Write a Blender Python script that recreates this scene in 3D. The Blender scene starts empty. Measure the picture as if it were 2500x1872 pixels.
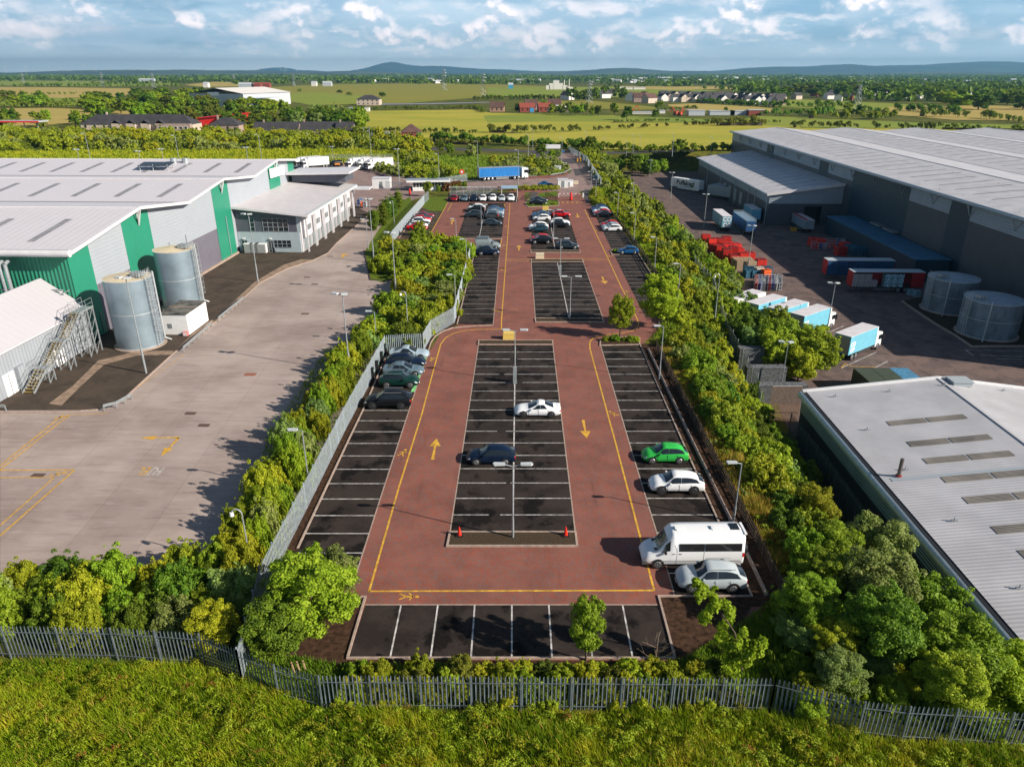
import bpy,bmesh,math,random
import numpy as np
from mathutils import Vector,Matrix
R=math.radians
rnd=random.Random(7)
sc=bpy.context.scene
COL=sc.collection
# ---------------------------------------------------------------- camera model (photo pixels 2500 x 1872)
FX,CX,CY,HC=1763.0,1250.0,936.0,31.5
TH=math.atan(757.4/FX);CT,ST=math.cos(TH),math.sin(TH)
YARD=-7.5
def ray(px,py):
 a=(px-CX)/FX;b=(py-CY)/FX
 return(a,CT-b*ST,-ST-b*CT)
def G(px,py,z=0.0):
 d=ray(px,py);t=(z-HC)/d[2]
 return(d[0]*t,d[1]*t,z)
def G2(px,py,z=0.0):return G(px,py,z)[:2]
def PV(px,py,A,B,off=0.0):
 d=ray(px,py);ux,uy=B[0]-A[0],B[1]-A[1];L=math.hypot(ux,uy);nx,ny=uy/L,-ux/L
 t=((A[0]*nx+A[1]*ny)+off)/(d[0]*nx+d[1]*ny)
 return(d[0]*t,d[1]*t,HC+d[2]*t)
def HT(bx,by,tx,ty,z=0.0):
 A=G(bx,by,z);return PV(tx,ty,A,(A[0]+1,A[1]))[2]-z
def lerp(a,b,t):return a+(b-a)*t
def interp(x,xs,ys):return float(np.interp(x,xs,ys))
def smooth(t):t=min(1,max(0,t));return t*t*(3-2*t)
# ---------------------------------------------------------------- terrain
def xfence(y):return interp(y,[60,86,110,140,200,330],[16.9,17.0,23.0,24.6,24.0,27.0])
def xtoe(y):return interp(y,[30,75,100,122,300],[32.0,32.2,36.5,42.0,44.0])
def hgt(x,y):
 if y>352 or y<22:return 0.0
 xa=xfence(y)+2.2;xb=xtoe(y)
 s=smooth((x-xa)/(xb-xa))
 if y>322:s*=1-smooth((y-322)/20)
 if y<36:s*=smooth((y-25)/11)
 return YARD*s
# ---------------------------------------------------------------- materials
MATS={}
def nt(m):return m.node_tree.nodes,m.node_tree.links
def srgb(r,g,b):
 f=lambda c:((c/255+.055)/1.055)**2.4 if c>10 else c/255/12.92
 return(f(r),f(g),f(b))
def mat(name,col,rough=.6,metal=0.0,var=0.0,vscale=3.0,spec=.5,bump=0.0,bscale=20.0,coat=0.0,objrand=0.0,col2=None,coord='Object',stretch=None,detail=5):
 if name in MATS:return MATS[name]
 m=bpy.data.materials.new(name);m.use_nodes=True;N,L=nt(m)
 b=N['Principled BSDF'];b.inputs['Base Color'].default_value=(*col,1);b.inputs['Roughness'].default_value=rough
 b.inputs['Metallic'].default_value=metal;b.inputs['Specular IOR Level'].default_value=spec
 if coat:b.inputs['Coat Weight'].default_value=coat;b.inputs['Coat Roughness'].default_value=.08
 tc=N.new('ShaderNodeTexCoord');src=tc.outputs[coord]
 if stretch:
  mp=N.new('ShaderNodeMapping');mp.inputs['Scale'].default_value=stretch;L.new(src,mp.inputs[0]);src=mp.outputs[0]
 if var or col2:
  n=N.new('ShaderNodeTexNoise');n.inputs['Scale'].default_value=vscale;n.inputs['Detail'].default_value=detail;n.inputs['Roughness'].default_value=.6;L.new(src,n.inputs['Vector'])
  cr=N.new('ShaderNodeValToRGB');cr.color_ramp.elements[0].position=.36;cr.color_ramp.elements[1].position=.64
  a=tuple(c*(1-var)for c in col);d=tuple(min(1,c*(1+var))for c in col)if not col2 else col2
  cr.color_ramp.elements[0].color=(*a,1);cr.color_ramp.elements[1].color=(*d,1)
  L.new(n.outputs['Fac'],cr.inputs[0]);out=cr.outputs[0]
  if objrand:
   oi=N.new('ShaderNodeObjectInfo');hs=N.new('ShaderNodeHueSaturation')
   mr=N.new('ShaderNodeMapRange');mr.inputs[3].default_value=1-objrand;mr.inputs[4].default_value=1+objrand
   L.new(oi.outputs['Random'],mr.inputs[0]);L.new(mr.outputs[0],hs.inputs['Value']);L.new(out,hs.inputs['Color']);out=hs.outputs[0]
  L.new(out,b.inputs['Base Color'])
 if bump:
  n2=N.new('ShaderNodeTexNoise');n2.inputs['Scale'].default_value=bscale;n2.inputs['Detail'].default_value=4;L.new(src,n2.inputs['Vector'])
  bp=N.new('ShaderNodeBump');bp.inputs['Strength'].default_value=bump;bp.inputs['Distance'].default_value=.02;L.new(n2.outputs['Fac'],bp.inputs['Height']);L.new(bp.outputs[0],b.inputs['Normal'])
 MATS[name]=m;return m
def ribbed(name,col,pitch,axis,rough=.45,metal=0.0,depth=.4,tone=.06,col2=None):
 """profiled metal cladding: ribs along one object axis, faint weathering"""
 m=bpy.data.materials.new(name);m.use_nodes=True;N,L=nt(m);b=N['Principled BSDF']
 b.inputs['Roughness'].default_value=rough;b.inputs['Metallic'].default_value=metal
 tc=N.new('ShaderNodeTexCoord');sx=N.new('ShaderNodeSeparateXYZ');L.new(tc.outputs['Object'],sx.inputs[0])
 w=N.new('ShaderNodeMath');w.operation='MULTIPLY';w.inputs[1].default_value=2*math.pi/pitch;L.new(sx.outputs[axis],w.inputs[0])
 s=N.new('ShaderNodeMath');s.operation='SINE';L.new(w.outputs[0],s.inputs[0])
 bp=N.new('ShaderNodeBump');bp.inputs['Strength'].default_value=depth;bp.inputs['Distance'].default_value=pitch*.12;L.new(s.outputs[0],bp.inputs['Height']);L.new(bp.outputs[0],b.inputs['Normal'])
 n=N.new('ShaderNodeTexNoise');n.inputs['Scale'].default_value=.35;n.inputs['Detail'].default_value=6;L.new(tc.outputs['Object'],n.inputs['Vector'])
 cr=N.new('ShaderNodeValToRGB');cr.color_ramp.elements[0].position=.35;cr.color_ramp.elements[1].position=.65
 cr.color_ramp.elements[0].color=(*[c*(1-tone)for c in col],1);cr.color_ramp.elements[1].color=(*[min(1,c*(1+tone))for c in(col2 or col)],1)
 L.new(n.outputs['Fac'],cr.inputs[0])
 mr=N.new('ShaderNodeMapRange');mr.inputs[1].default_value=-1;mr.inputs[3].default_value=1-tone*1.4;L.new(s.outputs[0],mr.inputs[0])  # rib troughs coloured darker than the crests
 mx=N.new('ShaderNodeMix');mx.data_type='RGBA';mx.blend_type='MULTIPLY';mx.inputs[0].default_value=1
 cb=N.new('ShaderNodeCombineXYZ');[L.new(mr.outputs[0],cb.inputs[i])for i in range(3)]
 L.new(cr.outputs[0],mx.inputs[6]);L.new(cb.outputs[0],mx.inputs[7]);L.new(mx.outputs[2],b.inputs['Base Color'])
 MATS[name]=m;return m
def leafmat(name,c1,c2,c3,trans=.35,scale=6.0,rand=.25):
 m=bpy.data.materials.new(name);m.use_nodes=True;N,L=nt(m);b=N['Principled BSDF'];o=N['Material Output']
 b.inputs['Roughness'].default_value=.6;b.inputs['Specular IOR Level'].default_value=.2
 tc=N.new('ShaderNodeTexCoord');oi=N.new('ShaderNodeObjectInfo')
 n=N.new('ShaderNodeTexNoise');n.noise_dimensions='4D';n.inputs['Scale'].default_value=scale;n.inputs['Detail'].default_value=4;n.inputs['Roughness'].default_value=.8
 L.new(tc.outputs['Object'],n.inputs['Vector'])
 mu=N.new('ShaderNodeMath');mu.operation='MULTIPLY';mu.inputs[1].default_value=40;L.new(oi.outputs['Random'],mu.inputs[0]);L.new(mu.outputs[0],n.inputs['W'])
 cr=N.new('ShaderNodeValToRGB');e=cr.color_ramp.elements;e[0].position=.33;e[0].color=(*c1,1);e[1].position=.68;e[1].color=(*c3,1)
 q=e.new(.5);q.color=(*c2,1);L.new(n.outputs['Fac'],cr.inputs[0])
 hs=N.new('ShaderNodeHueSaturation');mr=N.new('ShaderNodeMapRange');mr.inputs[3].default_value=1-rand;mr.inputs[4].default_value=1+rand
 L.new(oi.outputs['Random'],mr.inputs[0]);L.new(mr.outputs[0],hs.inputs['Value'])
 mh=N.new('ShaderNodeMapRange');mh.inputs[3].default_value=.475;mh.inputs[4].default_value=.525
 m7=N.new('ShaderNodeMath');m7.operation='MULTIPLY';m7.inputs[1].default_value=7.31;fr=N.new('ShaderNodeMath');fr.operation='FRACT'
 L.new(oi.outputs['Random'],m7.inputs[0]);L.new(m7.outputs[0],fr.inputs[0]);L.new(fr.outputs[0],mh.inputs[0]);L.new(mh.outputs[0],hs.inputs['Hue'])
 L.new(cr.outputs[0],hs.inputs['Color']);L.new(hs.outputs[0],b.inputs['Base Color'])
 t=N.new('ShaderNodeBsdfTranslucent');L.new(hs.outputs[0],t.inputs[0]);mx=N.new('ShaderNodeMixShader');mx.inputs[0].default_value=trans
 L.new(b.outputs[0],mx.inputs[1]);L.new(t.outputs[0],mx.inputs[2]);L.new(mx.outputs[0],o.inputs[0])
 MATS[name]=m;return m
# ---------------------------------------------------------------- mesh building
class MB:
 def __init__(s):s.v=[];s.f=[];s.m=[]
 def add(s,vs,fs,mi=0):
  k=len(s.v);s.v+=[tuple(p)for p in vs];s.f+=[tuple(i+k for i in f)for f in fs];s.m+=[mi]*len(fs);return s
 def box(s,c,d,rz=0.0,mi=0,taper=1.0):
  x,y,z=d[0]/2,d[1]/2,d[2]/2;ca,sa=math.cos(rz),math.sin(rz);vs=[]
  for zz,t in((-z,1),(z,taper)):
   for xx,yy in((-x,-y),(x,-y),(x,y),(-x,y)):
    xx*=t;yy*=t;vs.append((c[0]+xx*ca-yy*sa,c[1]+xx*sa+yy*ca,c[2]+zz))
  return s.add(vs,[(3,2,1,0),(4,5,6,7),(0,1,5,4),(1,2,6,5),(2,3,7,6),(3,0,4,7)],mi)
 def bb(s,x0,x1,y0,y1,z0,z1,mi=0):return s.box(((x0+x1)/2,(y0+y1)/2,(z0+z1)/2),(abs(x1-x0),abs(y1-y0),abs(z1-z0)),0,mi)
 def tube(s,a,b,r0,r1=None,n=6,mi=0,cap=True):
  r1=r0 if r1 is None else r1;a=Vector(a);b=Vector(b);d=(b-a)
  if d.length<1e-6:return s
  d.normalize();u=d.orthogonal().normalized();w=d.cross(u);vs=[]
  for p,r in((a,r0),(b,r1)):
   for i in range(n):
    t=2*math.pi*i/n;vs.append(p+u*(r*math.cos(t))+w*(r*math.sin(t)))
  fs=[(i,(i+1)%n,n+(i+1)%n,n+i)for i in range(n)]
  if cap:fs+=[tuple(range(n))[::-1],tuple(range(n,2*n))]
  return s.add(vs,fs,mi)
 def beam(s,a,b,w,h,mi=0):
  """box-section bar from a to b, w wide across, h deep"""
  a=Vector(a);b=Vector(b);d=(b-a).normalized();u=d.cross(Vector((0,0,1)))
  if u.length<1e-4:u=Vector((1,0,0))
  u.normalize();k=u.cross(d).normalized();vs=[]
  for p in(a,b):
   for i,j in((-1,-1),(1,-1),(1,1),(-1,1)):vs.append(p+u*(i*w/2)+k*(j*h/2))
  return s.add(vs,[(0,1,2,3)[::-1],(4,5,6,7),(0,1,5,4),(1,2,6,5),(2,3,7,6),(3,0,4,7)],mi)
 def prism(s,poly,z0,z1,mi=0,mtop=None):
  n=len(poly);A=sum(poly[i][0]*poly[(i+1)%n][1]-poly[(i+1)%n][0]*poly[i][1]for i in range(n))
  if A<0:poly=poly[::-1]
  f0=z0 if callable(z0)else(lambda x,y:z0);f1=z1 if callable(z1)else(lambda x,y:z1)
  vs=[(p[0],p[1],f0(p[0],p[1]))for p in poly]+[(p[0],p[1],f1(p[0],p[1]))for p in poly]
  s.add(vs,[tuple(range(n))[::-1]]+[(i,(i+1)%n,n+(i+1)%n,n+i)for i in range(n)],mi)
  k=len(s.v)-2*n;s.f.append(tuple(range(k+n,k+2*n)));s.m.append(mi if mtop is None else mtop);return s
 def sheet(s,poly,z,mi=0):
  n=len(poly);A=sum(poly[i][0]*poly[(i+1)%n][1]-poly[(i+1)%n][0]*poly[i][1]for i in range(n))
  if A<0:poly=poly[::-1]
  return s.add([(p[0],p[1],z)for p in poly],[tuple(range(n))],mi)
 def build(s,name,mats,parent=None,loc=None,smooth=False,tri=False):
  me=bpy.data.meshes.new(name);me.from_pydata(s.v,[],s.f)
  for m in(mats if isinstance(mats,(list,tuple))else[mats]):me.materials.append(m)
  if any(s.m):me.polygons.foreach_set('material_index',s.m)
  if smooth:me.polygons.foreach_set('use_smooth',[True]*len(s.f))
  me.update();return link(name,me,parent,loc)
def link(name,me,parent=None,loc=None,rot=None,scale=None):
 o=bpy.data.objects.new(name,me);COL.objects.link(o)
 if parent:o.parent=parent
 if loc:o.location=loc
 if rot is not None:o.rotation_euler=(0,0,rot)if not isinstance(rot,(tuple,list))else rot
 if scale is not None:o.scale=(scale,)*3 if not isinstance(scale,(tuple,list))else scale
 return o
def tag(o,label=None,cat=None,group=None,kind=None):
 if label:o['label']=label
 if cat:o['category']=cat
 if group:o['group']=group
 if kind:o['kind']=kind
 return o
def thing(name,label,cat,loc=(0,0,0),rz=0.0,group=None,scale=None):
 o=link(name,None,None,loc,rz,scale);o.empty_display_size=.1;return tag(o,label,cat,group)
def clone(o,parent=None):
 c=o.copy();COL.objects.link(c);c.parent=parent
 for ch in list(o.children):clone(ch,c)
 return c
def npmesh(name,V,F,mats,mi=None):
 me=bpy.data.meshes.new(name);nf,k=F.shape
 me.vertices.add(len(V));me.vertices.foreach_set('co',V.astype(np.float32).ravel())
 me.loops.add(nf*k);me.loops.foreach_set('vertex_index',F.astype(np.int32).ravel())
 me.polygons.add(nf);me.polygons.foreach_set('loop_start',np.arange(0,nf*k,k,dtype=np.int32))
 for m in mats:me.materials.append(m)
 if mi is not None:me.polygons.foreach_set('material_index',mi.astype(np.int32))
 me.update(calc_edges=True);return me
def text_mesh(txt,size,depth=0.0,m=None,bold=0.0):
 cu=bpy.data.curves.new('lettering','FONT');cu.body=txt;cu.size=size;cu.align_x='CENTER';cu.align_y='CENTER';cu.extrude=depth;cu.offset=bold
 o=bpy.data.objects.new('lettering',cu);COL.objects.link(o);dg=bpy.context.evaluated_depsgraph_get();dg.update()
 me=bpy.data.meshes.new_from_object(o.evaluated_get(dg));bpy.data.objects.remove(o);me.materials.clear()
 if m:me.materials.append(m)
 return me
def paint(name,col,rough=.28):return mat('paint_'+name,col,rough,0,0,coat=.04,spec=.16)
GLASS=mat('tinted_glass',(.012,.016,.02),.06,spec=.9)
RUBBER=mat('tyre_rubber',(.012,.012,.012),.75)
ALLOY=mat('alloy_rim',(.55,.56,.58),.3,.8)
DARKALLOY=mat('dark_rim',(.09,.09,.1),.35,.6)
BLACKPL=mat('black_plastic',(.015,.015,.016),.5)
LAMPGL=mat('headlamp_glass',(.62,.66,.7),.1,spec=.9)
REDGL=mat('tail_lamp_red',(.45,.01,.01),.2)
GALV=mat('galvanised_steel',(.36,.39,.41),.5,.45,.15,4)
GALVD=mat('weathered_palisade_steel',(.125,.15,.17),.6,.1,.25,2)
WHITE=mat('white_paint',(.78,.78,.78),.4,0,.04,2)
WHITEL=mat('road_marking_white',(.46,.44,.42),.7,0,.5,2.2,detail=8)
YELL=mat('road_marking_yellow',(.60,.33,.035),.7,0,.32,2.4,detail=9)
TIMBER=mat('weathered_timber',(.055,.035,.022),.85,0,.4,8)
CONC=mat('kerb_concrete',(.36,.27,.22),.85,0,.2,2.5)
# ================================================================ ground, yards, car park surfaces
def mix(N,L,f,a,b,mode='MIX'):
 x=N.new('ShaderNodeMix');x.data_type='RGBA';x.blend_type=mode
 (L.new(f,x.inputs[0])if hasattr(f,'links')else setattr(x.inputs[0],'default_value',f))
 for i,q in((6,a),(7,b)):
  if hasattr(q,'links'):L.new(q,x.inputs[i])
  else:x.inputs[i].default_value=(*q,1)
 return x.outputs[2]
def noise(N,L,src,scale,detail=5,rough=.6,lo=.4,hi=.6,stretch=None):
 if stretch:
  mp=N.new('ShaderNodeMapping');mp.inputs['Scale'].default_value=stretch;L.new(src,mp.inputs[0]);src=mp.outputs[0]
 n=N.new('ShaderNodeTexNoise');n.inputs['Scale'].default_value=scale;n.inputs['Detail'].default_value=detail;n.inputs['Roughness'].default_value=rough
 L.new(src,n.inputs['Vector']);r=N.new('ShaderNodeMapRange');r.inputs[1].default_value=lo;r.inputs[2].default_value=hi;r.interpolation_type='SMOOTHSTEP';L.new(n.outputs['Fac'],r.inputs[0]);return r.outputs[0]
def newmat(name,rough=.8):
 m=bpy.data.materials.new(name);m.use_nodes=True;N,L=nt(m);b=N['Principled BSDF'];b.inputs['Roughness'].default_value=rough
 tc=N.new('ShaderNodeTexCoord');MATS[name]=m;return m,N,L,b,tc.outputs['Object']
PAVE,N,L,b,src=newmat('red_block_paving',.85);b.inputs['Specular IOR Level'].default_value=.2
br=N.new('ShaderNodeTexBrick');br.inputs['Scale'].default_value=1;br.inputs['Brick Width'].default_value=.22;br.inputs['Row Height'].default_value=.11;br.inputs['Mortar Size'].default_value=.006
br.inputs['Color1'].default_value=(.31,.088,.056,1);br.inputs['Color2'].default_value=(.215,.125,.105,1);br.inputs['Mortar'].default_value=(.07,.045,.04,1);br.inputs['Bias'].default_value=-.1
mp=N.new('ShaderNodeMapping');mp.inputs['Rotation'].default_value=(0,0,R(45));L.new(src,mp.inputs[0]);L.new(mp.outputs[0],br.inputs['Vector'])
c=mix(N,L,noise(N,L,src,.12,6),br.outputs['Color'],(.27,.112,.088),'MIX')
c1=mix(N,L,.35,br.outputs['Color'],c)
c2=mix(N,L,noise(N,L,src,.35,7,.7,.35,.7),c1,mix(N,L,1,c1,(.72,.78,.8),'MULTIPLY'))
c2=mix(N,L,noise(N,L,src,.8,8,.7,.56,.70,(2.2,.16,1)),c2,mix(N,L,1,c2,(.80,.80,.81),"MULTIPLY"));c2=mix(N,L,noise(N,L,src,.22,4,.6,.55,.62),c2,mix(N,L,1,c2,(1.06,1.05,1.05),'MULTIPLY'));L.new(c2,b.inputs['Base Color'])
def tarmac(name,base,blotch,oil=.5):
 m,N,L,b,src=newmat(name,.9);b.inputs['Specular IOR Level'].default_value=.15
 g=noise(N,L,src,14,3,.7,.3,.7);c=mix(N,L,g,tuple(x*.8 for x in base),tuple(x*1.2 for x in base))
 c=mix(N,L,noise(N,L,src,.33,7,.7,.42,.6),c,mix(N,L,1,c,blotch,'MULTIPLY'))
 c=mix(N,L,noise(N,L,src,.38,6,.62,.52,.60,(1,.75,1)),c,mix(N,L,1,c,(oil,)*3,'MULTIPLY'))
 L.new(c,b.inputs['Base Color']);return m
TARM=tarmac('bay_tarmac',(.040,.030,.0255),(.6,.6,.62),.25)
TARM2=tarmac('apron_tarmac',(.083,.062,.047),(.75,.78,.8),.8)
TARM3=tarmac('truck_yard_tarmac',(.17,.12,.105),(.7,.74,.8),.78)
ROADM=tarmac('road_tarmac',(.085,.078,.08),(.8,.8,.85),.9)
ROADP=tarmac('worn_access_road',(.29,.205,.185),(.8,.8,.82),.85)
CYARD,N,L,b,src=newmat('yard_concrete',.8)
base=mix(N,L,noise(N,L,src,.09,6,.6,.35,.65),(.30,.23,.20),(.44,.355,.315))
base=mix(N,L,noise(N,L,src,.5,8,.7,.45,.75,(.5,3.2,1)),base,mix(N,L,1,base,(.72,.71,.72),'MULTIPLY'))
base=mix(N,L,noise(N,L,src,1.1,8,.7,.5,.78,(.25,1.6,1)),base,(.44,.37,.35))
mp=N.new('ShaderNodeMapping');mp.inputs['Rotation'].default_value=(0,0,R(-32));L.new(src,mp.inputs[0])
bk=N.new('ShaderNodeTexBrick');bk.offset=0;bk.inputs['Scale'].default_value=1;bk.inputs['Brick Width'].default_value=30;bk.inputs['Row Height'].default_value=5.2;bk.inputs['Mortar Size'].default_value=.03
bk.inputs['Color1'].default_value=(1,1,1,1);bk.inputs['Color2'].default_value=(.9,.9,.9,1);bk.inputs['Mortar'].default_value=(.76,.74,.73,1)
mp.inputs['Rotation'].default_value=(0,0,R(-93));mp.inputs['Location'].default_value=(3,1.3,0)
L.new(mp.outputs[0],bk.inputs['Vector']);base=mix(N,L,1,base,bk.outputs['Color'],'MULTIPLY');L.new(base,b.inputs['Base Color'])
SOIL=mat('bark_mulch_soil',(.055,.030,.018),.95,0,.5,3,bump=.5,bscale=9,spec=.1)  # mulch brown, deepened partly for the shadowed strip by the right-hand bays
GRAVEL=mat('brown_gravel_bed',(.062,.044,.028),.95,0,.45,10,spec=.1,bump=.4,bscale=25)
LAWN=mat('mown_lawn',(.095,.135,.012),.95,0,.35,1.4,spec=.1,bump=.4,bscale=14)
GRASSB,N,L,b,src=newmat('rough_grass_ground',.95);b.inputs['Specular IOR Level'].default_value=.1
c=mix(N,L,noise(N,L,src,.05,6,.6,.35,.65),(.055,.085,.010),(.17,.15,.022))
c=mix(N,L,noise(N,L,src,.6,7,.7,.4,.7),c,(.045,.06,.010));L.new(c,b.inputs['Base Color'])
def fieldmat(name,a,d,e):
 m,N,L,b,src=newmat(name,.95);b.inputs['Specular IOR Level'].default_value=.1
 c=mix(N,L,noise(N,L,src,.02,6,.65,.35,.65,(.6,1.4,1)),a,d);c=mix(N,L,noise(N,L,src,.11,8,.75,.5,.75,(.5,1.6,1)),c,e)
 c=mix(N,L,noise(N,L,src,.9,4,.7,.55,.8),c,tuple(x*.55 for x in e));L.new(c,b.inputs['Base Color']);return m
F_GOLD=fieldmat('golden_pasture',(.40,.35,.05),(.29,.30,.035),(.30,.21,.04))
F_GREEN=fieldmat('green_pasture',(.18,.25,.035),(.24,.26,.036),(.15,.17,.03))
F_STRAW=fieldmat('straw_field',(.42,.31,.10),(.37,.30,.08),(.30,.22,.07))
F_HEATH=fieldmat('brown_heath',(.26,.22,.04),(.20,.22,.03),(.17,.11,.04))
F_DARK=fieldmat('scrub_ground',(.06,.08,.02),(.08,.10,.02),(.05,.05,.015))
def structure(o):o['kind']='structure';return o
# --- terrain sheet
def axis(a,b,s,lo,hi,g=1.25):
 L_=list(np.arange(a,b+.01,s));d=s
 while L_[-1]<hi:d*=g;L_.append(L_[-1]+d)
 d=s
 while L_[0]>lo:d*=g;L_.insert(0,L_[0]-d)
 return[min(max(q,lo),hi)for q in L_]
XS=axis(-60,60,1.6,-27500,27500);YS=axis(12,356,2.4,-400,28000)
V=np.array([(x,y,hgt(x,y)-(.03 if hgt(x,y)==0 else 0))for y in YS for x in XS]);nx_,ny_=len(XS),len(YS)
I=np.arange(nx_*ny_).reshape(ny_,nx_);F=np.stack([I[:-1,:-1],I[:-1,1:],I[1:,1:],I[1:,:-1]],-1).reshape(-1,4)
me=npmesh('ground',V,F,[GRASSB]);me.polygons.foreach_set('use_smooth',[True]*len(F));structure(link('ground',me))
def surf(name,pts,z,m,px=True,zz=0.0):
 poly=[G2(*p,zz)for p in pts]if px else pts
 mb=MB();mb.sheet(poly,z+zz);return structure(mb.build(name,m))
structure(surf('concrete_yard',[(0,1000),(0,1545),(480,1560),(600,1465),(735,1225),(880,930),(940,850),(1040,800),(1000,700),(920,640),(925,570),(960,540),(1010,470),(1030,445),(1300,440),(1300,400),(870,395),(700,405),(540,560),(300,780)],.0,CYARD))
surf('tarmac_apron',[(-250,1003),(215,1001),(262,992),(300,974),(345,935),(425,862),(553,767),(630,692),(700,655),(765,634),(800,617),(822,592),(903,522),(870,505),(700,560),(480,600),(180,700),(100,850),(-250,950)],.012,TARM2)
def kerb(name,pts,w=.14,h=.12,m=CONC,z0=0.0,closed=False,px=True):
 P_=[Vector(G2(*p,z0))if px else Vector(p[:2])for p in pts];mb=MB();n=len(P_)
 L_,R_=[],[]
 for i,p in enumerate(P_):
  a=P_[(i-1)%n]if(closed or i)else p;c_=P_[(i+1)%n]if(closed or i<n-1)else p
  d1=(p-a).normalized()if(p-a).length>1e-6 else None;d2=(c_-p).normalized()if(c_-p).length>1e-6 else None
  d1=d1 or d2;d2=d2 or d1;t=(d1+d2).normalized();k=w/2/max(.4,t.dot(d1));nn=Vector((-t.y,t.x))
  L_.append(p+nn*k);R_.append(p-nn*k)
 vs=[(q.x,q.y,z0)for q in L_]+[(q.x,q.y,z0)for q in R_]+[(q.x,q.y,z0+h)for q in L_]+[(q.x,q.y,z0+h)for q in R_]
 fs=[]
 for i in range(n if closed else n-1):
  j=(i+1)%n
  fs+=[(2*n+i,3*n+i,3*n+j,2*n+j),(i,2*n+i,2*n+j,j),(3*n+i,n+i,n+j,3*n+j)]
 if not closed:fs+=[(0,n,3*n,2*n),(n-1,3*n-1,4*n-1,2*n-1)]
 mb.add(vs,fs);return structure(mb.build(name,m))
kerb('kerb',[(-250,1008),(20,1008),(150,1007),(235,1001),(270,990),(305,972),(345,935),(425,862),(553,767),(632,693),(700,657),(765,636),(800,619),(822,594),(903,522)],.16,.1)
surf('concrete_path',[(120,985),(180,940),(240,880),(335,858),(425,856),(418,866),(335,868),(255,890),(200,940),(150,990)],.016,mat('path_concrete',(.26,.18,.125),.9,0,.3,1.2))
surf('concrete_path',[(418,866),(425,860),(553,765),(632,691),(700,655),(765,634),(735,633),(690,648),(622,688),(545,760),(470,815)],.016,MATS['path_concrete'])
surf('red_block_paving',[(847,1610),(1652,1612),(1905,1475),(1850,1440),(1680,1102),(1572,836),(1640,775),(1628,745),(1560,618),(1517,560),(1440,497),(1402,462),(1405,440),(1380,415),(1290,425),(1240,470),(1100,480),(1030,500),(968,583),(1117,590),(1158,600),(1157,625),(1118,795),(1075,815),(1047,860),(945,862),(896,985),(727,1339),(690,1440),(880,1459),(846,1606)],.004,PAVE)
Y0,PITCH=47.49,2.372
M1=[(1098.7,1299),(1404.6,1299),(1350,843),(1168,843)]
surf('tarmac_bays',M1,.008,TARM)
surf('tarmac_bays',[(727,1339),(850,1077),(887,1000),(911,945),(945,862),(1047,860),(1014,955),(936,1194),(862,1425),(690,1421)],.008,TARM)
surf('tarmac_bays',[(892,1476),(1605,1476),(1649,1607),(850,1606)],.008,TARM)
surf('tarmac_bays',[(1466,842),(1542.5,1102.5),(1604,1302),(1647.5,1453),(1835,1455),(1757,1280),(1680,1110),(1561,840)],.008,TARM)
surf('tarmac_bays',[(1116,792),(1204,792),(1219,626),(1222,585),(1165,588),(1157,624)],.008,TARM)
surf('tarmac_bays',[(1307,777.5),(1472,777.5),(1424,640),(1297,640)],.008,TARM)
surf('tarmac_bays',[(1500,624),(1537.5,700),(1577,776),(1655,776),(1600,685),(1560,622),(1517,563),(1474,516),(1443,505)],.008,TARM)
surf('tarmac_bays',[(1116,581),(1225,581),(1234,496),(1146,496)],.008,TARM)
surf('tarmac_bays',[(1296,612.5),(1415,612.5),(1384,514),(1300,514)],.008,TARM)
surf('tarmac_bays',[(975,581),(1041,587),(1083,512),(1026,508)],.008,tarmac('hatched_bay_tarmac',(.075,.055,.032),(.7,.7,.7),.7))
surf('tarmac_bays',[(1092,494),(1265,494),(1262,470),(1096,470)],.008,TARM)
surf('charging_bay_paint',[(1003,957),(1014,956),(1046,862),(1038,862)],.013,mat('green_bay_paint',(.20,.55,.22),.7,0,.2,2))
marks_w=MB();marks_y=MB()
def line(mb,a,b,w,z=.014,px=True,zz=0.0):
 a=Vector(G2(*a,zz))if px else Vector(a);b=Vector(G2(*b,zz))if px else Vector(b);d=(b-a).normalized()*1.0;n_=Vector((-d.y,d.x))*w/2
 mb.add([(*(a-n_),z+zz),(*(b-n_),z+zz),(*(b+n_),z+zz),(*(a+n_),z+zz)],[(0,1,2,3)])
def xat(edge,Y):
 P_=sorted([G2(*p)for p in edge],key=lambda q:q[1]);return interp(Y,[q[1]for q in P_],[q[0]for q in P_])
def bays(left,right,y0,n,w=.1,gaps=0.0,p=PITCH):
 for k in range(n):
  Y=y0+k*p;x0,x1=xat(left,Y)+.05,xat(right,Y)-.05
  if gaps and rnd.random()<gaps:
   a=lerp(x0,x1,rnd.uniform(.3,.6));g_=rnd.uniform(.3,1.2)
   line(marks_w,(x0,Y),(a-g_/2,Y),w,px=False);line(marks_w,(a+g_/2,Y),(x1,Y),w,px=False)
  else:line(marks_w,(x0,Y),(x1,Y),w,px=False)
bays([(1098.7,1299),(1168,843)],[(1404.6,1299),(1350,843)],Y0,16,.1,.35)
bays([(727,1339),(850,1077),(887,1000),(911,945)],[(862,1425),(936,1194),(1014,955)],Y0-4*PITCH-.1,14)
bays([(1466,842),(1542.5,1102.5),(1604,1302),(1647.5,1453)],[(1561,840),(1680,1110),(1757,1280),(1835,1455)],Y0-3*PITCH,19)
bays([(1116,792),(1157,624)],[(1204,792),(1219,626)],98.4,15,.07)
bays([(1307,777.5),(1297,640)],[(1472,777.5),(1424,640)],98.2,13,.07)
bays([(1577,775),(1537.5,700),(1500,624),(1452,532)],[(1655,776),(1600,685),(1560,622),(1517,565)],98.2,25,.07)
bays([(1116,581),(1146,497)],[(1225,581),(1234,497)],155.0,14,.06)
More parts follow.
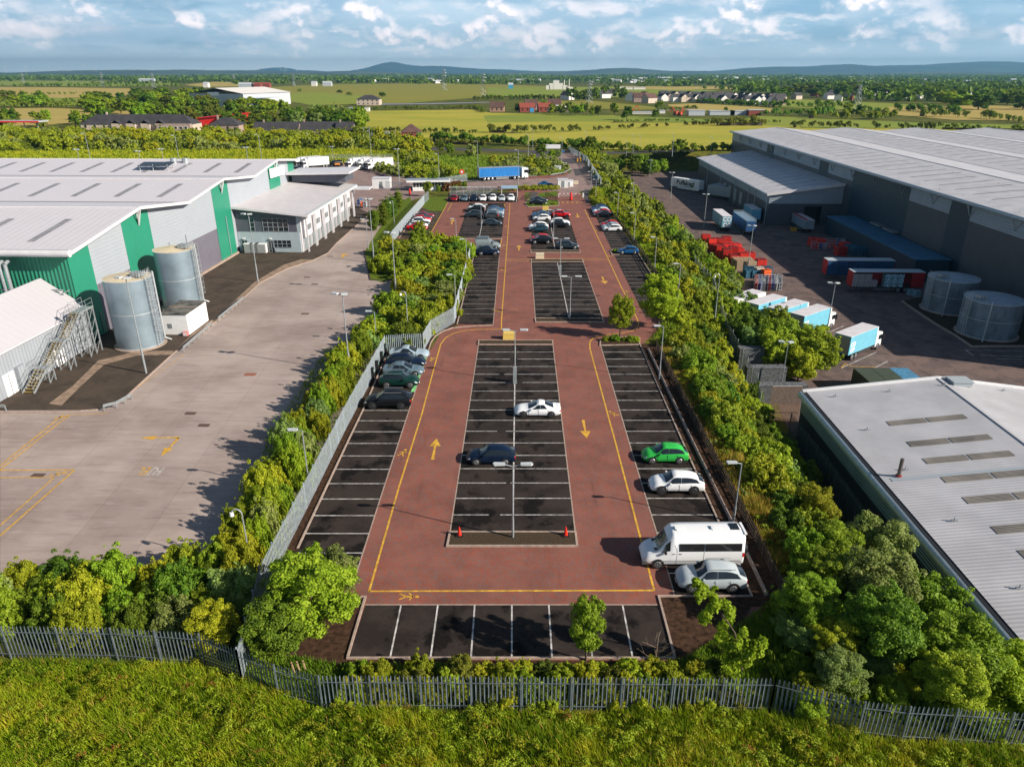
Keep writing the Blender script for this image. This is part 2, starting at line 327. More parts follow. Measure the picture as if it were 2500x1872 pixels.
bays([(1296,612.5),(1300,516)],[(1415,612.5),(1382,516)],142.0,17,.06)
bays([(975,581),(1026,508)],[(1041,587),(1083,512)],153.5,12,.06)
for xt,xb in((979,953),(1069,1051.5),(1159,1150),(1249.7,1249.5),(1340,1347.5),(1430,1446),(1520,1544)):line(marks_w,(xt,1477),(xb,1602),.1)
for a,b_ in(((1252,1298),(1258,845)),((1361,642),(1389,777)),((1170,580),(1187,498)),((1355,609),(1339,516))):line(marks_w,a,b_,.12)
for x in(1110,1133,1157,1180,1204,1226,1249):line(marks_w,(x+12,493),(x+13,480),.12)
structure(marks_w.build('white_bay_lines',WHITEL))
def pline(mb,pts,w,**k):
 for a,b_ in zip(pts,pts[1:]):line(mb,a,b_,w,**k)
for pts,w in(([(901,1444),(972.5,1194),(1030,1010),(1060,897.5),(1076,840),(1087.5,825),(1105,815),(1130,807.5),(1162.5,804.5),(1224,804),(1224.5,780),(1235,636),(1245,497.5)],.15),
               ([(901,1443),(1597,1441)],.15),
               ([(1597,1441),(1502.5,1080),(1482.5,1007),(1440,850),(1440,835),(1447.5,826),(1460,820),(1490,815.5),(1520,813),(1545,807.5),(1556,800),(1559.5,790),(1555,777.5),(1540,745),(1516,700),(1485,632.5),(1427.5,512.5)],.15),
               ([(1235,633),(1485,631)],.13),([(1235,636.5),(1485,635)],.13),([(1225,581),(1221,607)],.13),([(1232.5,498),(1231,505)],.13),([(1092,517),(1104,496)],.13),([(1042,587),(1094,494)],.15),
               ([(0,1137),(155,1012)],.14),([(0,1147),(169,1013)],.14),([(169,1013),(265,1009)],.1),([(0,1148),(182,1147)],.14),([(182,1147),(0,1308)],.14),([(0,1166),(133,1165)],.12),([(133,1165),(0,1283)],.12),
               ([(315,960),(450,865)],.08),([(432,1069),(437,1071)],.1)):pline(marks_y,pts,w)
def arrow(mb,tail,tip,wd,head=.38,hw=3.0):
 a=Vector(G2(*tail));b_=Vector(G2(*tip));d=b_-a;Ln=d.length;d.normalize();n_=Vector((-d.y,d.x));m_=b_-d*Ln*head
 mb.add([(*(a-n_*wd*.9),.014),(*(m_-n_*wd*.45),.014),(*(m_+n_*wd*.45),.014),(*(a+n_*wd*.9),.014),(*(m_-n_*wd*hw),.014),(*b_,.014),(*(m_+n_*wd*hw),.014)],[(0,1,2,3),(4,5,6)])
for t,h,w in(((1056,1122),(1066,1070),.17),((1423.5,1025),(1432.5,1070),.17),((1267,611),(1267,599),.2),((1102,548),(1106,536),.2),((1470,676),(1478,693),.2),((1409,522),(1411,531),.2),((835,629),(843,619),.3)):arrow(marks_y,t,h,w)
arrow(marks_y,(437,1068),(341,1069),.16,.4,2.6);arrow(marks_y,(437,1068),(393,1114),.16,.42,2.6)
def walker(mb,p,ang,s=1.0):
 """painted walking figure: head, trunk, two arms, two legs"""
 o=Vector(G2(*p));ca,sa=math.cos(ang),math.sin(ang)
 T=lambda x,y:(o.x+(x*ca-y*sa)*s,o.y+(x*sa+y*ca)*s)
 for a,b_,w in(((0,.0),(0,.42),.17),((0,0),(-.24,-.42),.1),((0,0),(.26,-.38),.1),((0,.38),(-.3,.12),.08),((0,.38),(.3,.2),.08)):line(mb,T(*a),T(*b_),w*s,px=False)
 q=T(0,.62);mb.add([(q[0]+.12*s*math.cos(i*.785),q[1]+.12*s*math.sin(i*.785),.014)for i in range(8)],[tuple(range(8))])
for p,a in(((982,1107),-.3),((1055,876),3.0),((1499,1011),.5),((992,1456),-1.57),((1235,553),0),((1230,600),0),((1225,659),0),((1215,759),1),((1531,712),.3),((1487,626),.3),((1457,564),.3),((156,1017),2),((150,1155),2),((1360,632),1.5)):walker(marks_y,p,a,1.15)
for x in(1374,1385.5,1397,1409,1420):line(marks_y,(x-3,494.5),(x+3,494.5),1.0)
structure(marks_y.build('yellow_road_markings',YELL))
fa=Vector(G2(396,1149));fb=Vector(G2(334,1149))
for txt,px_,m in(('FU',382,WHITEL),('EL',352,YELL)):
 q=G2(px_,1149);o=link('fuel_lettering',text_mesh(txt,1.9,0,m,.0),None,(q[0],q[1],.014),math.pi);o.scale=(.5,1,1);structure(o)
def island(name,pts,label,fill=GRAVEL,h=.12):
 t=thing(name,label,'island');poly=[G2(*p)for p in pts]
 mb=MB();mb.prism(poly,0,h-.03);mb.build('gravel_bed',fill,t)
 k=kerb('kerb_stones',pts,.16,h,CONC,0,True);del k['kind'];k.parent=t;return t
island('kerbed_island',[(1092,1334),(1098.7,1300),(1404.8,1300),(1409,1334)],'long kerbed brown gravel island with two traffic cones, nearest of all')
island('kerbed_island',[(1168,842),(1350,842),(1348.5,832),(1169,832)],'narrow brown gravel island by the yellow grit bin and the junction')
island('kerbed_island',[(1308,787),(1474,787),(1470,778),(1306,778)],'narrow brown gravel island in front of the second middle bay block')
island('kerbed_island',[(1297,640),(1424,640),(1422,634),(1297,634)],'narrow gravel island behind the second middle bay block, by the cream grit bin')
island('kerbed_island',[(1296,617),(1417,617),(1415,612),(1296,612)],'narrow gravel island in front of the far right-hand middle bays')
island('kerbed_island',[(1116,584),(1225,584),(1225,581),(1116,581)],'low gravel strip in front of the far left-hand middle bays')
island('kerbed_island',[(1465,844),(1561,842),(1562,826),(1547,822),(1480,828),(1466,834)],'kerbed planting island with low shrubs and one small tree, right of the junction',SOIL)
island('kerbed_island',[(1494,622),(1512,622),(1510,610),(1497,609),(1490,614)],'small kerbed corner planter beside the parked blue hatchback',SOIL)
island('kerbed_island',[(1290,506),(1364,503),(1365,494),(1358,489),(1290,488),(1281,498)],'green island with dark cars beside it near the car park barrier',LAWN)
surf('mulch_verge',[(692,1415),(727,1339),(850,1077),(887,1000),(911,945),(945,862),(920,862),(840,1045),(700,1330),(640,1470),(600,1560),(700,1650),(846,1640),(1640,1640),(1640,1607),(846,1607),(892,1458),(700,1458)],-.008,SOIL)
surf('mulch_verge',[(1047,860),(1054,838),(1064,822),(1082,810),(1107,801),(1112,796),(1116,792),(1157,624),(1150,620),(1106,785),(1050,820),(1031,849)],.002,SOIL)
surf('mulch_verge',[(1608,1457),(1833,1457),(1838,1475),(1790,1560),(1740,1620),(1645,1620),(1647,1604)],.01,SOIL)
for pts in([(727,1339),(850,1077),(887,1000),(911,945),(944,866)],[(880,1458),(892,1458),(849,1604)],[(846,1607),(1650,1607)],[(1647,1604),(1608,1456),(1833,1456)],
   [(1836,1457),(1757,1280),(1680,1110),(1561,838)],[(1032,862),(1045,860),(1052,837),(1062,822),(1080,810),(1105,801),(1150,797),(1204,794.5)],[(1116,792),(1157,624),(1164,600)],
   [(1655,776),(1600,685),(1560,622),(1517,563),(1474,516),(1443,500)],[(975,581),(1026,508)]):kerb('kerb',pts,.14,.1)
flush=MB()
for a,b_ in(((862,1425),(936,1194)),((936,1194),(1014,955)),((1014,955),(1047,860)),((892,1476),(1605,1476)),((1466,842),(1542.5,1102.5)),((1542.5,1102.5),(1604,1302)),((1604,1302),(1647,1453)),((1098.7,1299),(1168,843)),((1404.6,1299),(1350,843)),((1204,792),(1219,626)),((1307,777),(1297,640)),((1472,777),(1424,640))):line(flush,a,b_,.1,z=.016)
structure(flush.build('flush_kerb_line',CONC))
surf('mulch_verge',[(14.8,37),(18.6,37),(18.6,86),(14.8,86)],.006,SOIL,px=False)  # soil strip by the timber fence, its dark colour also standing for shadow
surf('lawn',[(889,617),(905,683),(1000,686),(1010,672),(925,668),(915,617)],.012,LAWN)
surf('lawn',[(889,617),(925,560),(962,505),(1000,480),(1010,500),(955,575),(940,690),(905,683)],.010,LAWN)
surf('lawn',[(1020,500),(1050,480),(1089,482),(1092,494),(1083,515),(1050,516)],.012,LAWN)
kerb('kerb',[(889,612),(904,684),(1000,688)],.2,.1,TIMBER)
surf('tarmac_path',[(1285,470),(1315,470),(1300,492),(1288,492)],.008,ROADM)
surf('lawn',[(1282,470),(1300,472),(1290,488),(1282,488)],.012,LAWN);surf('lawn',[(1315,472),(1362,466),(1360,480),(1312,484)],.012,LAWN)
surf('lawn',[(1436,468),(1448,466),(1460,490),(1452,494),(1442,488)],.012,LAWN)
surf('tarmac_footway',[(1420,470),(1428,463),(1440,463),(1436,470),(1442,490),(1436,500),(1430,494)],.012,ROADM)
surf('access_road',[(1110,470),(1135,446),(1250,438),(1340,436),(1385,428),(1398,416),(1376,398),(1350,390),(1300,384),(1300,377),(1340,372),(1462,372),(1462,384),(1456,410),(1470,440),(1470,462),(1420,466),(1400,480),(1365,480),(1366,468),(1290,462),(1200,463)],.006,ROADP)
surf('access_road',[(1300,384),(1290,377),(1330,369),(1470,371),(1462,384),(1448,398),(1470,460),(1452,466),(1440,425),(1405,430),(1398,412),(1376,398),(1350,390)],.010,ROADM)
surf('roundabout_island',[(1328,380),(1340,376),(1380,374.5),(1440,375),(1456,379),(1452,386),(1410,389),(1352,387)],.016,ROADP)
surf('main_road',[(800,352),(1060,366),(1330,374),(1462,377),(1700,370),(1700,366),(1462,371),(1330,368),(1060,360),(800,347)],.004,ROADM)
surf('main_road',[(1310,420),(1420,412),(1432,398),(1380,401),(1398,412)],.014,ROADP)
surf('rear_lorry_park',[(640,396),(900,396),(950,400),(940,425),(990,440),(1040,462),(1035,480),(900,524),(860,505),(870,450)],.004,ROADP)
surf('truck_yard',[(34.0,20),(33.0,78),(37,100),(42.6,122),(44.6,150),(44.6,322),(330,322),(330,20)],.03,TARM3,px=False,zz=YARD)
yl=MB()
def H_(x,y):return(1947+x/4,600+y/4)
for a,b_ in(((300,850),(455,783)),((420,1200),(770,1040)),((760,1190),(880,1130)),((1635,1020),(2200,1030)),((1780,1070),(2200,1085)),((1940,1105),(2190,1112)),((1640,1020),(1720,1075))):line(yl,H_(*a),H_(*b_),.14,z=.045,zz=YARD)
structure(yl.build('white_yard_lines',WHITEL))
yl=MB()
for a,b_ in(((420,1200),(470,1150)),((520,1178),(760,1186)),((470,1150),(520,1178))):line(yl,H_(*a),H_(*b_),.14,z=.045,zz=YARD)
structure(yl.build('yellow_yard_lines',YELL))
kp=[(x,y)for x,y in(H_(1020,545),H_(1170,650),H_(1350,770),H_(1540,880),H_(1700,990),H_(1900,985),H_(2212,985))]
k=kerb('kerb',kp,.35,.2,CONC,YARD+.03)
surf('tank_bed',[H_(1020,545),H_(1170,650),H_(1350,770),H_(1540,880),H_(1700,990),H_(2212,985),H_(2500,800),H_(2100,550),H_(1300,480)],.04,GRAVEL,zz=YARD)
FZ=[.0]
def field(name,m,pts):
 FZ[0]+=.012;s_=MB();P_=[G2(*p)for p in pts];s_.sheet(P_,FZ[0]);structure(s_.build(name,m))
field('pasture',F_GOLD,[(860,300),(950,290),(1150,292),(1500,300),(1900,300),(2500,318),(2700,370),(1850,366),(1462,365),(1300,352),(1090,340),(890,330)])
field('pasture',F_GREEN,[(-100,330),(330,322),(900,322),(950,340),(900,352),(880,400),(-150,402)])
field('pasture',F_GOLD,[(870,296),(885,271),(1160,268),(1200,276),(1500,282),(1520,292),(1480,302),(1180,312),(905,312)])
field('pasture',F_GREEN,[(1180,283),(1310,277),(1500,283),(1860,296),(1850,300),(1350,297),(1190,300)])
field('pasture',F_GREEN,[(1850,283),(2240,300),(2500,306),(2500,316),(1990,312),(1780,302)])
field('straw_field',F_STRAW,[(-100,266),(120,264),(330,272),(300,290),(60,310),(-100,318)])
field('straw_field',F_STRAW,[(-100,212),(160,214),(340,217),(300,236),(150,240),(-100,232)])
field('pasture',F_GREEN,[(-100,233),(150,240),(290,240),(250,258),(-100,260)])
field('pasture',F_GREEN,[(-100,194),(0,197),(200,198),(430,200),(440,209),(230,212),(-100,208)])
field('straw_field',F_STRAW,[(450,208),(520,200),(640,203),(620,211),(500,213)])
field('pasture',F_HEATH,[(420,250),(600,216),(800,206),(1080,204),(1200,206),(1420,214),(1420,236),(1150,240),(1000,252),(760,256),(640,240)])
field('pasture',F_GREEN,[(640,232),(780,226),(950,240),(880,254),(760,258)])
field('pasture',F_GREEN,[(1190,215),(1500,212),(1760,222),(1500,238),(1300,242),(1190,236)])
field('pasture',F_HEATH,[(1300,250),(1420,244),(1600,262),(1600,270),(1300,262)])
field('straw_field',F_STRAW,[(1630,256),(1700,253),(1850,262),(1910,268),(1870,277),(1640,268)])
field('straw_field',F_STRAW,[(1500,210),(1640,212),(1900,211),(1960,216),(1640,220),(1510,216)])
field('pasture',F_GREEN,[(1870,246),(1960,244),(2150,252),(2330,262),(2300,276),(2030,268),(1890,262)])
field('straw_field',F_STRAW,[(2170,262),(2400,258),(2600,264),(2600,296),(2330,294),(2120,276)])
field('scrub',F_DARK,[(1880,186),(2700,190),(2700,252),(2330,250),(1990,240),(1830,222),(1750,208)])
field('scrub',F_DARK,[(900,186),(1880,186),(1760,207),(1180,204),(700,202)])
surf('distant_road',[(870,258),(1060,256),(1200,252),(1200,250),(1060,253),(870,255)],.4,mat('distant_road_grey',(.22,.23,.24),.8))
# ================================================================ buildings
class Frame:
 """local axes of one building: x to the right, y away; all its parts are built in them"""
 def __init__(s,O,deg):
  s.O=O;a=R(deg);s.u=(math.sin(a),math.cos(a));s.v=(s.u[1],-s.u[0]);s.rz=-a
 def loc(s,p):
  dx,dy=p[0]-s.O[0],p[1]-s.O[1];return(dx*s.v[0]+dy*s.v[1],dx*s.u[0]+dy*s.u[1],p[2]-s.O[2])
 def W(s,x,y,z=0):return(s.O[0]+s.v[0]*x+s.u[0]*y,s.O[1]+s.v[1]*x+s.u[1]*y,s.O[2]+z)
 def side(s,px,py,x):A=s.W(x,0);B=s.W(x,1);return s.loc(PV(px,py,A,B))
 def front(s,px,py,y):A=s.W(0,y);B=s.W(1,y);return s.loc(PV(px,py,A,B))
 def thing(s,name,label,cat,group=None):return thing(name,label,cat,s.O,s.rz,group)
LP=ribbed('light_grey_cladding',(.34,.37,.41),.5,2,.5,0,.1,.02)
LPV=ribbed('pale_vertical_cladding',(.31,.335,.37),.5,1,.5,0,.3,.04)
DP=ribbed('dark_grey_cladding',(.16,.15,.185),.6,1,.45,0,.5,.06)
GP=ribbed('green_cladding',(.02,.22,.13),.5,0,.4,0,.8,.04)
GPS=ribbed('green_flat_cladding',(.022,.235,.145),.6,1,.4,0,.12,.03)
ROOFW=ribbed('white_roof_sheet',(.60,.57,.60),1.0,0,.5,0,.05,.012)
ROOFW2=ribbed('lean_to_roof_sheet',(.45,.43,.46),1.0,1,.5,0,.05,.01)
LIGHTS_=mat('roof_light_sheet',(.27,.255,.26),.35,0,.25,1.5)
TRIMW=mat('white_trim',(.62,.60,.62),.4,0,.05,1)
LW=Frame((-53.86,86.23,0),1.84)
B=LW.thing('warehouse','long white-roofed warehouse with green and grey cladding panels, left of the concrete yard','warehouse')
prof=[(-1.0,11.75),(16.3,14.15),(31.0,12.5),(45.7,14.2),(60.2,12.8),(74.9,14.4),(89.6,12.85)]
rz_=lambda y:interp(y,[p[0]for p in prof],[p[1]for p in prof])
XL=-150.0
def wallpanels(parent,spans,splits=None):
 for(y0,y1,kind)in spans:
  ys=sorted({y0,y1}|{p[0]for p in prof if y0<p[0]<y1})
  def strip(z0f,z1f,m,x=0.0,nm='cladding_panel'):
   mb=MB();vs=[]
   for y in ys:vs+=[(x,y,z0f(y)),(x,y,z1f(y))]
   mb.add(vs,[(2*i,2*i+2,2*i+3,2*i+1)for i in range(len(ys)-1)])
   for y in ys:vs=vs
   mb.add([(x-.15,a[1],a[2])for a in mb.v],[(2*i+1,2*i+3,2*i+2,2*i)for i in range(len(ys)-1)])
   mb.build(nm,m,parent)
  top=lambda y:rz_(y)-.22
  if kind=='g':strip(lambda y:.0,top,GPS,.04)
  else:
   sp=kind;strip(lambda y:.0,lambda y:sp,DP,0);strip(lambda y:sp,top,LP,.02)
wallpanels(B,[(0,4.6,'g'),(4.6,12.95,6.35),(12.95,20.4,'g'),(20.4,42.6,6.1),(42.6,49.8,'g'),(49.8,71.4,1.0),(71.4,78.4,'g'),(78.4,84.5,1.0),(84.5,88.6,'g')])
mb=MB()
mb.bb(-16.5,-.02,-.0,.15,0,11.55);mb.build('near_wall',GP,B)
mb=MB();mb.bb(XL,-16.5,0,.15,0,11.55);mb.build('near_wall',LP,B)
mb=MB();mb.bb(XL,-.2,88.3,88.5,0,12.6);mb.bb(XL,XL+.2,.15,88.3,0,12);mb.build('rear_wall',LP,B)
mb=MB()
vs=[]
for y,z in prof:vs+=[(XL,y,z),(1.1,y,z),(XL,y,z-.18),(1.1,y,z-.18)]
for i in range(len(prof)-1):
 a=4*i;b_=a+4;mb.f+=[(a,a+1,b_+1,b_)];mb.m+=[0];mb.f+=[(a+3,a+2,b_+2,b_+3),(a+1,a+3,b_+3,b_+1)];mb.m+=[0,0]
mb.v=vs;rf=mb.build('roof',ROOFW,B)
for(y0,z0),(y1,z1)in zip(prof,prof[1:]):
 if z1>z0:
  k=int(abs(XL+6)//8.3);st=6.0 if y0<0 else(5.0 if y0<40 else 3.6)
  for j in range(24):
   x=-st-j*(7.9 if y0<0 else 7.2 if y0<40 else 6.3)
   if y0<0:ta,tb=.22,.72
   else:ta,tb=.22,.78
   m_=MB();P0=(lerp(y0,y1,ta),lerp(z0,z1,ta)+.02);P1=(lerp(y0,y1,tb),lerp(z0,z1,tb)+.02)
   m_.add([(x-.5,P0[0],P0[1]),(x+.5,P0[0],P0[1]),(x+.5,P1[0],P1[1]),(x-.5,P1[0],P1[1])],[(0,1,2,3)]);m_.build('roof_light',LIGHTS_,rf)
for y,z in prof:
 m_=MB()
 if z>13.5:m_.tube((XL,y,z+.02),(1.1,y,z+.02),.14,n=6);m_.build('ridge_cap',TRIMW,rf)
 elif 5<y<80:m_.bb(XL,.2,y-.35,y+.35,z-.02,z+.06);m_.build('valley_gutter',mat('gutter_grey',(.22,.22,.24),.6),rf)
mb=MB();mb.tube((XL,-1.1,11.75),(1.25,-1.1,11.75),.42,n=12);mb.build('round_eave_gutter',TRIMW,B,smooth=False)
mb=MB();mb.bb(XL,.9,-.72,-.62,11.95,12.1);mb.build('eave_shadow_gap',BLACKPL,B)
mb=MB()
for(y0,z0),(y1,z1)in zip(prof,prof[1:]):mb.beam((1.2,y0,z0+.02),(1.2,y1,z1+.02),.35,.42)
mb.build('verge_trim',TRIMW,B)
for y,z in prof[1::2]:
 mb=MB();mb.beam((1.1,y+.3,z-.2),(.1,y+1,z-2.6),.16,.16);mb.beam((1.1,y-.3,z-.2),(.1,y+1,z-2.6),.16,.16);mb.beam((.1,y+1,z-.3),(.1,y+1,z-2.6),.12,.12);mb.build('bracing_strut',TRIMW,B)
mb=MB();mb.prism([(.3,71.6),(.45,71.6),(.45,80.9),(.3,80.9)],lambda x,y:lerp(11.0,9.4,0)if y<75 else 10.7,lambda x,y:12.9 if y<75 else 12.6);mb.build('blank_white_sign',WHITE,B)
mb=MB();mb.bb(.05,.35,6,43,0,.35);mb.bb(.05,.35,43,49.9,0,.35);mb.build('plinth',CONC,B)
for y in(3.8,24.8,30.5,46.8):m_=MB();m_.tube((.16,y,.3),(.16,y,7.5 if y>10 else 3),.06,n=6);m_.build('lightning_rod',GALV,B)
m_=MB();m_.bb(.05,.1,13.2,20.3,0,.5);m_.build('plinth',CONC,B)
pl=thing('roof_plant','small raised solar panel and vents on the green and white warehouse roof','roof plant',LW.W(-21,66,13.4),LW.rz)
m_=MB();m_.prism([(-3,-1.5),(3.4,-1.5),(3.4,1.5),(-3,1.5)],lambda x,y:1.0+.15*y,lambda x,y:1.1+.15*y);m_.build('panel',mat('dark_panel',(.03,.04,.05),.3),pl)
m_=MB();[m_.tube((x,y,-.6),(x,y,1.1),.08)for x in(-2.7,0,3)for y in(-1.2,1.2)];m_.build('frame',GALV,pl)
m_=MB();m_.tube((1,6,0),(1,6,1.6),.7,n=10);m_.tube((3.5,6,0),(3.5,6,1.6),.7,n=10);m_.bb(-.5,5,5.2,6.8,-.2,.5);m_.build('vent_cowl',GALV,pl)
# --- lean-to plant building in front, with stair
A1=LW.thing('plant_building','white lean-to plant building with ribbed wall and sloping roof, near left edge of the yard','building')
mb=MB();mb.bb(.9,1.05,-45,-.35,0,4.75);mb.build('wall',LPV,A1)
mb=MB();mb.prism([(.9,-.35),(-19.5,-.35),(-19.5,-.2),(.9,-.2)],lambda x,y:0,lambda x,y:4.75 if x>.4 else 6.2);mb.build('wall',LP,A1)
XT=.35-4.2
mb=MB();mb.prism([(1.3,-45),(1.3,-.1),(.35-4.2,-.1),(.35-4.2,-45)],lambda x,y:4.6+(1.3-x)*.72,lambda x,y:4.75+(1.3-x)*.72);mb.build('roof',ROOFW2,A1)
mb=MB();mb.bb(XT-.3,XT-.05,-45,-.3,5.6,8.4);mb.build('parapet',LP,A1)
mb=MB();mb.bb(-40,XT-.35,-45,-.4,5.3,5.55);mb.build('flat_roof',mat('grey_felt_roof',(.2,.21,.22),.8,0,.3,1),A1)
mb=MB();mb.tube((1.35,-45,4.72),(1.35,-.2,4.72),.09);mb.build('gutter',TRIMW,A1)
for y in(-8,-16.6):mb=MB();mb.bb(1.06,1.14,y,y+1.7,0,2.4);d_=mb.build('door',WHITE,A1);m_=MB();m_.bb(1.15,1.18,y+.8,y+.84,0,2.35);m_.build('door_seam',BLACKPL,d_)
mb=MB();mb.bb(1.06,1.5,-14.6,-13.5,0,2.6);mb.build('meter_cabinet',LPV,A1)
for i,(x,y)in enumerate([(-6-2.4*i,-4-2.4*j)for i in range(6)for j in range(7)]):
 t=thing('condenser_fan','white twin-fan condenser unit in the close rows on the plant building roof','fan unit',LW.W(x,y,5.55),LW.rz,'condenser units on the plant building roof')
 m_=MB();m_.bb(-1.1,1.1,-1.1,1.1,.3,1.3);m_.build('casing',WHITE,t)
 for q in(-.52,.52):m_=MB();m_.tube((0,q,1.3),(0,q,1.55),.46,.42,12);fr=m_.build('fan_ring',TRIMW,t);m_=MB();m_.tube((0,q,1.5),(0,q,1.56),.36,.36,12);m_.build('fan_grille',BLACKPL,fr)
for i,x in enumerate((-9.7,-9.0,-7.4,-6.7)):
 t=thing('exhaust_pipe',['tall steel flue, far left of the four behind the plant building parapet','tall steel flue, second from left behind the plant building parapet','tall steel flue, third from left behind the plant building parapet','tall steel flue nearest the green wall corner, with bent top'][i],'flue',LW.W(x,-1.6,5.5),LW.rz)
 m_=MB();m_.tube((0,0,0),(0,0,5.0),.22,n=10);m_.tube((0,0,5.0),(0,.9,5.3),.22,n=10);m_.build('pipe',GALV,t,smooth=False)
t=LW.thing('pipe_bridge','grey lattice steel frame in front of the shaded green wall','steel frame');m_=MB()
for z in(7.2,6.0):m_.beam((-30,-1,z),(-.8,-1,z),.2,.2)
for x in range(-30,-2,3):m_.beam((x,-1,6.0),(x+3,-1,7.2),.12,.12);m_.beam((x,-1,5.5),(x,-1,7.2),.15,.15)
m_.build('lattice',GALV,t)
ST_=LW.thing('access_stair','galvanised escape stair with yellow tread edges, climbing the white plant building wall','staircase')
YT=mat('yellow_tread',(.36,.25,.06),.6)
pts=[(-15.6,0.0),(-12.8,1.7),(-11.6,1.7),(-8.9,3.5),(-7.8,3.5),(-4.9,5.6),(-2.2,5.6)]
for(y0,z0),(y1,z1)in zip(pts,pts[1:]):
 if z1>z0:
  tr=MB();n=int((z1-z0)/.19)
  for i in range(n):t_=(i+.5)/n;tr.bb(2.05,3.2,lerp(y0,y1,t_)-.1,lerp(y0,y1,t_)+.06,lerp(z0,z1,t_),lerp(z0,z1,t_)+.05)
  tr.build('stair_treads',YT,ST_)
 else:tr=MB();tr.bb(1.9,3.3,y0,y1,z0-.05,z0+.02);tr.build('landing',GALV,ST_)
 for x in(2.0,3.25):
  s_=MB();s_.beam((x,y0,z0),(x,y1,z1),.06,.22);s_.build('stringer',GALV,ST_);h=MB()
  for dz in(.55,1.1):h.tube((x,y0,z0+dz),(x,y1,z1+dz),.025,n=5)
  n=max(2,int((y1-y0)/1.0))
  for i in range(n+1):t_=i/n;h.tube((x,lerp(y0,y1,t_),lerp(z0,z1,t_)),(x,lerp(y0,y1,t_),lerp(z0,z1,t_)+1.1),.022,n=5)
  h.build('handrail',GALV,ST_)
for ys,z in(((-12.7,-11.7),1.65),((-8.9,-7.8),3.45),((-4.7,-2.3),5.55)):
 s_=MB();yv=[ys[0],(ys[0]+ys[1])/2,ys[1]]if z>5 else list(ys)
 for y in yv:
  for x in(2.05,3.2):s_.beam((x,y,0),(x,y,z),.12,.12)
 nl=int(z/1.4)+1
 for i in range(nl):
  za,zb=i*z/nl,(i+1)*z/nl
  for a_,b_ in zip(yv,yv[1:]):s_.tube((3.2,a_,za),(3.2,b_,zb),.04,n=4);s_.tube((2.05,b_,za),(2.05,a_,zb),.04,n=4)
  for y in yv:s_.tube((2.05,y,za),(3.2,y,zb),.04,n=4)
 s_.build('support_tower',GALV,ST_)
# --- silver tanks
TANKG=mat('galvanised_tank_sheet',(.29,.37,.43),.4,.55,.12,.5,stretch=(1,1,.8))
TANKT=mat('cream_tank_top',(.62,.52,.36),.7,0,.1,1)
CAGE=mat('ladder_steel',(.5,.53,.55),.4,.3)
def tank(F,x,y,r,h,label,wall,top,rx,ry,tone=None):
 t=thing('storage_tank',label,'tank',F.W(x,y),F.rz)
 m_=MB();m_.tube((0,0,.15),(0,0,h),r,n=56,cap=False);m_.build('shell',wall,t,smooth=True)
 m_=MB();n=56;m_.add([(0,0,h+.35)]+[(r*1.015*math.cos(i*2*math.pi/n),r*1.015*math.sin(i*2*math.pi/n),h)for i in range(n)],[(0,1+i,1+(i+1)%n)for i in range(n)]);m_.build('tank_roof',top,t)
 m_=MB()
 for z in(h-.05,h*.52,.2):m_.tube((0,0,z-.04),(0,0,z+.04),r+.035,n=56)
 for i in range(56):a=i*2*math.pi/56;m_.box((r*1.01*math.cos(a),r*1.01*math.sin(a),h+.03),(.08,.08,.1),a)
 m_.build('seam_ring',CAGE,t)
 m_=MB();m_.tube((0,0,-.05),(0,0,.16),r+.35,n=40);m_.build('footing',CONC,t)
 d=Vector((rx,ry,0)).normalized();s_=Vector((-d.y,d.x,0));c=d*(r+.28);m_=MB()
 for q in(-.25,.25):m_.tube(c+s_*q,c+s_*q+Vector((0,0,h+1.1)),.035,n=5)
 for i in range(int(h/.35)):m_.tube(c-s_*.25+Vector((0,0,.4+i*.35)),c+s_*.25+Vector((0,0,.4+i*.35)),.02,n=4)
 for i in range(int((h-2)/.8)+1):
  z=2.2+i*.8;ring=[c+s_*(.4*math.cos(a))+d*(.1+.65*math.sin(a))+Vector((0,0,z))for a in(0,.5,1.05,1.57,2.1,2.64,3.14)]
  for a_,b_ in zip(ring,ring[1:]):m_.tube(a_,b_,.022,n=4)
 for a in(.3,1.05,2.1,2.84):q=c+s_*(.4*math.cos(a))+d*(.1+.65*math.sin(a));m_.tube(q+Vector((0,0,2.2)),q+Vector((0,0,h+1)),.02,n=4)
 m_.build('caged_ladder',CAGE,t)
 e=(d*.75+s_*.66).normalized()*(r+.16);m_=MB();m_.tube(e+Vector((0,0,.5)),e+Vector((0,0,h+.4)),.11,n=8);m_.tube(e+Vector((0,0,.5)),e*1.25+Vector((0,0,.1)),.11,n=8);m_.build('fill_pipe',CAGE,t)
 g_=d*(r*.62);m_=MB();m_.box((g_.x,g_.y,h+.5),(1.3,1.1,.5),math.atan2(d.y,d.x));m_.build('hatch_box',GALV,t);m_=MB()
 for i in range(9):a=math.atan2(d.y,d.x)-.5+i*.125;q=Vector((math.cos(a),math.sin(a),0))*(r-.1);m_.tube(q+Vector((0,0,h)),q+Vector((0,0,h+1.1)),.02,n=4)
 m_.build('guard_rail',CAGE,t);return t
tank(LW,6.95,-.1,2.7,8.7,'silver cylindrical water tank with cream top, nearer of the two by the green wall',TANKG,TANKT,1,-.25)
tank(LW,5.1,16.0,2.7,8.5,'silver cylindrical water tank behind the white pump hut, farther of the two',TANKG,TANKT,1,-.1)
t=LW.thing('pump_hut','small white pump hut with a stained flat roof between the silver tanks and the kerb','hut')
m_=MB();m_.bb(8,11.5,3.6,9.6,0,2.75);m_.build('wall',WHITE,t)
m_=MB();m_.bb(7.9,11.6,3.5,9.7,2.75,2.85);m_.build('roof',mat('stained_felt',(.10,.095,.085),.9,0,.8,.7),t)
m_=MB();m_.bb(7.9,11.6,6.5,6.62,2.86,2.93);m_.build('roof_upstand',CONC,t)
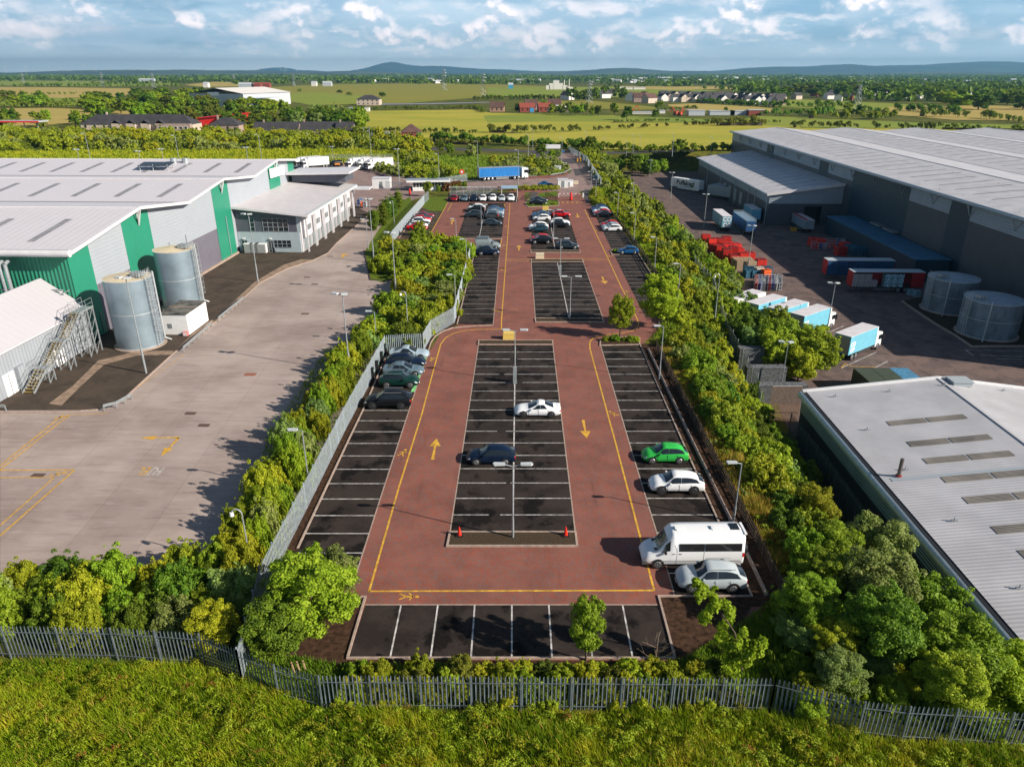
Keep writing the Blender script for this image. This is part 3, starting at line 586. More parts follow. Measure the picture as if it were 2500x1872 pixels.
m_=MB();m_.bb(8.9,9.4,3.54,3.598,.9,1.5);m_.build('vent_grille',mat('grille_grey',(.2,.22,.24),.5),t)
m_=MB();m_.bb(11.502,11.55,5.4,7.8,.05,2.2);m_.build('door',WHITE,t)
t=LW.thing('hazard_box','small red and white chequered box at the corner of the white pump hut','box');m_=MB();m_.bb(10.9,11.5,3.0,3.5,0,.55,0)
m_.build('box_body',mat('red_box',(.6,.2,.2),.5),t);m_=MB();m_.bb(10.98,11.42,2.98,2.998,.1,.26);m_.bb(10.98,11.42,2.98,2.998,.32,.48);m_.build('white_panel',WHITE,t)
# --- office block
OF=LW.thing('office_block','two-storey office block with a flat white roof and white finned side, beside the warehouse','office building')
y0,x1,yE=51.0,12.3,83.0
GD=mat('charcoal_panel',(.085,.09,.115),.5,0,.08,1);GL=mat('pale_grey_panel',(.36,.42,.46),.45,0,.06,1);FRM=mat('window_frame_grey',(.30,.35,.38),.5)
roofz=lambda x:8.75-.105*(x+.9)
def wq(name,x0,x1_,z0,z1,m,par,dy=0.0):q=MB();q.bb(x0,x1_,y0+dy,y0+.2,z0,z1);return q.build(name,m,par)
mb=MB();mb.prism([(.03,y0),(11.6,y0),(11.6,y0+.2),(.03,y0+.2)],3.85,lambda x,y:roofz(x)-.25);mb.build('upper_wall',GD,OF)
wq('lower_wall',.1,12.0,0,3.85,GL,OF,-.015)
mb=MB();mb.prism([(11.6,y0),(12.3,y0),(12.3,y0+.2),(11.6,y0+.2)],3.85,lambda x,y:roofz(x)-.25);mb.build('corner_panel',GL,OF)
def window(par,x0,x1_,z0,z1,nx,nz,y=y0,name='window'):
 q=MB();q.bb(x0,x1_,y-.03,y+.05,z0,z1);w_=q.build(name,GLASS,par);q=MB()
 for i in range(nx+1):xx=lerp(x0,x1_,i/nx);q.bb(xx-.03,xx+.03,y-.09,y-.035,z0,z1)
 for i in range(nz+1):zz=lerp(z0,z1,i/nz);q.bb(x0-.04,x1_+.04,y-.085,y-.04,zz-.03,zz+.03)
 q.build('frame',FRM,w_);return w_
window(OF,5.2,10.0,3.98,6.4,5,3);window(OF,2.75,3.6,3.98,6.4,1,3);window(OF,6.7,10.2,.95,2.3,4,2,y0-.03)
for x in(.7,5.8):window(OF,x,x+1.1,0,2.25,2,1,y0-.03,'door');q=MB();q.bb(x+.3,x+.8,y0-.35,y0-.05,2.55,2.7);q.build('wall_lamp',WHITE,OF)
q=MB();q.prism([(-.05,y0-.9),(14.1,y0-.9),(14.1,yE+7),(-.05,yE+7)],lambda x,y:roofz(x)-.3,lambda x,y:roofz(x));q.build('roof',mat('office_roof_membrane',(.53,.50,.515),.5,0,.06,.6),OF)
q=MB();q.beam((14.2,y0-1,roofz(14)-.2),(14.2,yE+7,roofz(14)-.2),.25,.35);q.beam((-.1,y0-1.0,roofz(0)-.15),(14.2,y0-1.0,roofz(14)-.15),.2,.4);q.build('fascia',TRIMW,OF)
q=MB();q.beam((14.05,y0-.7,roofz(14)+.1),(14.05,yE+7,roofz(14)+.1),.18,.18);q.build('gutter',FRM,OF)
q=MB();OFW=mat('office_white_panel',(.60,.58,.60),.5,0,.06,.8);q.bb(11.9,x1,y0+.21,yE+6,0,6.95);q.build('side_wall',OFW,OF)
fins=[51.6,57.3,63.6,69.8,76.4,82.7,89.0]
for i,y in enumerate(fins):
 for dy in((0,)if i==0 else(-.45,.25)):q=MB();q.bb(x1+.85,x1+1.12,y+dy-.1,y+dy+.1,0,7.0);q.bb(x1+.02,x1+.85,y+dy-.06,y+dy+.06,6.2,6.95);q.build('fin',OFW,OF)
for a_,b_ in zip(fins,fins[1:]):
 y_a,y_b=a_+.5,b_-.7
 q=MB();q.bb(x1+.02,x1+.45,y_a-.15,y_b+.15,2.6,6.9);q.build('white_bay_panel',OFW,OF)
 q=MB();q.bb(x1+.46,x1+.5,lerp(y_a,y_b,.2),lerp(y_a,y_b,.85),3.7,4.7);w_=q.build('window',mat('pale_window',(.16,.17,.18),.15),OF);q=MB()
 for t_ in(.2,.42,.63,.85):yy=lerp(y_a,y_b,t_);q.bb(x1+.5,x1+.55,yy-.05,yy+.05,3.7,4.7)
 q.build('frame',FRM,w_)
 q=MB();q.bb(x1+.02,x1+.06,y_a+.3,y_b,.1,2.5);w_=q.build('recessed_door',mat('grey_door',(.22,.25,.26),.4),OF);q=MB()
 for t_ in(.3,.6):yy=lerp(y_a,y_b,t_);q.bb(x1+.06,x1+.1,yy-.05,yy+.05,.1,2.5)
 q.build('frame',FRM,w_)
for z0_,z1_ in((4.0,6.6),(.9,2.9)):
 q=MB();q.bb(x1+.01,x1+.05,y0+.3,y0+.3,z0_,z1_)
q=MB();q.bb(1.0,13.2,yE+.6,yE+8.5,8.6,10.3);q.build('upper_block',GD,OF)
q=MB();q.prism([(.1,yE-.9),(14.6,yE-.9),(14.6,yE+9.3),(.1,yE+9.3)],lambda x,y:10.3+.02*x,lambda x,y:10.75+.02*x);q.build('upper_roof',TRIMW,OF)
q=MB();q.bb(13.5,17.5,yE+5,yE+9,6.3,6.6);q.build('entrance_canopy',TRIMW,OF)
for i,(dx,lb)in enumerate(((4.2,'left'),(5.9,'middle'),(7.4,'right'))):
 p=LW.loc(G(450/1+[608,665,730][i]/4,380+970/4));t=thing('storage_cage','white slatted storage cabinet, %s of three against the office block front'%lb,'cabinet',LW.W(p[0],y0-.9),LW.rz)
 w=[1.5,1.5,2.1][i];m_=MB();m_.bb(-w/2,w/2,-.5,.5,.12,1.75);m_.build('cabinet_body',TRIMW,t);m_=MB()
 for k in range(9):m_.bb(-w/2+.05,w/2-.05,-.56,-.505,.25+k*.17,.33+k*.17)
 m_.build('slats',mat('slat_grey',(.4,.4,.4),.6),t);m_=MB();m_.bb(-w/2-.08,w/2+.08,-.6,.6,1.75,1.83);m_.build('lid',WHITE,t)
# ---------------------------------------------------------------- right-hand distribution shed
RW=Frame((71.14,202.54,YARD),1.7)
RLP=ribbed('shed_light_cladding',(.26,.31,.36),.5,2,.5,0,.3,.05)
RDP=ribbed('shed_dark_cladding',(.06,.07,.085),.6,1,.5,0,.3,.08)
RNV=ribbed('shed_navy_cladding',(.010,.036,.06),.6,1,.45,0,.3,.08)
RROOF=ribbed('shed_roof_sheet',(.47,.46,.48),1.2,1,.5,0,.06,.04,(.54,.52,.54))
S=RW.thing('distribution_shed','huge grey distribution shed with a many-ridged roof, right of the lorry yard','warehouse')
XM,YN,YF=19.6,-112.0,123.5
rp=[(18.5,16.1)];x=37.5
for i in range(9):rp+=[(x,17.85),(x+14.6,16.55)];x+=29.3
q=MB();vs=[]
for x,z in rp:vs+=[(x,YN,z),(x,YF,z)]
q.v=vs+[(a,b_,c-.25)for a,b_,c in vs];n=len(vs)
for i in range(len(rp)-1):a=2*i;q.f+=[(a,a+2,a+3,a+1),(a+n+1,a+n+3,a+n+2,a+n),(a+1,a+3,a+3+n,a+1+n),(a,a+n,a+2+n,a+2)];q.m+=[0]*4
rf=q.build('roof',RROOF,S)
for i,(x,z)in enumerate(rp[1:-1]):
 q=MB()
 if z>17:q.bb(x-.25,x+.25,YN,YF,z,z+.08);q.build('ridge_cap',mat('ridge_trim',(.5,.49,.51),.5),rf)
 else:q.bb(x-.4,x+.4,YN,YF,z,z+.05);q.build('valley_gutter',mat('gutter_grey',(.22,.22,.24),.6),rf)
for j in range(26):
 y=-60+j*6.6
 for k in range(4):
  x0_=rp[2*k][0];z0_=rp[2*k][1];x1_=rp[2*k+1][0];z1_=rp[2*k+1][1];q=MB();ta,tb=.25,.85
  q.add([(lerp(x0_,x1_,ta),y,lerp(z0_,z1_,ta)+.03),(lerp(x0_,x1_,tb),y,lerp(z0_,z1_,tb)+.03),(lerp(x0_,x1_,tb),y+.35,lerp(z0_,z1_,tb)+.03),(lerp(x0_,x1_,ta),y+.35,lerp(z0_,z1_,ta)+.03)],[(0,1,2,3)]);q.build('roof_light',mat('grimy_roof_light',(.15,.14,.13),.5,0,.3,1),rf)if k<3 else None
q=MB()
for j in range(24):y=-100+j*9.2;q.tube((21,y,16.3),(21,y,16.65),.07,n=5);q.tube((33,y,17.4),(33,y,17.75),.07,n=5)
q.build('roof_anchor',GALV,rf)
q=MB();q.tube((18.4,YN,16.05),(18.4,YF,16.05),.38,n=10);q.build('eave_gutter',mat('blue_grey_gutter',(.34,.39,.43),.4,.2),S)
def R5(x,y):return(1600+x/2.3656,300+y/2.3656)
def yy_(p):return RW.side(*p,XM)[1]
cuts=[YF-.5,yy_((1650+895/4,300+230/4)),yy_((1650+962/4,300+245/4)),yy_((1650+1410/4,300+375/4)),yy_((1650+1500/4,300+400/4)),yy_((1650+1745/4,300+470/4)),yy_(R5(1480,380)),yy_(R5(1715,445)),yy_(R5(1835,480)),YN+.5]
kinds=['L','N','L','N','L','N','L','N','L']
for a_,b_,k in zip(cuts,cuts[1:],kinds):
 if k=='N':q=MB();q.bb(XM-.03,XM+.2,b_,a_,0,15.9);q.build('navy_cladding_panel',RNV,S)
 else:
  q=MB();q.bb(XM,XM+.2,b_,a_,0,12.6);q.build('dark_cladding_panel',RDP,S)
  q=MB();q.bb(XM-.02,XM+.2,b_,a_,12.6,15.9);q.build('light_cladding_panel',RLP,S)
q=MB();q.prism([(XM,YF-.5),(rp[-1][0],YF-.5),(rp[-1][0],YF-.3),(XM,YF-.3)],0,16.0);q.build('far_wall',RDP,S)
q=MB();q.bb(XM-.06,XM+5,YF-.3,YF-.1,9,15.5);q.build('blue_corner_panel',mat('blue_panel',(.04,.25,.42),.5),S)
for i in range(16):
 y=110-i*14.2;q=MB();z=15.6;q.tube((XM-.9,y,z),(XM-.1,y,z-2.2),.07,n=5);q.tube((XM-.1,y-1.6,z-.2),(XM-.1,y,z-2.2),.07,n=5);q.tube((XM-.1,y+1.6,z-.2),(XM-.1,y,z-2.2),.07,n=5);q.build('eave_bracket',GALV,S)
for p in(R5(1300,600),R5(1378,620)):
 w_=RW.side(*p,XM)[1];q=MB();q.bb(XM-.12,XM-.04,w_-2.2,w_+2.2,.2,4.6);q.build('red_shutter_door',mat('dark_red_shutter',(.30,.012,.015),.5),S);q=MB();q.bb(XM-1.6,XM-.05,w_-2.6,w_+2.6,4.9,5.3);q.build('door_canopy',mat('canopy_grey',(.16,.18,.19),.6),S)
AX=RW.thing('loading_annex','lower grey loading annex with a single-slope roof, in front of the distribution shed','building')
az=lambda x:8.55+(x+1.1)*.132
q=MB();q.prism([(-1.2,-.5),(XM-.06,-.5),(XM-.06,93.5),(-1.2,93.5)],lambda x,y:az(x)-.35,lambda x,y:az(x));arf=q.build('roof',RROOF,AX)
for j in range(15):
 y=4.5+j*5.9;q=MB();q.add([(4.5,y,az(4.5)+.03),(15.5,y,az(15.5)+.03),(15.5,y+.45,az(15.5)+.03),(4.5,y+.45,az(4.5)+.03)],[(0,1,2,3)]);q.build('roof_light',mat('grimy_roof_light',(.15,.14,.13),.5),arf)
q=MB();[q.tube((.6,2+j*6,az(.6)),(.6,2+j*6,az(.6)+.35),.06,n=5)for j in range(16)];q.build('roof_anchor',GALV,arf)
q=MB();q.tube((-1.3,-.6,8.45),(-1.3,93.6,8.45),.24,n=8);q.build('eave_gutter',MATS['blue_grey_gutter'],AX)
q=MB();q.beam((-1.3,-.6,az(-1.2)-.1),(XM-.2,-.6,az(XM)-.1),.2,.7);q.build('verge_trim',TRIMW,AX)
q=MB();q.bb(-.3,-.1,.2,93,5.9,8.15);q.build('upper_wall',RLP,AX)
q=MB();q.bb(-.28,-.1,.2,93,0,5.9);q.build('lower_wall',RDP,AX)
q=MB();q.prism([(-.3,0),(XM-.07,0),(XM-.07,.2),(-.3,.2)],5.9,lambda x,y:az(x)-.36);q.build('upper_wall',RLP,AX)
q=MB();q.bb(-.25,9.6,.03,.2,0,5.9);q.bb(14.4,XM-.07,.03,.2,0,5.9);q.bb(9.6,14.4,.03,.2,5.2,5.9);q.build('lower_wall',RDP,AX)
q=MB();q.bb(9.6,14.4,3,3.1,0,5.2);q.build('loading_door_opening',BLACKPL,AX)
for y in(1.5,13,20,36,56,76):q=MB();q.tube((-.42,y,0),(-.42,y,8.2),.11,n=6);q.build('downpipe',mat('pipe_grey',(.42,.45,.48),.5),AX)
for i,y in enumerate((27,34,41,48)):q=MB();q.bb(-.36,-.3,y,y+3,1.2,4.8);q.build('dock_door',mat('dock_shutter',(.3,.31,.32),.5),AX)
# --- navy canopy building against the shed
c_=[RW.loc(G(*H_(*p),YARD+4.6))for p in((1160,135),(1540,132),(870,-20))]
t=RW.thing('canopy_building','low dark blue flat-roofed store against the navy wall, behind the red-ended trailer','building')
q=MB();q.bb(c_[0][0],XM-1.0,c_[0][1],c_[0][1]+48,0,4.5);q.build('wall',RNV,t);q=MB();q.bb(c_[0][0]-.2,XM-.8,c_[0][1]-.2,c_[0][1]+48.2,4.5,4.65);q.build('roof',mat('blue_flat_roof',(.03,.14,.24),.6,0,.15,.5),t)
# --- two big concrete-grey tanks
OLDT=mat('stained_tank_shell',(.16,.20,.24),.6,.1,.3,.9,stretch=(1,1,.4),detail=8);OLDR=mat('pale_tank_roof',(.30,.36,.41),.6,0,.15,.8)
for a_,b_,h,lb in((H_(1600,860),H_(2115,870),H_(1690,480),'big grey panelled tank nearest the camera of the two in the lorry yard'),(H_(1240,620),H_(1700,640),H_(1310,260),'big grey panelled tank standing behind the nearer one at the lorry yard edge')):
 A_=RW.loc(G(*a_,YARD));B_=RW.loc(G(*b_,YARD));r=(B_[0]-A_[0])/2+.15;tank(RW,(A_[0]+B_[0])/2,(A_[1]+B_[1])/2+.6,r,5.9,lb,OLDT,OLDR,-1,-.25)
# --- near right-hand unit
NB=Frame((32.35,73.23,YARD),1.35)
U=NB.thing('industrial_unit','near industrial unit with a ribbed pale grey roof and rounded eave, bottom right','warehouse')
EZ=6.45;RX=14.46;RZ=8.2;YB=-58.0
NR=ribbed('ribbed_grey_roof',(.50,.49,.51),.38,1,.5,0,.25,.09);NBP=ribbed('blue_grey_wall_cladding',(.20,.30,.40),.3,2,.4,.2,.9,.1)
zr=lambda x:EZ+(RZ-EZ)*x/RX if x<RX else RZ-(RZ-EZ)*(x-RX)/RX
q=MB();q.v=[(x,y,zr(x)+dz)for dz in(0,-.2)for x in(.35,RX,2*RX)for y in(YB,.1)]
q.f=[(0,2,3,1),(2,4,5,3),(7,9,8,6),(9,11,10,8),(1,3,9,7),(3,5,11,9)];q.m=[0]*6;rf=q.build('roof',NR,U)
q=MB()
for i in range(7):a0=-1.0+i*.42;q.add([],[])
for i in range(8):
 a0,a1=R(80-i*24),R(80-(i+1)*24);r_=.42
 q.add([(-.1-r_*math.cos(a0),YB,EZ-.35+r_*math.sin(a0)),(-.1-r_*math.cos(a0),.3,EZ-.35+r_*math.sin(a0)),(-.1-r_*math.cos(a1),.3,EZ-.35+r_*math.sin(a1)),(-.1-r_*math.cos(a1),YB,EZ-.35+r_*math.sin(a1))],[(0,1,2,3)])
q.build('rounded_eave',mat('curved_eave_sheet',(.48,.55,.60),.35,.15,.12,2),U,smooth=True)
q=MB();q.bb(-.02,.34,YB,.2,EZ-.12,EZ-.02);q.build('gutter',BLACKPL,U)
q=MB();q.prism([(0,.12),(2*RX,.12),(2*RX,.42),(0,.42)],lambda x,y:zr(x)-.25,lambda x,y:zr(x)+.12);
q2=MB();q2.beam((0,.28,EZ+.03),(RX,.28,RZ+.05),.34,.3);q2.beam((RX,.28,RZ+.05),(2*RX,.28,EZ+.05),.34,.3);q2.build('verge_trim',WHITE,U)
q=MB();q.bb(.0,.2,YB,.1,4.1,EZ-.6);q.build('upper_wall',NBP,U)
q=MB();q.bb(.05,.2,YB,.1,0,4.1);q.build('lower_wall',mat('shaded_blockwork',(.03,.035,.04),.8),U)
q=MB();q.prism([(.2,-.1),(2*RX-.2,-.1),(2*RX-.2,.1),(.2,.1)],0,lambda x,y:zr(x)-.25);q.build('gable_wall',NBP,U)
q=MB();q.bb(RX-.16,RX+.16,YB,.1,RZ+.0,RZ+.07);q.build('ridge_cap',mat('ridge_trim',(.5,.49,.51),.5),rf)
def onroof(px,py):
 d=ray(px,py);O_=NB.O;z=7.3
 for _ in range(6):
  p=NB.loc(G(px,py,YARD+z));z=zr(p[0])
 return p
def C4(x,y):return(1800+x/1.67,880+y/1.67)
def roofpatch(p0,p1,w,m,nm='roof_light'):
 a_,b_=onroof(*p0),onroof(*p1);yc=(a_[1]+b_[1])/2;q=MB();xm=(a_[0]+b_[0])/2
 for xa,xb in((a_[0],xm-.1),(xm+.1,b_[0])):q.add([(xa,yc-w,zr(xa)+.04),(xb,yc-w,zr(xb)+.04),(xb,yc+w,zr(xb)+.04),(xa,yc+w,zr(xa)+.04)],[(0,1,2,3)])
 q.build(nm,m,rf)
RLG=ribbed('grimy_fluted_roof_light',(.25,.22,.19),.19,1,.6,0,.9,.3)
for a_,b_ in(((615,258),(930,228)),((700,343),(1030,310)),((765,412),(1120,378)),((840,488),(1240,450)),((930,572),(1330,535)),((1050,695),(1450,655)),((1160,795),(1560,755)),((1290,930),(1700,890))):roofpatch(C4(*a_),C4(*b_),.5,RLG)
q=MB()
for p in((400,148),(530,284),(685,448),(885,655),(1150,930),(620,127),(845,102)):
 a_=onroof(*C4(*p));q.box((a_[0],a_[1],a_[2]+.1),(.5,.12,.08));q.tube((a_[0],a_[1],a_[2]),(a_[0],a_[1],a_[2]+.35),.06,n=5)
for p in((1085,125),):a_=onroof(*C4(*p));q.box((a_[0],a_[1],a_[2]+.1),(.5,.12,.08));q.tube((a_[0],a_[1],a_[2]),(a_[0],a_[1],a_[2]+.35),.06,n=5)
q.build('roof_anchor',GALV,rf)
a_=onroof(*C4(903,95));q=MB();q.box((a_[0],a_[1],a_[2]+.22),(2.0,1.6,.5));q.box((a_[0],a_[1],a_[2]+.5),(2.2,1.8,.1));q.build('roof_hatch',mat('hatch_grey',(.36,.40,.42),.5),rf)
a_=onroof(*C4(657,472));q=MB();q.tube((a_[0],a_[1],a_[2]),(a_[0],a_[1],a_[2]+1.75),.16,n=10);q.build('flue',mat('brown_flue',(.16,.13,.12),.4,.5),rf);q=MB();q.tube((a_[0],a_[1],a_[2]),(a_[0],a_[1],a_[2]+.14),.26,n=10);q.build('flue_collar',mat('red_collar',(.3,.02,.02),.5),rf)
a_=onroof(*C4(840,467));q=MB();q.add([(1,a_[1]-.35,zr(1)+.03),(RX,a_[1]-.35,zr(RX)+.03),(RX,a_[1]+.25,zr(RX)+.03),(1,a_[1]+.25,zr(1)+.03)],[(0,1,2,3)]);q.build('walkway_strip',mat('walkway_grey',(.36,.40,.44),.5),rf)
for i,(p,m,lb)in enumerate((((545,1195),mat('olive_container',(.055,.07,.045),.6,0,.1,1),'dark green shipping container, left of the pair behind the near grey roof'),((715,1195),MATS['olive_container'],'dark green shipping container, beside the blue one behind the near grey roof'),((895,1195),mat('blue_container',(.07,.22,.36),.6,0,.25,2),'bright blue shipping container behind the near grey roof'))):
 a_=G(*H_(*p),YARD+2.6);t=thing('shipping_container',lb,'container',(a_[0]+1.22,a_[1]-3.0,YARD+.03),0.0)
 q=MB();q.bb(-1.2,1.2,-3,3,.1,2.5);q.build('container_body',m,t);q=MB();q.bb(-1.22,1.22,-3.03,3.03,2.5,2.6)
 for k in range(12):q.bb(-1.15,1.15,-2.9+k*.5,-2.7+k*.5,2.6,2.625)
 q.build('container_roof',m,t);q=MB();q.bb(-.02,.02,-3.06,-3.0,.2,2.45);[q.tube((x,-3.07,.2),(x,-3.07,2.45),.025,n=5)for x in(-.9,-.35,.35,.9)];q.build('door_bars',GALV,t)
# ================================================================ vehicles
def catmull(P,n):
 """P: array (k, c) of stations -> resampled n per span"""
 out=[];k=len(P)
 for i in range(k-1):
  p0,p1,p2,p3=P[max(i-1,0)],P[i],P[i+1],P[min(i+2,k-1)]
  for j in range(n):
   t=j/n;out.append((i+t,.5*((2*p1)+(-p0+p2)*t+(2*p0-5*p1+4*p2-p3)*t*t+(-p0+3*p1-3*p2+p3)*t**3)))
 out.append((k-1,P[-1]));return out
def stations(L,H,W,kind):
 h=L/2;w=W/2;s=H/1.5
 if kind=='van':
  return[(-h,.5,1.2,H*.93,.9*w,.93*w,.78*w),(-h+.08,.32,1.3,H*.97,w,w,.82*w),(-h+.6,.28,1.35,H,w,w,.84*w),(0,.28,1.35,H,w,w,.84*w),(h-2.35,.28,1.38,H*.99,w,w,.84*w),
    (h-1.85,.28,1.38,H*.93,w,w,.78*w),(h-1.0,.28,1.25,1.32,.99*w,.93*w,.74*w),(h-.35,.3,1.0,1.06,.93*w,.86*w,.6*w),(h-.06,.35,.72,.78,.8*w,.76*w,.5*w),(h,.42,.6,.65,.7*w,.68*w,.4*w)]
 c=dict(hatch=(.60,.56,.10,.12,.50),suv=(.62,.58,.12,.10,.46),coupe=(.58,.50,.20,.34,.36),saloon=(.60,.52,.22,.33,.38),city=(.64,.62,.10,.10,.40),estate=(.61,.56,.06,.10,.46))[kind]
 zb=.62*H if kind not in('suv',)else.64*H
 cowl=-h+L*(.70 if kind=='coupe' else.73);rf=-h+L*(c[1]-.03)+.12;rr=-h+L*(c[2]+.06);tb=-h+L*.045
 zl=.2*s if kind!='suv' else.27*s
 S_=[(-h,.48*s,zb*.80,zb*.84,.76*w,.80*w,.6*w),(-h+.07,.32*s,zb*.96,zb*1.02,.88*w,.90*w,.70*w)]
 if kind in('coupe','saloon'):
  S_+=[(-h+L*.06,.26*s,zb,zb*1.05,.95*w,.95*w,.72*w),(-h+L*.13,zl,zb*1.01,zb*1.09,w,.97*w,.68*w),(-h+L*(.35 if kind=='coupe' else.30),zl,zb*1.02,H*.965,w,.975*w,.60*w)]
 else:S_+=[(-h+L*.055,.26*s,zb*1.03,zb*1.13,.94*w,.94*w,.70*w),(rr+.075*L,zl,zb*1.04,H*.95,w,.97*w,.64*w)]
 S_+=[(-h+L*.45,zl,zb*1.0,H,w,.97*w,.67*w),(rf,zl,zb*.985,H*.965,w,.97*w,.66*w),(cowl,zl,zb*.96,zb*1.03,w,.95*w,.76*w),(-h+L*.88,zl,zb*.86,zb*.93,.97*w,.90*w,.66*w),(h-L*.035,.26*s,zb*.66,zb*.72,.86*w,.80*w,.55*w),(h,.34*s,zb*.50,zb*.54,.68*w,.64*w,.4*w)]
 return S_
def ring(p):
 x,zl,zb,zt,wl,wb,wt=p;zm=zl+(zb-zl)*.5;wm=max(wl,wb)*1.0
 return[(x,0,zl),(x,wl*.88,zl),(x,wl*.98,zl+.1),(x,wm,zm),(x,wb,zb),(x,wt,zt-.04),(x,wt*.55,zt+.0),(x,0,zt+.02)]
BODIES={}
def car_body(kind,L,H,W):
 key=(kind,L,H,W)
 if key in BODIES:return BODIES[key]
 St=[np.array(p)for p in stations(L,H,W,kind)];fine=catmull(St,5);rings=[ring(p)for _,p in fine];nr=8
 mb=MB();vs=[]
 for rg in rings:vs+=rg+[(a,-b_,c)for a,b_,c in rg[-2:0:-1]]
 m_=14;mb.v=vs
 for i in range(len(rings)-1):
  for j in range(m_):mb.f.append((i*m_+j,i*m_+(j+1)%m_,(i+1)*m_+(j+1)%m_,(i+1)*m_+j));mb.m.append(0)
 mb.f.append(tuple(range(m_)));mb.f.append(tuple(range((len(rings)-1)*m_,len(rings)*m_))[::-1]);mb.m+=[0,0]
 o=mb.build('body',WHITE,smooth=True);body=o.data;bpy.data.objects.remove(o)
 bm=bmesh.new();bm.from_mesh(body);bmesh.ops.recalc_face_normals(bm,faces=bm.faces);bm.to_mesh(body);bm.free()
 us=[u for u,_ in fine]
 def P_(u,v,sgn=1,off=.012):
  i=min(int(np.searchsorted(us,u,'right')-1),len(us)-2);t=(u-us[i])/(us[i+1]-us[i]);p=(1-t)*fine[i][1]+t*fine[i+1][1];rg=ring(p);j=min(int(v),6);s_=v-j
  q=Vector(rg[j]).lerp(Vector(rg[j+1]),s_);e=Vector(rg[j+1])-Vector(rg[j]);nrm=Vector((0,e.z,-e.y)).normalized()
  i2=min(i+1,len(us)-1);r2=ring(fine[i2][1]);d=Vector(r2[j]).lerp(Vector(r2[j+1]),s_)-Vector(ring(fine[i][1])[j]).lerp(Vector(ring(fine[i][1])[j+1]),s_)
  n3=d.cross(e).normalized()if d.length>1e-5 else nrm
  if n3.dot(nrm)<0:n3=-n3
  if n3.y<-.2:n3=-n3
  q=q+n3*off;return Vector((q.x,q.y*sgn,q.z))
 def patch(u0,u1,v0,v1,both=False,sgn=1,nu=8,nv=3,off=.012,skew=None):
  mb=MB();
  if both:cols=[(v0+(7-v0)*k/4,1)for k in range(5)]+[(v0+(7-v0)*k/4,-1)for k in(3,2,1,0)]
  else:cols=[(lerp(v0,v1,k/nv),sgn)for k in range(nv+1)]
  for i in range(nu+1):
   for(v,sg)in cols:
    f_=(v-v0)/max(1e-6,(v1-v0));a,b_=u0,u1
    if skew:a+=skew[0]*f_;b_+=skew[1]*f_
    mb.v.append(tuple(P_(lerp(a,b_,i/nu),v,sg,off)))
  c=len(cols)
  for i in range(nu):
   for j in range(c-1):mb.f.append((i*c+j,i*c+j+1,(i+1)*c+j+1,(i+1)*c+j));mb.m.append(0)
  o=mb.build('g',GLASS,smooth=True);me=o.data;bpy.data.objects.remove(o);return me
 N_=len(St);parts=[]
 if kind=='van':
  parts+=[('windscreen',patch(5.25,5.97,5.15,7,True),GLASS)]
  for sg in(1,-1):parts+=[('side_window',patch(5.02,5.72,4.08,4.8,sgn=sg,skew=(0,-.3)),GLASS)]
 else:
  f0={'coupe':6,'saloon':6}.get(kind,5)
  parts+=[('windscreen',patch(f0+.12,f0+.97,5.1,7,True),GLASS)]
  if kind in('coupe','saloon'):parts+=[('rear_window',patch(3.15,3.95,5.1,7,True),GLASS)]
  else:parts+=[('rear_window',patch(1.45,2.35,5.1,7,True),GLASS)]
  for sg in(1,-1):
   if kind=='coupe':parts+=[('side_window',patch(3.7,4.85,4.12,4.86,sgn=sg,skew=(.35,0)),GLASS),('side_window',patch(4.92,6.72,4.12,4.86,sgn=sg,skew=(0,-.62)),GLASS)]
   elif kind=='saloon':parts+=[('side_window',patch(3.75,4.9,4.12,4.86,sgn=sg,skew=(.3,0)),GLASS),('side_window',patch(5.0,6.75,4.12,4.86,sgn=sg,skew=(0,-.65)),GLASS)]
   else:parts+=[('side_window',patch(2.3,3.96,4.1,4.9,sgn=sg,skew=(.25,0)),GLASS),('side_window',patch(4.0,5.85,4.1,4.9,sgn=sg,skew=(0,-.66)),GLASS)]
 top=N_-1
 for sg in(1,-1):
  parts+=[('headlight',patch(top-1.55,top-.65,3.45,4.0,sgn=sg,nu=4),LAMPGL),('tail_light',patch(.35,1.35,3.3,4.0,sgn=sg,nu=4),REDGL)]
 gm=MB();x=L/2;gm.box((x-.02,0,.36),(.1,W*.42,.2));go=gm.build('g',BLACKPL);parts.append(('grille',go.data,BLACKPL));bpy.data.objects.remove(go)
 for sg in(1,-1):
  gm=MB();s_=stations(L,H,W,kind);cw=s_[-4 if kind!='van' else-4][0]-.35;gm.box((cw if kind!='van' else L/2-1.5,sg*(W/2+.07),.66*H if kind!='van' else 1.35),(.14,.2,.14));go=gm.build('g',WHITE);parts.append(('wing_mirror',go.data,None));bpy.data.objects.remove(go)
 BODIES[key]=(body,parts);return BODIES[key]
WHEELS={}
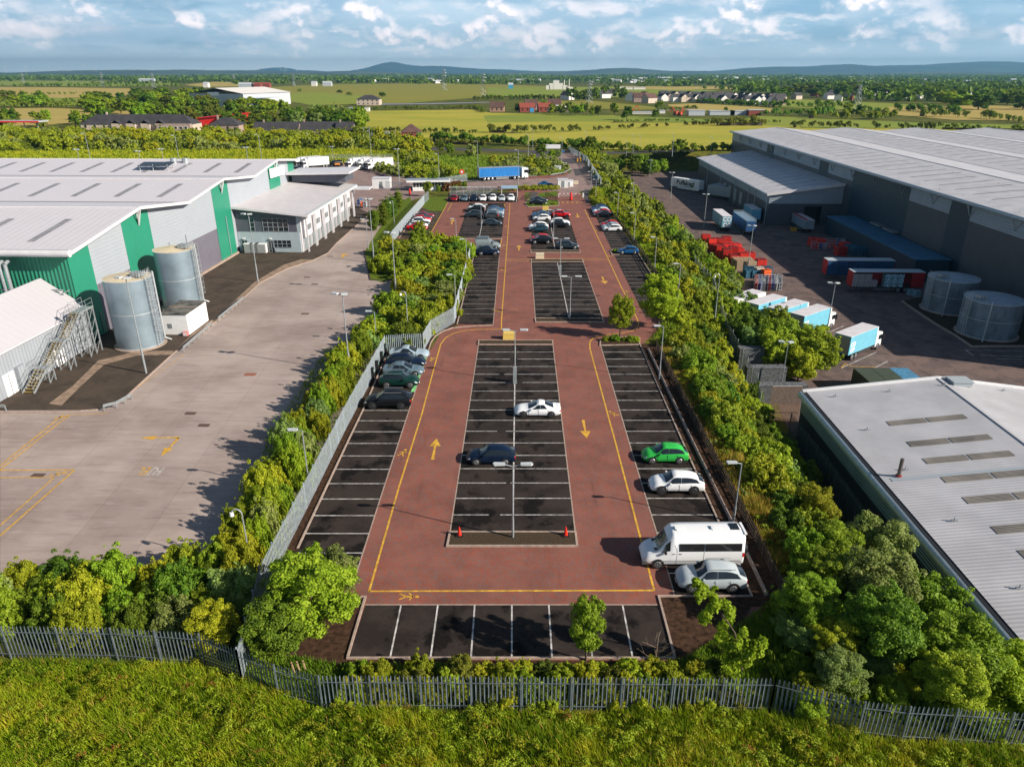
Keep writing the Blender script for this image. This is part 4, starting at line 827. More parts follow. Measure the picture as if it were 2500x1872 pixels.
def wheel_meshes(r,w,dark):
 k=(r,w,dark)
 if k in WHEELS:return WHEELS[k]
 a=MB();a.tube((0,-w/2,0),(0,w/2,0),r,n=20);o=a.build('wheel',RUBBER);ty=o.data;bpy.data.objects.remove(o)
 a=MB();a.tube((0,w/2+.001,0),(0,w/2+.02,0),r*.68,r*.6,n=16);o=a.build('rim',DARKALLOY if dark else ALLOY)
 a2=MB();
 for i in range(5):t=i*1.2566;a2.beam((0,w/2+.012,0),(r*.3*0,w/2+.012,0.001),.01,.01)if 0 else None
 rim=o.data;bpy.data.objects.remove(o)
 a=MB()
 for i in range(5):
  t=i*1.2566+.6;c,s_=math.cos(t),math.sin(t);q=.5;a.add([(r*.2*math.cos(t-.3),w/2+.024,r*.2*math.sin(t-.3)),(r*.56*math.cos(t-.32),w/2+.024,r*.56*math.sin(t-.32)),(r*.56*math.cos(t+.32),w/2+.024,r*.56*math.sin(t+.32)),(r*.2*math.cos(t+.3),w/2+.024,r*.2*math.sin(t+.3))],[(3,2,1,0),(0,1,2,3)][:1])
 o=a.build('rim_opening',BLACKPL);hol=o.data;bpy.data.objects.remove(o)
 a=MB();a.tube((0,w/2-.02,.0),(0,w/2-.012,0),r*1.17,n=20);o=a.build('wheel_arch',BLACKPL);ar=o.data;bpy.data.objects.remove(o)
 WHEELS[k]=(ty,rim,hol,ar);return WHEELS[k]
def add_wheels(t,xs,W,r=.32,w=.22,dark=False,arch=True,detail=True):
 ty,rim,hol,ar=wheel_meshes(r,w,dark)
 for x in xs:
  for sg in(1,-1):
   wh=link('wheel',ty,t,(x,sg*(W/2-w/2+.02),r),0 if sg>0 else math.pi)
   if detail:link('rim',rim,wh);link('rim_opening',hol,wh)
   if arch:link('wheel_arch',ar,t,(x,sg*(W/2-w/2+.02),r+.03),0 if sg>0 else math.pi)
PAINTS=dict(white=(.80,.81,.82),silver=(.42,.47,.50),bluesilver=(.30,.38,.44),black=(.008,.009,.011),navy=(.006,.014,.035),blue=(.012,.09,.24),teal=(.02,.06,.085),green=(.035,.42,.07),darkgreen=(.006,.032,.026),
              red=(.50,.008,.012),darkred=(.22,.008,.014),grey=(.05,.058,.066),slate=(.025,.04,.055),greyblue=(.10,.15,.19),vansilver=(.19,.23,.25))
DIM=dict(hatch=(4.2,1.47,1.78),suv=(4.45,1.65,1.86),coupe=(4.62,1.38,1.85),saloon=(4.6,1.43,1.84),city=(3.7,1.5,1.65),estate=(4.6,1.5,1.82),van=(5.2,1.98,1.95))
CARS=[]
def car(px,py,kind,col,nose,label,dark=False,cat='car',dims=None,group=None,y=None,x=None,near=True,rot=None):
 L,H,W=dims or DIM[kind]
 if x is None:
  X,Y,_=G(px,py);Y=Y+W/2 if rot is None else Y
 else:X,Y=x,y
 rz=rot if rot is not None else(0 if nose=='r' else math.pi)
 rz+=rnd.uniform(-.012,.012)
 t=thing('parked_'+('van' if kind=='van' else 'car'),label,cat,(X,Y,.016),rz,group)
 body,parts=car_body(kind,L,H,W);P_=paint(col,PAINTS[col])
 def put(n,me,m):
  o=link(n,me,t);o.material_slots[0].link='OBJECT';o.material_slots[0].material=m;return o
 put('body',body,P_)
 for n,me,m in parts:put(n,me,m or P_)
 r=.37 if kind in('suv','van')else.325
 add_wheels(t,(L*.305,-L*.29),W,r,.23,dark,detail=near)
 if near:
  s_=MB()
  for sg in(1,-1):
   for xx in(-.02*L,-.24*L,.19*L):s_.bb(xx,xx+.018,sg*(W/2-.012),sg*(W/2+.006),.33,H*.6)
  s_.build('door_seam',BLACKPL,t)
  s_=MB();s_.box((-L/2-.005,0,H*.42),(.03,.5,.12));s_.build('number_plate',mat('plate_yellow',(.6,.45,.05),.5),t)
  s_=MB();s_.box((L/2+.035,0,.36),(.03,.5,.11));s_.build('number_plate',WHITE,t)
  s_=MB()
  for sg in(1,-1):s_.bb(-L*.05,-L*.01,sg*(W/2-.02),sg*(W/2+.02),H*.52,H*.545);s_.bb(-L*.26,-L*.22,sg*(W/2-.02),sg*(W/2+.02),H*.53,H*.555)
  s_.build('door_handle',P_,t)
 CARS.append(t);return t
A4=lambda x,y:(900+x/4,380+y/4)
B4=lambda x,y:(1300+x/4,380+y/4)
C4_=lambda x,y:(850+x/4,780+y/4)
E4=lambda x,y:(1400+x/4,1080+y/4)
c=car(*E4(905,214),'hatch','green','l','bright green three-door hatchback, parked in the right-hand bays',dims=(4.0,1.49,1.74))
c=car(*E4(1020,512),'suv','white','l','white compact crossover parked next to the green hatchback',dark=True,dims=(4.4,1.52,1.84))
sv=car(*E4(1362,1475),'suv','silver','l','silver sport utility car half hidden by the leaning young tree, beside the camper van',dims=(4.5,1.64,1.87))
q=MB();[q.tube((-1.4,s*.62,1.66),(.3,s*.62,1.66),.025,n=5)for s in(1,-1)];q.build('roof_rail',GALV,sv)
cp=car(*C4_(1850,960),'coupe','white','l','white two-door coupe parked alone in the near middle bays',dark=True)
nv=car(*C4_(1397,1428),'hatch','navy','l','dark navy hatchback parked alone left of the centre line, near the double lamp',dims=(4.3,1.47,1.8))
bk=car(*C4_(382,880),'suv','black','l','large glossy black sport utility car, nearest of the row against the left fence',dark=True,dims=(4.9,1.7,1.95))
for o,L in((bk,4.9),):
 q=MB();[q.tube((-1.5,s*.66,1.73),(.5,s*.66,1.73),.03,n=5)for s in(1,-1)];q.build('roof_rail',ALLOY,o)
mg=car(*C4_(490,674),'suv','darkgreen','r','dark green crossover with silver roof rails, second in the row by the charging bays',dims=(4.3,1.57,1.82))
q=MB();[q.tube((-1.4,s*.62,1.6),(.4,s*.62,1.6),.03,n=5)for s in(1,-1)];q.build('roof_rail',ALLOY,mg)
car(*C4_(532,562),'saloon','greyblue','r','grey-blue saloon between the dark green crossover and the navy estate')
car(*C4_(555,480),'estate','navy','r','navy estate car between the grey-blue saloon and the silver coupe')
car(*C4_(590,395),'coupe','bluesilver','r','pale silver four-door coupe at the far end of the charging bays',dark=True,dims=(4.75,1.44,1.85))
for i,(x,y)in enumerate(((355,350),(325,430),(280,520),(235,590))):
 p=G(*C4_(x,y));t=thing('charging_post','black electric car charging post at the fence, %s from the far end'%['first','second','third','fourth'][i],'charging post',(p[0]+.1,p[1],0),0,'charging posts by the fence')
 q=MB();q.bb(-.16,.16,-.2,.2,0,1.5);q.build('post_body',BLACKPL,t);q=MB();q.bb(.165,.18,-.12,.12,1.0,1.3);q.build('screen',mat('post_screen',(.2,.4,.3),.3),t)
 q=MB();[q.tube((.3,-.2+.4*math.sin(a)*.5,.9-.5*math.sin(a)),(.3,-.2+.4*math.sin(a+.5)*.5,.9-.5*math.sin(a+.5)),.03,n=5)for a in(0,.5,1,1.5,2,2.5)];q.build('cable',BLACKPL,t)
def camper():
 p=G(*E4(1160,1232));L,H,W=6.95,2.62,2.0
 t=thing('camper_van','long white high-roofed camper van with a dark window band, parked across the yellow line','camper van',(p[0],p[1]+W/2,.016),math.pi+.01)
 body,parts=car_body('van',L,H,W);o=link('body',body,t);o.material_slots[0].link='OBJECT';o.material_slots[0].material=paint('white',PAINTS['white'])
 for n,me,m in parts:o=link(n,me,t);o.material_slots[0].link='OBJECT';o.material_slots[0].material=m or BLACKPL
 add_wheels(t,(L/2-1.05,-L/2+1.55),W,.36,.25,False)
 for sg in(1,-1):
  for a,b_ in((-3.25,-.72),(-.68,1.05)):
   q=MB();n=4
   for z0,z1 in((1.42,2.02),):q.add([(a,sg*lerp(1.0,.88,0)*1.005,z0),(b_,sg*1.005,z0),(b_,sg*.945,z1),(a,sg*.945,z1)],[(0,1,2,3)])
   q.build('side_window',mat('smoked_window',(.02,.02,.022),.12,spec=.7),t)
  q=MB();q.bb(-3.2,2.2,sg*1.0,sg*1.012,.62,.68);q.bb(1.16,1.18,sg*1.0,sg*1.01,.4,2.0);q.bb(-.7,-.68,sg*1.0,sg*1.01,.4,1.4);q.build('door_seam',mat('seam_grey',(.3,.3,.31),.5),t)
  q=MB();q.bb(1.3,1.5,sg*1.0,sg*1.03,1.2,1.24);q.bb(.85,1.05,sg*1.0,sg*1.03,1.2,1.24);q.build('door_handle',BLACKPL,t)
 q=MB();q.bb(L/2-.55,L/2+.02,-.9,.9,.3,.52);q.build('front_bumper',mat('bumper_grey',(.06,.065,.07),.6),t)
 for x in(.9,-1.6):q=MB();q.bb(x-.25,x+.25,-.25,.25,H+.0,H+.07);q.bb(x+.02,x+.35,-.2,.2,H+.07,H+.13);q.build('roof_vent',WHITE,t)
 q=MB();q.bb(-3.2,-2.6,-.55,.2,H-.0,H+.05);q.build('roof_hatch',GLASS,t)
 q=MB();q.bb(-L/2-.1,-L/2+.06,-.7,.7,H-.06,H+.02);q.build('rear_spoiler',WHITE,t)
 q=MB();q.tube((-L/2-.3,.35,1.25),(-L/2-.02,.35,1.25),.36,n=18);q.build('spare_wheel_cover',BLACKPL,t)
 q=MB();q.add([(L/2-1.35,y,1.33+dz)for y in(-.75,-.4)for dz in(0,)],[]);q=MB()
 for y in(-.55,.55):q.box((L/2-.95,y,1.34),(.3,.28,.02))
 q.build('bonnet_vent',BLACKPL,t)
camper()
vn=car(*A4(1163,922),'van','vansilver','r','silver van with a roof box, behind the dark blue crossover by the palisade',cat='van',dims=(4.95,1.97,1.9));q=MB();q.prism([(-2.1,-.45),(.1,-.45),(.25,0),(.1,.45),(-2.1,.45)],2.08,2.42);q.build('roof_box',mat('roof_box_grey',(.12,.15,.17),.35),vn)
car(*A4(1163,978),'suv','navy','r','dark blue crossover in front of the silver van, at the end of the palisade fence')
car(*A4(1945,919),'suv','slate','r','dark grey-blue estate-like crossover nearest the island, right of the far centre line')
bs=car(*A4(1687,867),'suv','black','l','black crossover with red rear lamps, nearest on the left of the far middle bays')
px_=bs.location.x
def rowcar(base,k,kind,col,nose,label,dx=0.0,**kw):return car(0,0,kind,col,nose,label,x=base[0]+dx,y=base[1]+k*PITCH,near=False,**kw)
b0=(bs.location.x-.2,bs.location.y)
rowcar(b0,1,'hatch','red','l','red hatchback just behind the black crossover, far middle bays')
p=G(*A4(1661,748));b1=(p[0],p[1]+.9)
rowcar(b1,0,'hatch','teal','l','dark blue hatchback, front of the pair with a white crossover, far middle bays')
rowcar(b1,1,'suv','white','l','white crossover behind the dark blue hatchback, far middle bays')
p=G(*A4(1690,641));b2=(p[0],p[1]+.9)
rowcar(b2,0,'hatch','white','l','white hatchback, left column of the far middle bays')
rowcar(b2,1,'hatch','slate','l','dark slate hatchback behind the white hatchback in the far middle bays')
rowcar(b2,2,'saloon','blue','l','bright blue saloon at the far end of the left column, far middle bays')
p=G(*A4(1878,706));b3=(p[0],p[1]+.9)
rowcar(b3,0,'hatch','black','r','black hatchback, front car of the right column in the far middle bays')
rowcar(b3,1,'suv','white','r','white crossover behind the black hatchback, right column')
p=G(*A4(1882,607));b4=(p[0],p[1]+.9)
rowcar(b4,0,'suv','red','r','bright red crossover at the head of the far middle bays')
rowcar(b4,1,'hatch','slate','r','dark car directly behind the bright red crossover')
car(*B4(938,968),'hatch','blue','l','blue hatchback parked alone beside the timber fence',dims=(4.0,1.46,1.7))
p=G(*B4(782,745));b5=(p[0],p[1]+.9)
rowcar(b5,0,'hatch','white','l','white hatchback, nearest of three by the timber fence lamp')
rowcar(b5,1,'hatch','bluesilver','l','silver hatchback between a white and a red one by the timber fence')
rowcar(b5,2,'hatch','red','l','red hatchback behind the silver one by the timber fence')
p=G(*B4(694,605));b6=(p[0],p[1]+.9)
rowcar(b6,0,'saloon','black','l','black saloon, front of the long far right row')
rowcar(b6,1,'hatch','red','l','red car showing behind the black saloon, far right row')
rowcar(b6,2,'hatch','white','l','white car third along the far right row')
rowcar(b6,3,'hatch','blue','l','bright blue car fourth along the far right row')
rowcar(b6,4,'hatch','navy','l','navy car at the far end of the far right row')
p=G(*A4(462,731));b7=(p[0],p[1]+.9);q_=G(*A4(575,552));dxx=(q_[0]-p[0])/(q_[1]-p[1])*PITCH
for k,(kd,cl,lb)in enumerate((('coupe','red','bright red coupe, nearest of the row in the hatched far left bays'),('hatch','white','white hatchback next to the bright red coupe, far left bays'),('saloon','black','black saloon between two white cars, far left bays'),('hatch','white','white hatchback beyond the black saloon, far left bays'),('hatch','red','red hatchback mostly hidden between white and slate cars, far left bays'),('hatch','slate','slate blue hatchback second from the grass, far left bays'),('saloon','darkred','dark red saloon at the grass end of the far left bays'))):
 rowcar(b7,k,kd,cl,'r',lb,dx=dxx*k+.2)
p=G(*A4(1212,688));b8=(p[0],p[1]+.9)
rowcar(b8,0,'hatch','slate','r','dark hatchback, nearest in the far left middle bays')
p=G(*A4(1228,626));b9=(p[0],p[1]+.9)
for k,(kd,cl,lb)in enumerate((('suv','grey','dark grey crossover with a person standing beside it, far left middle bays'),('hatch','teal','teal hatchback behind the dark grey crossover'),('hatch','bluesilver','light blue-grey hatchback in the middle of the far stacked row'),('hatch','greyblue','mid blue-grey hatchback near the far end of the stacked row'),('hatch','blue','dark blue hatchback at the far end of the stacked row'))):rowcar(b9,k,kd,cl,'r',lb,dx=.05*k)
p=G(*A4(1022,606));b10=(p[0],p[1]+.9)
rowcar(b10,0,'suv','slate','l','dark green-grey crossover, left column of the far left middle bays')
p=G(*A4(1045,556));b11=(p[0],p[1]+.9)
rowcar(b11,0,'suv','black','l','black crossover in front of a white one, far left middle bays')
rowcar(b11,1,'suv','white','l','white crossover behind the black one, far left middle bays')
for x,kd,cl,lb in((832,'hatch','darkred','dark red hatchback facing the camera, leftmost under the cycle shelter'),(932,'hatch','greyblue','grey-blue hatchback facing the camera beside the dark red one'),(1025,'suv','navy','navy crossover facing the camera in the shelter row'),(1115,'hatch','white','white hatchback facing the camera, first white one from the left'),
                      (1212,'suv','white','white crossover facing the camera at the right end of the long shelter'),(1300,'hatch','silver','silver hatchback facing the camera under the gap between shelters'),(1390,'suv','white','white crossover facing the camera beside the small shelter')):
 p=G(*A4(x,452));t=car(0,0,kd,cl,'r',lb,x=p[0],y=p[1]+2.2,near=False,rot=-math.pi/2)
car(*A4(1655,487),'saloon','black','r','black saloon in front of the fence by the barrier',near=False);car(*A4(1665,458),'saloon','slate','r','dark slate saloon behind the black one by the barrier fence',near=False)
car(*A4(1730,302),'saloon','blue','r','blue saloon driving on the access road behind the shelter',near=False)
p=G(*B4(622,245));car(0,0,'hatch','teal','r','dark teal car heading out along the access road under the trees',x=p[0],y=p[1]+2,near=False,rot=math.pi/2+.2)
# ---------------------------------------------------------------- lorries
CHAS=mat('chassis_black',(.03,.03,.032),.6)
def cabin(t,x,col,hgt_=2.9,w=2.4,ln=1.9):
 q=MB();q.prism([(x,-w/2),(x+ln-.12,-w/2),(x+ln,-w/2+.2),(x+ln,w/2-.2),(x+ln-.12,w/2),(x,w/2)],.55,lambda a,b_:hgt_-(.25 if a>x+ln-.3 else 0));cb=q.build('cab',col,t)
 q=MB();q.bb(x+ln+.0,x+ln+.02,-w/2+.22,w/2-.22,hgt_*.52,hgt_*.82);q.build('windscreen',GLASS,cb)
 for s in(1,-1):q=MB();q.bb(x+.7,x+ln-.2,s*w/2,s*(w/2+.015),hgt_*.55,hgt_*.8);q.build('side_window',GLASS,cb);q=MB();q.bb(x+ln-.1,x+ln+.1,s*w/2,s*(w/2+.25),hgt_*.5,hgt_*.78);q.build('wing_mirror',BLACKPL,cb);q=MB();q.bb(x+ln,x+ln+.03,s*(w/2-.55),s*(w/2-.25),.75,.95);q.build('headlight',LAMPGL,cb)
 q=MB();q.bb(x+ln,x+ln+.04,-w/2+.25,w/2-.25,1.0,1.4);q.build('grille',BLACKPL,cb);return cb
def lorry(px,py,rz,L,col,label,z=0.0,boxcol=None,H=3.75,ctr=None,W=2.5,side=None,cab=None,axles=(-.28,-.4),roofc=None):
 X,Y,Z=ctr or G(px,py,z);t=thing('box_lorry',label,'lorry',(X,Y,z+.05),rz)
 b=L/2;bl=L-2.2;q=MB();q.bb(-b,-b+bl,-W/2,W/2,1.05,H);bx=q.build('box',boxcol or col,t)
 q=MB();q.bb(-b-.02,-b+bl+.02,-W/2-.02,W/2+.02,H,H+.06);q.build('box_roof',roofc or mat('lorry_roof',(.66,.62,.64),.5,0,.08,1),t)
 q=MB();q.bb(-b-.04,-b-.01,-W/2+.15,W/2-.15,1.2,H-.15);q.build('rear_shutter',mat('rear_shutter',(.3,.31,.33),.5),t)
 q=MB();q.bb(-b+.1,b-.4,-.45,.45,.7,1.04);[q.bb(-b+3,-b+bl-1,s*1.15,s*1.2,.5,.95)for s in(1,-1)];q.build('chassis',CHAS,t)
 cabin(t,b-2.0,cab or WHITE);
 q=MB();q.bb(b-2.15,b-1.2,-.9,.9,2.95,3.6,0);q.build('roof_deflector',cab or WHITE,t)
 add_wheels(t,[b-1.15]+[a*L for a in axles],W,.5,.3,False,arch=False)
 return t
SKY_=mat('light_blue_livery',(.16,.46,.60),.45,0,.05,1);
def logo(par,x0,z0,size,y,txt='CO\nOP',m=WHITE,face=1,rx=math.pi/2):
 me=text_mesh(txt,size,.004,m,.05);o=link('lettering',me,par,(x0,y,z0));o.rotation_euler=(rx,0,0 if face<0 else math.pi);return o
def yardpt(x,y):return G(*H_(x,y),YARD)
a=Vector(yardpt(480,1140));b_=Vector(yardpt(808,1000));d=(b_-a);ang=math.atan2(d.y,d.x);L=d.length;nrm=Vector((-d.y,d.x,0)).normalized()
def rigid(rear,front,label,L=None):
 a,b_=Vector(yardpt(*rear)),Vector(yardpt(*front));d=b_-a;an=ang;dv=Vector((math.cos(an),math.sin(an),0));nr=Vector((-dv.y,dv.x,0));Ln=L or 9.9;c=a+dv*Ln/2+nr*1.25
 t=lorry(0,0,an,Ln,WHITE,label,YARD,SKY_,3.85,ctr=(c.x,c.y,0),axles=(-.26,-.37));o=logo(t,-Ln/2+.95,2.1,.9,-1.26,face=-1);return t
rigid((480,1140),(808,1000),'light blue and white box lorry parked apart from the others, cab toward the yard')
v_=Vector(yardpt(480,1140));w_=Vector(yardpt(70,870));st=None
g0=Vector(yardpt(360,800));dv=Vector((math.cos(ang),math.sin(ang),0));base0=g0-dv*9.9
lb4=['light blue box lorry nearest the camera in the parked group of four, cab showing','light blue box lorry second from the near end of the parked group','light blue box lorry third from the near end of the parked group','white and green box lorry at the far end of the parked group']
nr=Vector((-dv.y,dv.x,0))
for k in range(4):
 c=base0+nr*(1.25+4.0*k)+dv*(4.95-.25*k);t=lorry(0,0,ang,9.9,WHITE,lb4[k],YARD,SKY_ if k<3 else WHITE,3.85,ctr=(c.x,c.y,0),axles=(-.26,-.37))
 if k<3:logo(t,-4.1,2.1,.9,-1.26,face=-1)
def trailer(F,x0,x1,y0,y1,zg,label,side,ends,roof,H=4.0,name='trailer',cat='trailer',along='x',open_=False):
 """box trailer, long axis along x or y of frame F"""
 cx_,cy_=(x0+x1)/2,(y0+y1)/2;t=thing(name,label,cat,F.W(cx_,cy_,.04),F.rz if along=='x' else F.rz+math.pi/2)
 L=(x1-x0)if along=='x' else(y1-y0);b=L/2;q=MB()
 if not open_:q.bb(-b+.06,b-.06,-1.24,1.24,1.15,H-.02);q.build('side_curtain',side,t)
 else:
  q.bb(-b+.06,b-.06,1.15,1.24,1.15,H-.02);q.bb(b-2.4,b-.06,-1.24,-1.2,1.15,H-.02);q.build('side_curtain',side,t)
 q=MB();q.bb(-b,-b+.06,-1.25,1.25,1.15,H-.02);q.build('end_wall',ends,t);q=MB();q.bb(b-.06,b,-1.25,1.25,1.15,H-.02);q.build('end_wall',ends,t)
 q=MB();q.bb(-b,b,-1.27,1.27,H,H+.08);q.build('trailer_roof',roof,t)
 q=MB();q.bb(-b,b,-1.25,1.25,1.0,1.15);q.bb(-b+1,b-1,-.45,.45,.75,1.0);q.build('chassis',CHAS,t)
 q=MB();q.beam((-b+4.6,-1.2,.95),(-b+4.6,-1.2,.6),.06,.06);q.beam((-b+4.6,-1.2,.62),(b-5.2,-1.2,.62),.06,.08);q.beam((-b+4.6,-1.2,.85),(b-5.2,-1.2,.85),.05,.05);q.build('side_guard',ALLOY,t)
 q=MB();[q.bb(x-.06,x+.06,s*1.0-.06,s*1.0+.06,0,1.0)for x in(-b+2.2,)for s in(.9,-.9)];q.build('landing_leg',CHAS,t)
 add_wheels(t,(b-1.9,b-3.2,b-4.5),2.45,.5,.32,False,arch=False);return t
NAVYC=mat('navy_curtain',(.015,.06,.15),.4,0,.5,1.2,stretch=(6,1,.4));REDC=mat('red_curtain',(.38,.01,.015),.5);GREYR=mat('grey_trailer_roof',(.40,.45,.48),.5)
a0=RW.loc(G(*H_(275,285),YARD+1.1));a1=RW.loc(G(*H_(930,260),YARD+1.1))
t1=trailer(RW,a0[0],a0[0]+13.6,a0[1],0,YARD,'navy curtain-sided trailer with a red end, behind the open one',NAVYC,REDC,GREYR);t1.location=RW.W(a0[0]+6.8,a0[1]+1.25,.04)
a2=RW.loc(G(*H_(522,405),YARD+1.1));t2=trailer(RW,a2[0],a2[0]+13.6,a2[1],0,YARD,'open-sided trailer with red ends, loaded with paper bales',REDC,REDC,GREYR,open_=True);t2.location=RW.W(a2[0]+6.8,a2[1]+1.25,.04)
BALE=mat('paper_bale',(.33,.30,.31),.9,0,.8,5,detail=8,bump=.6,bscale=12);BALEB=mat('plastic_bale',(.25,.42,.50),.6,0,.9,4,detail=8,bump=.6,bscale=12)
for i in range(9):
 hi=(2,2,2,1,0,2,2,2,0)[i]
 for k in range(hi):
  x=-6.1+i*1.22;o=thing('waste_bale','grey baled waste paper in the open red-ended trailer' if i<4 else 'pale blue baled plastic in the open red-ended trailer','bale',t2.matrix_basis@Vector((x,-.5,1.15+1.22*k))if 0 else RW.W(a2[0]+6.8+x,a2[1]+1.25-.5,1.19+1.22*k),RW.rz+rnd.uniform(-.03,.03),'bales in the open trailer')
  q=MB();q.bb(-.56,.56,-.6,.6,0,1.2);q.build('bale_body',BALE if i<4 else BALEB,o);q=MB();[q.bb(-.57,.57,-.61,.61,z,z+.02)for z in(.3,.6,.9)];q.build('strapping',BLACKPL,o)
def F4(x,y):return(1650+x/4,300+y/4)
def endtrailer(pl,pr,ln,label,side,end,roof,H=4.0,cat='trailer'):
 """trailer seen from behind: pl, pr are the ground corners of its near end"""
 a,b_=RW.loc(G(*pl,YARD)),RW.loc(G(*pr,YARD));c=((a[0]+b_[0])/2,(a[1]+b_[1])/2);t=trailer(RW,0,1,0,ln,YARD,label,side,end,roof,H,along='y',cat=cat);t.location=RW.W(c[0],c[1]+ln/2,.04);t.rotation_euler=(0,0,RW.rz-math.pi/2);return t
LBL=mat('livery_mid_blue',(.12,.36,.50),.45,0,.06,1);tt=endtrailer(F4(430,1070),F4(545,1060),11.5,'blue trailer with white lettering on its rear, left one in the lorry yard',LBL,LBL,mat('lorry_roof',(.66,.62,.64),.5))
o=link('lettering',text_mesh('CO\nOP',1.5,.004,WHITE,.06),tt,(5.78,0,2.45));o.rotation_euler=(math.pi/2,0,math.pi/2)
o=link('lettering',text_mesh('CO\nOP',1.0,.004,WHITE,.05),tt,(3.5,-1.26,2.4));o.rotation_euler=(math.pi/2,0,0)
tt=endtrailer(F4(645,1110),F4(800,1100),14,'tall dark blue cage-sided trailer with open top frame, right of the lettered blue trailer',mat('cage_blue',(.015,.07,.20),.5),mat('cage_blue',(.015,.07,.20),.5),mat('mesh_top',(.12,.22,.32),.6),3.7)
q=MB()
for i in range(13):x=-6.8+i*1.13;q.tube((x,-1.2,3.8),(x,-1.2,4.25),.03,n=4);q.tube((x,1.2,3.8),(x,1.2,4.25),.03,n=4);q.tube((x,-1.2,4.25),(x,1.2,4.25),.03,n=4)
for s in(-1.2,1.2):q.tube((-6.8,s,4.25),(6.8,s,4.25),.03,n=4)
q.build('top_frame',CAGE,tt)
tt=endtrailer(F4(735,985),F4(815,985),9,'blue box trailer with a white roof, behind the cage-sided trailer',LBL,LBL,mat('lorry_roof',(.66,.62,.64),.5),3.9)
tt=endtrailer(F4(1240,1085),F4(1345,1080),10.5,'grey bulk tipper trailer with a rolled red and white cover, by the loading door',mat('tipper_grey',(.20,.27,.31),.5,0,.1,1),mat('tipper_grey',(.20,.27,.31),.5),mat('tarp_stripe',(.5,.45,.46),.7,0,0),3.4)
q=MB();q.bb(-5.2,5.2,-1.3,-.5,3.5,3.58);q.build('red_cover_strip',REDC,tt)
def artic():
 a,b_=G(*A4(1150,250)),G(*A4(1540,232));an=math.atan2(b_[1]-a[1],b_[0]-a[0]);d=Vector((math.cos(an),math.sin(an),0));a=Vector(G(*A4(1082,252)))
 t=thing('articulated_lorry','blue curtain-sided articulated lorry with a white cab on the access road','lorry',a+d*8.2+Vector((-d.y,d.x,0))*1.25,an)
 BC=mat('bright_blue_curtain',(.012,.17,.50),.45,0,.25,.9,stretch=(5,1,.4))
 q=MB();q.bb(-8.2,5.3,-1.25,1.25,1.2,3.95);q.build('side_curtain',BC,t);q=MB();q.bb(-8.25,-8.2,-1.25,1.25,1.15,4.0);q.bb(-8.25,5.35,-1.28,1.28,3.95,4.05);q.bb(-8.25,5.35,-1.28,1.28,1.08,1.2);q.build('trailer_frame',GALV,t)
 q=MB();q.bb(-7.5,7.0,-.5,.5,.7,1.05);q.build('chassis',CHAS,t);cb=cabin(t,6.1,WHITE,3.7,2.45,2.2);q=MB();q.bb(-2.6,1.6,-1.24,-1.18,.5,.62);q.bb(-2.6,1.6,-1.24,-1.18,.85,.92);q.build('side_guard',WHITE,t)
 add_wheels(t,(-5.2,-3.9,-6.5+1.25*0,4.9,7.2,3.6),2.45,.5,.32,False,arch=False)
artic()
M4=lambda x,y:(600+x/4,180+y/4)
for i,(x,y,lb)in enumerate(((1190,945,'white box lorry, rightmost of three parked nose-out beyond the office'),(1090,942,'white box lorry, middle of three parked nose-out beyond the office'),(985,938,'white box lorry, leftmost of three parked nose-out beyond the office'))):
 p=G(*M4(x,y));an=math.radians(180+38);d=Vector((math.cos(an),math.sin(an),0));c=Vector(p)-d*4.6;lorry(0,0,an,9.2+(1 if i==0 else 0),WHITE,lb,0,WHITE,3.7,ctr=(c.x,c.y,0))
for i,(x,y,lb)in enumerate(((560,920,'white box lorry half hidden behind the green end of the warehouse, right one'),(490,915,'white box lorry mostly hidden behind the green end of the warehouse, left one'))):
 p=G(*M4(x,y+12));an=math.radians(180+38);d=Vector((math.cos(an),math.sin(an),0));c=Vector(p)-d*4.6;lorry(0,0,an,10,WHITE,lb,0,WHITE,3.7,ctr=(c.x,c.y,0))
for i,(x,y,lb)in enumerate(((735,920,'black van with orange markings, left of the two behind the office roof'),(860,918,'black van with orange markings, right of the two behind the office roof'))):
 p=G(*M4(x,y));t=car(0,0,'van','black','r',lb,x=p[0],y=p[1]+2,near=False,rot=math.radians(180+35),cat='van',dims=(5.3,2.3,2.0));q=MB()
 for s in(1,-1):q.bb(-1.6,.4,s*1.002,s*1.012,.8,1.3)
 q.build('orange_marking',mat('orange_vinyl',(.55,.18,.02),.5),t)
a,b_=G(*B4(1338,330),YARD),G(*B4(1635,378),YARD)
an=math.atan2(b_[1]-a[1],b_[0]-a[0]);d=Vector((math.cos(an),math.sin(an),0));L=13.4;c=Vector(G(*B4(1345,322),YARD))+d*(L/2)+Vector((-d.y,d.x,0))*1.25
t=thing('refrigerated_trailer','white refrigerated trailer with black lettering and a green mark, docked at the annex','trailer',(c.x,c.y,YARD+.04),an)
q=MB();q.prism([(-L/2,-1.28),(L/2,-1.28),(L/2,1.28),(-L/2,1.28)],lambda x,y:1.0,lambda x,y:3.95);q.build('box',WHITE,t)
q=MB();q.bb(-L/2+.3,L/2,-1.0,1.0,3.955,4.05);q.build('box_roof',WHITE,t)
q=MB();q.bb(-L/2+3.4,L/2,-1.285,-1.2,.55,1.0);q.build('side_skirt',WHITE,t);q=MB();q.bb(-L/2+.5,L/2-.5,-.5,.5,.7,1.0);q.build('chassis',CHAS,t)
o=link('lettering',text_mesh('Buffaload',2.25,.004,BLACKPL,.08),t,(.3,-1.29,2.6));o.rotation_euler=(math.pi/2,0,0);o.scale=(1,.92,1)
mat('logo_green',(.02,.25,.09),.5);q=MB();q.bb(-2.2,2.2,-1.292,-1.288,1.2,1.28);q.bb(-2.2,.9,-1.292,-1.288,.9,.97);q.build('small_print',mat('print_grey',(.35,.36,.37),.5),t)
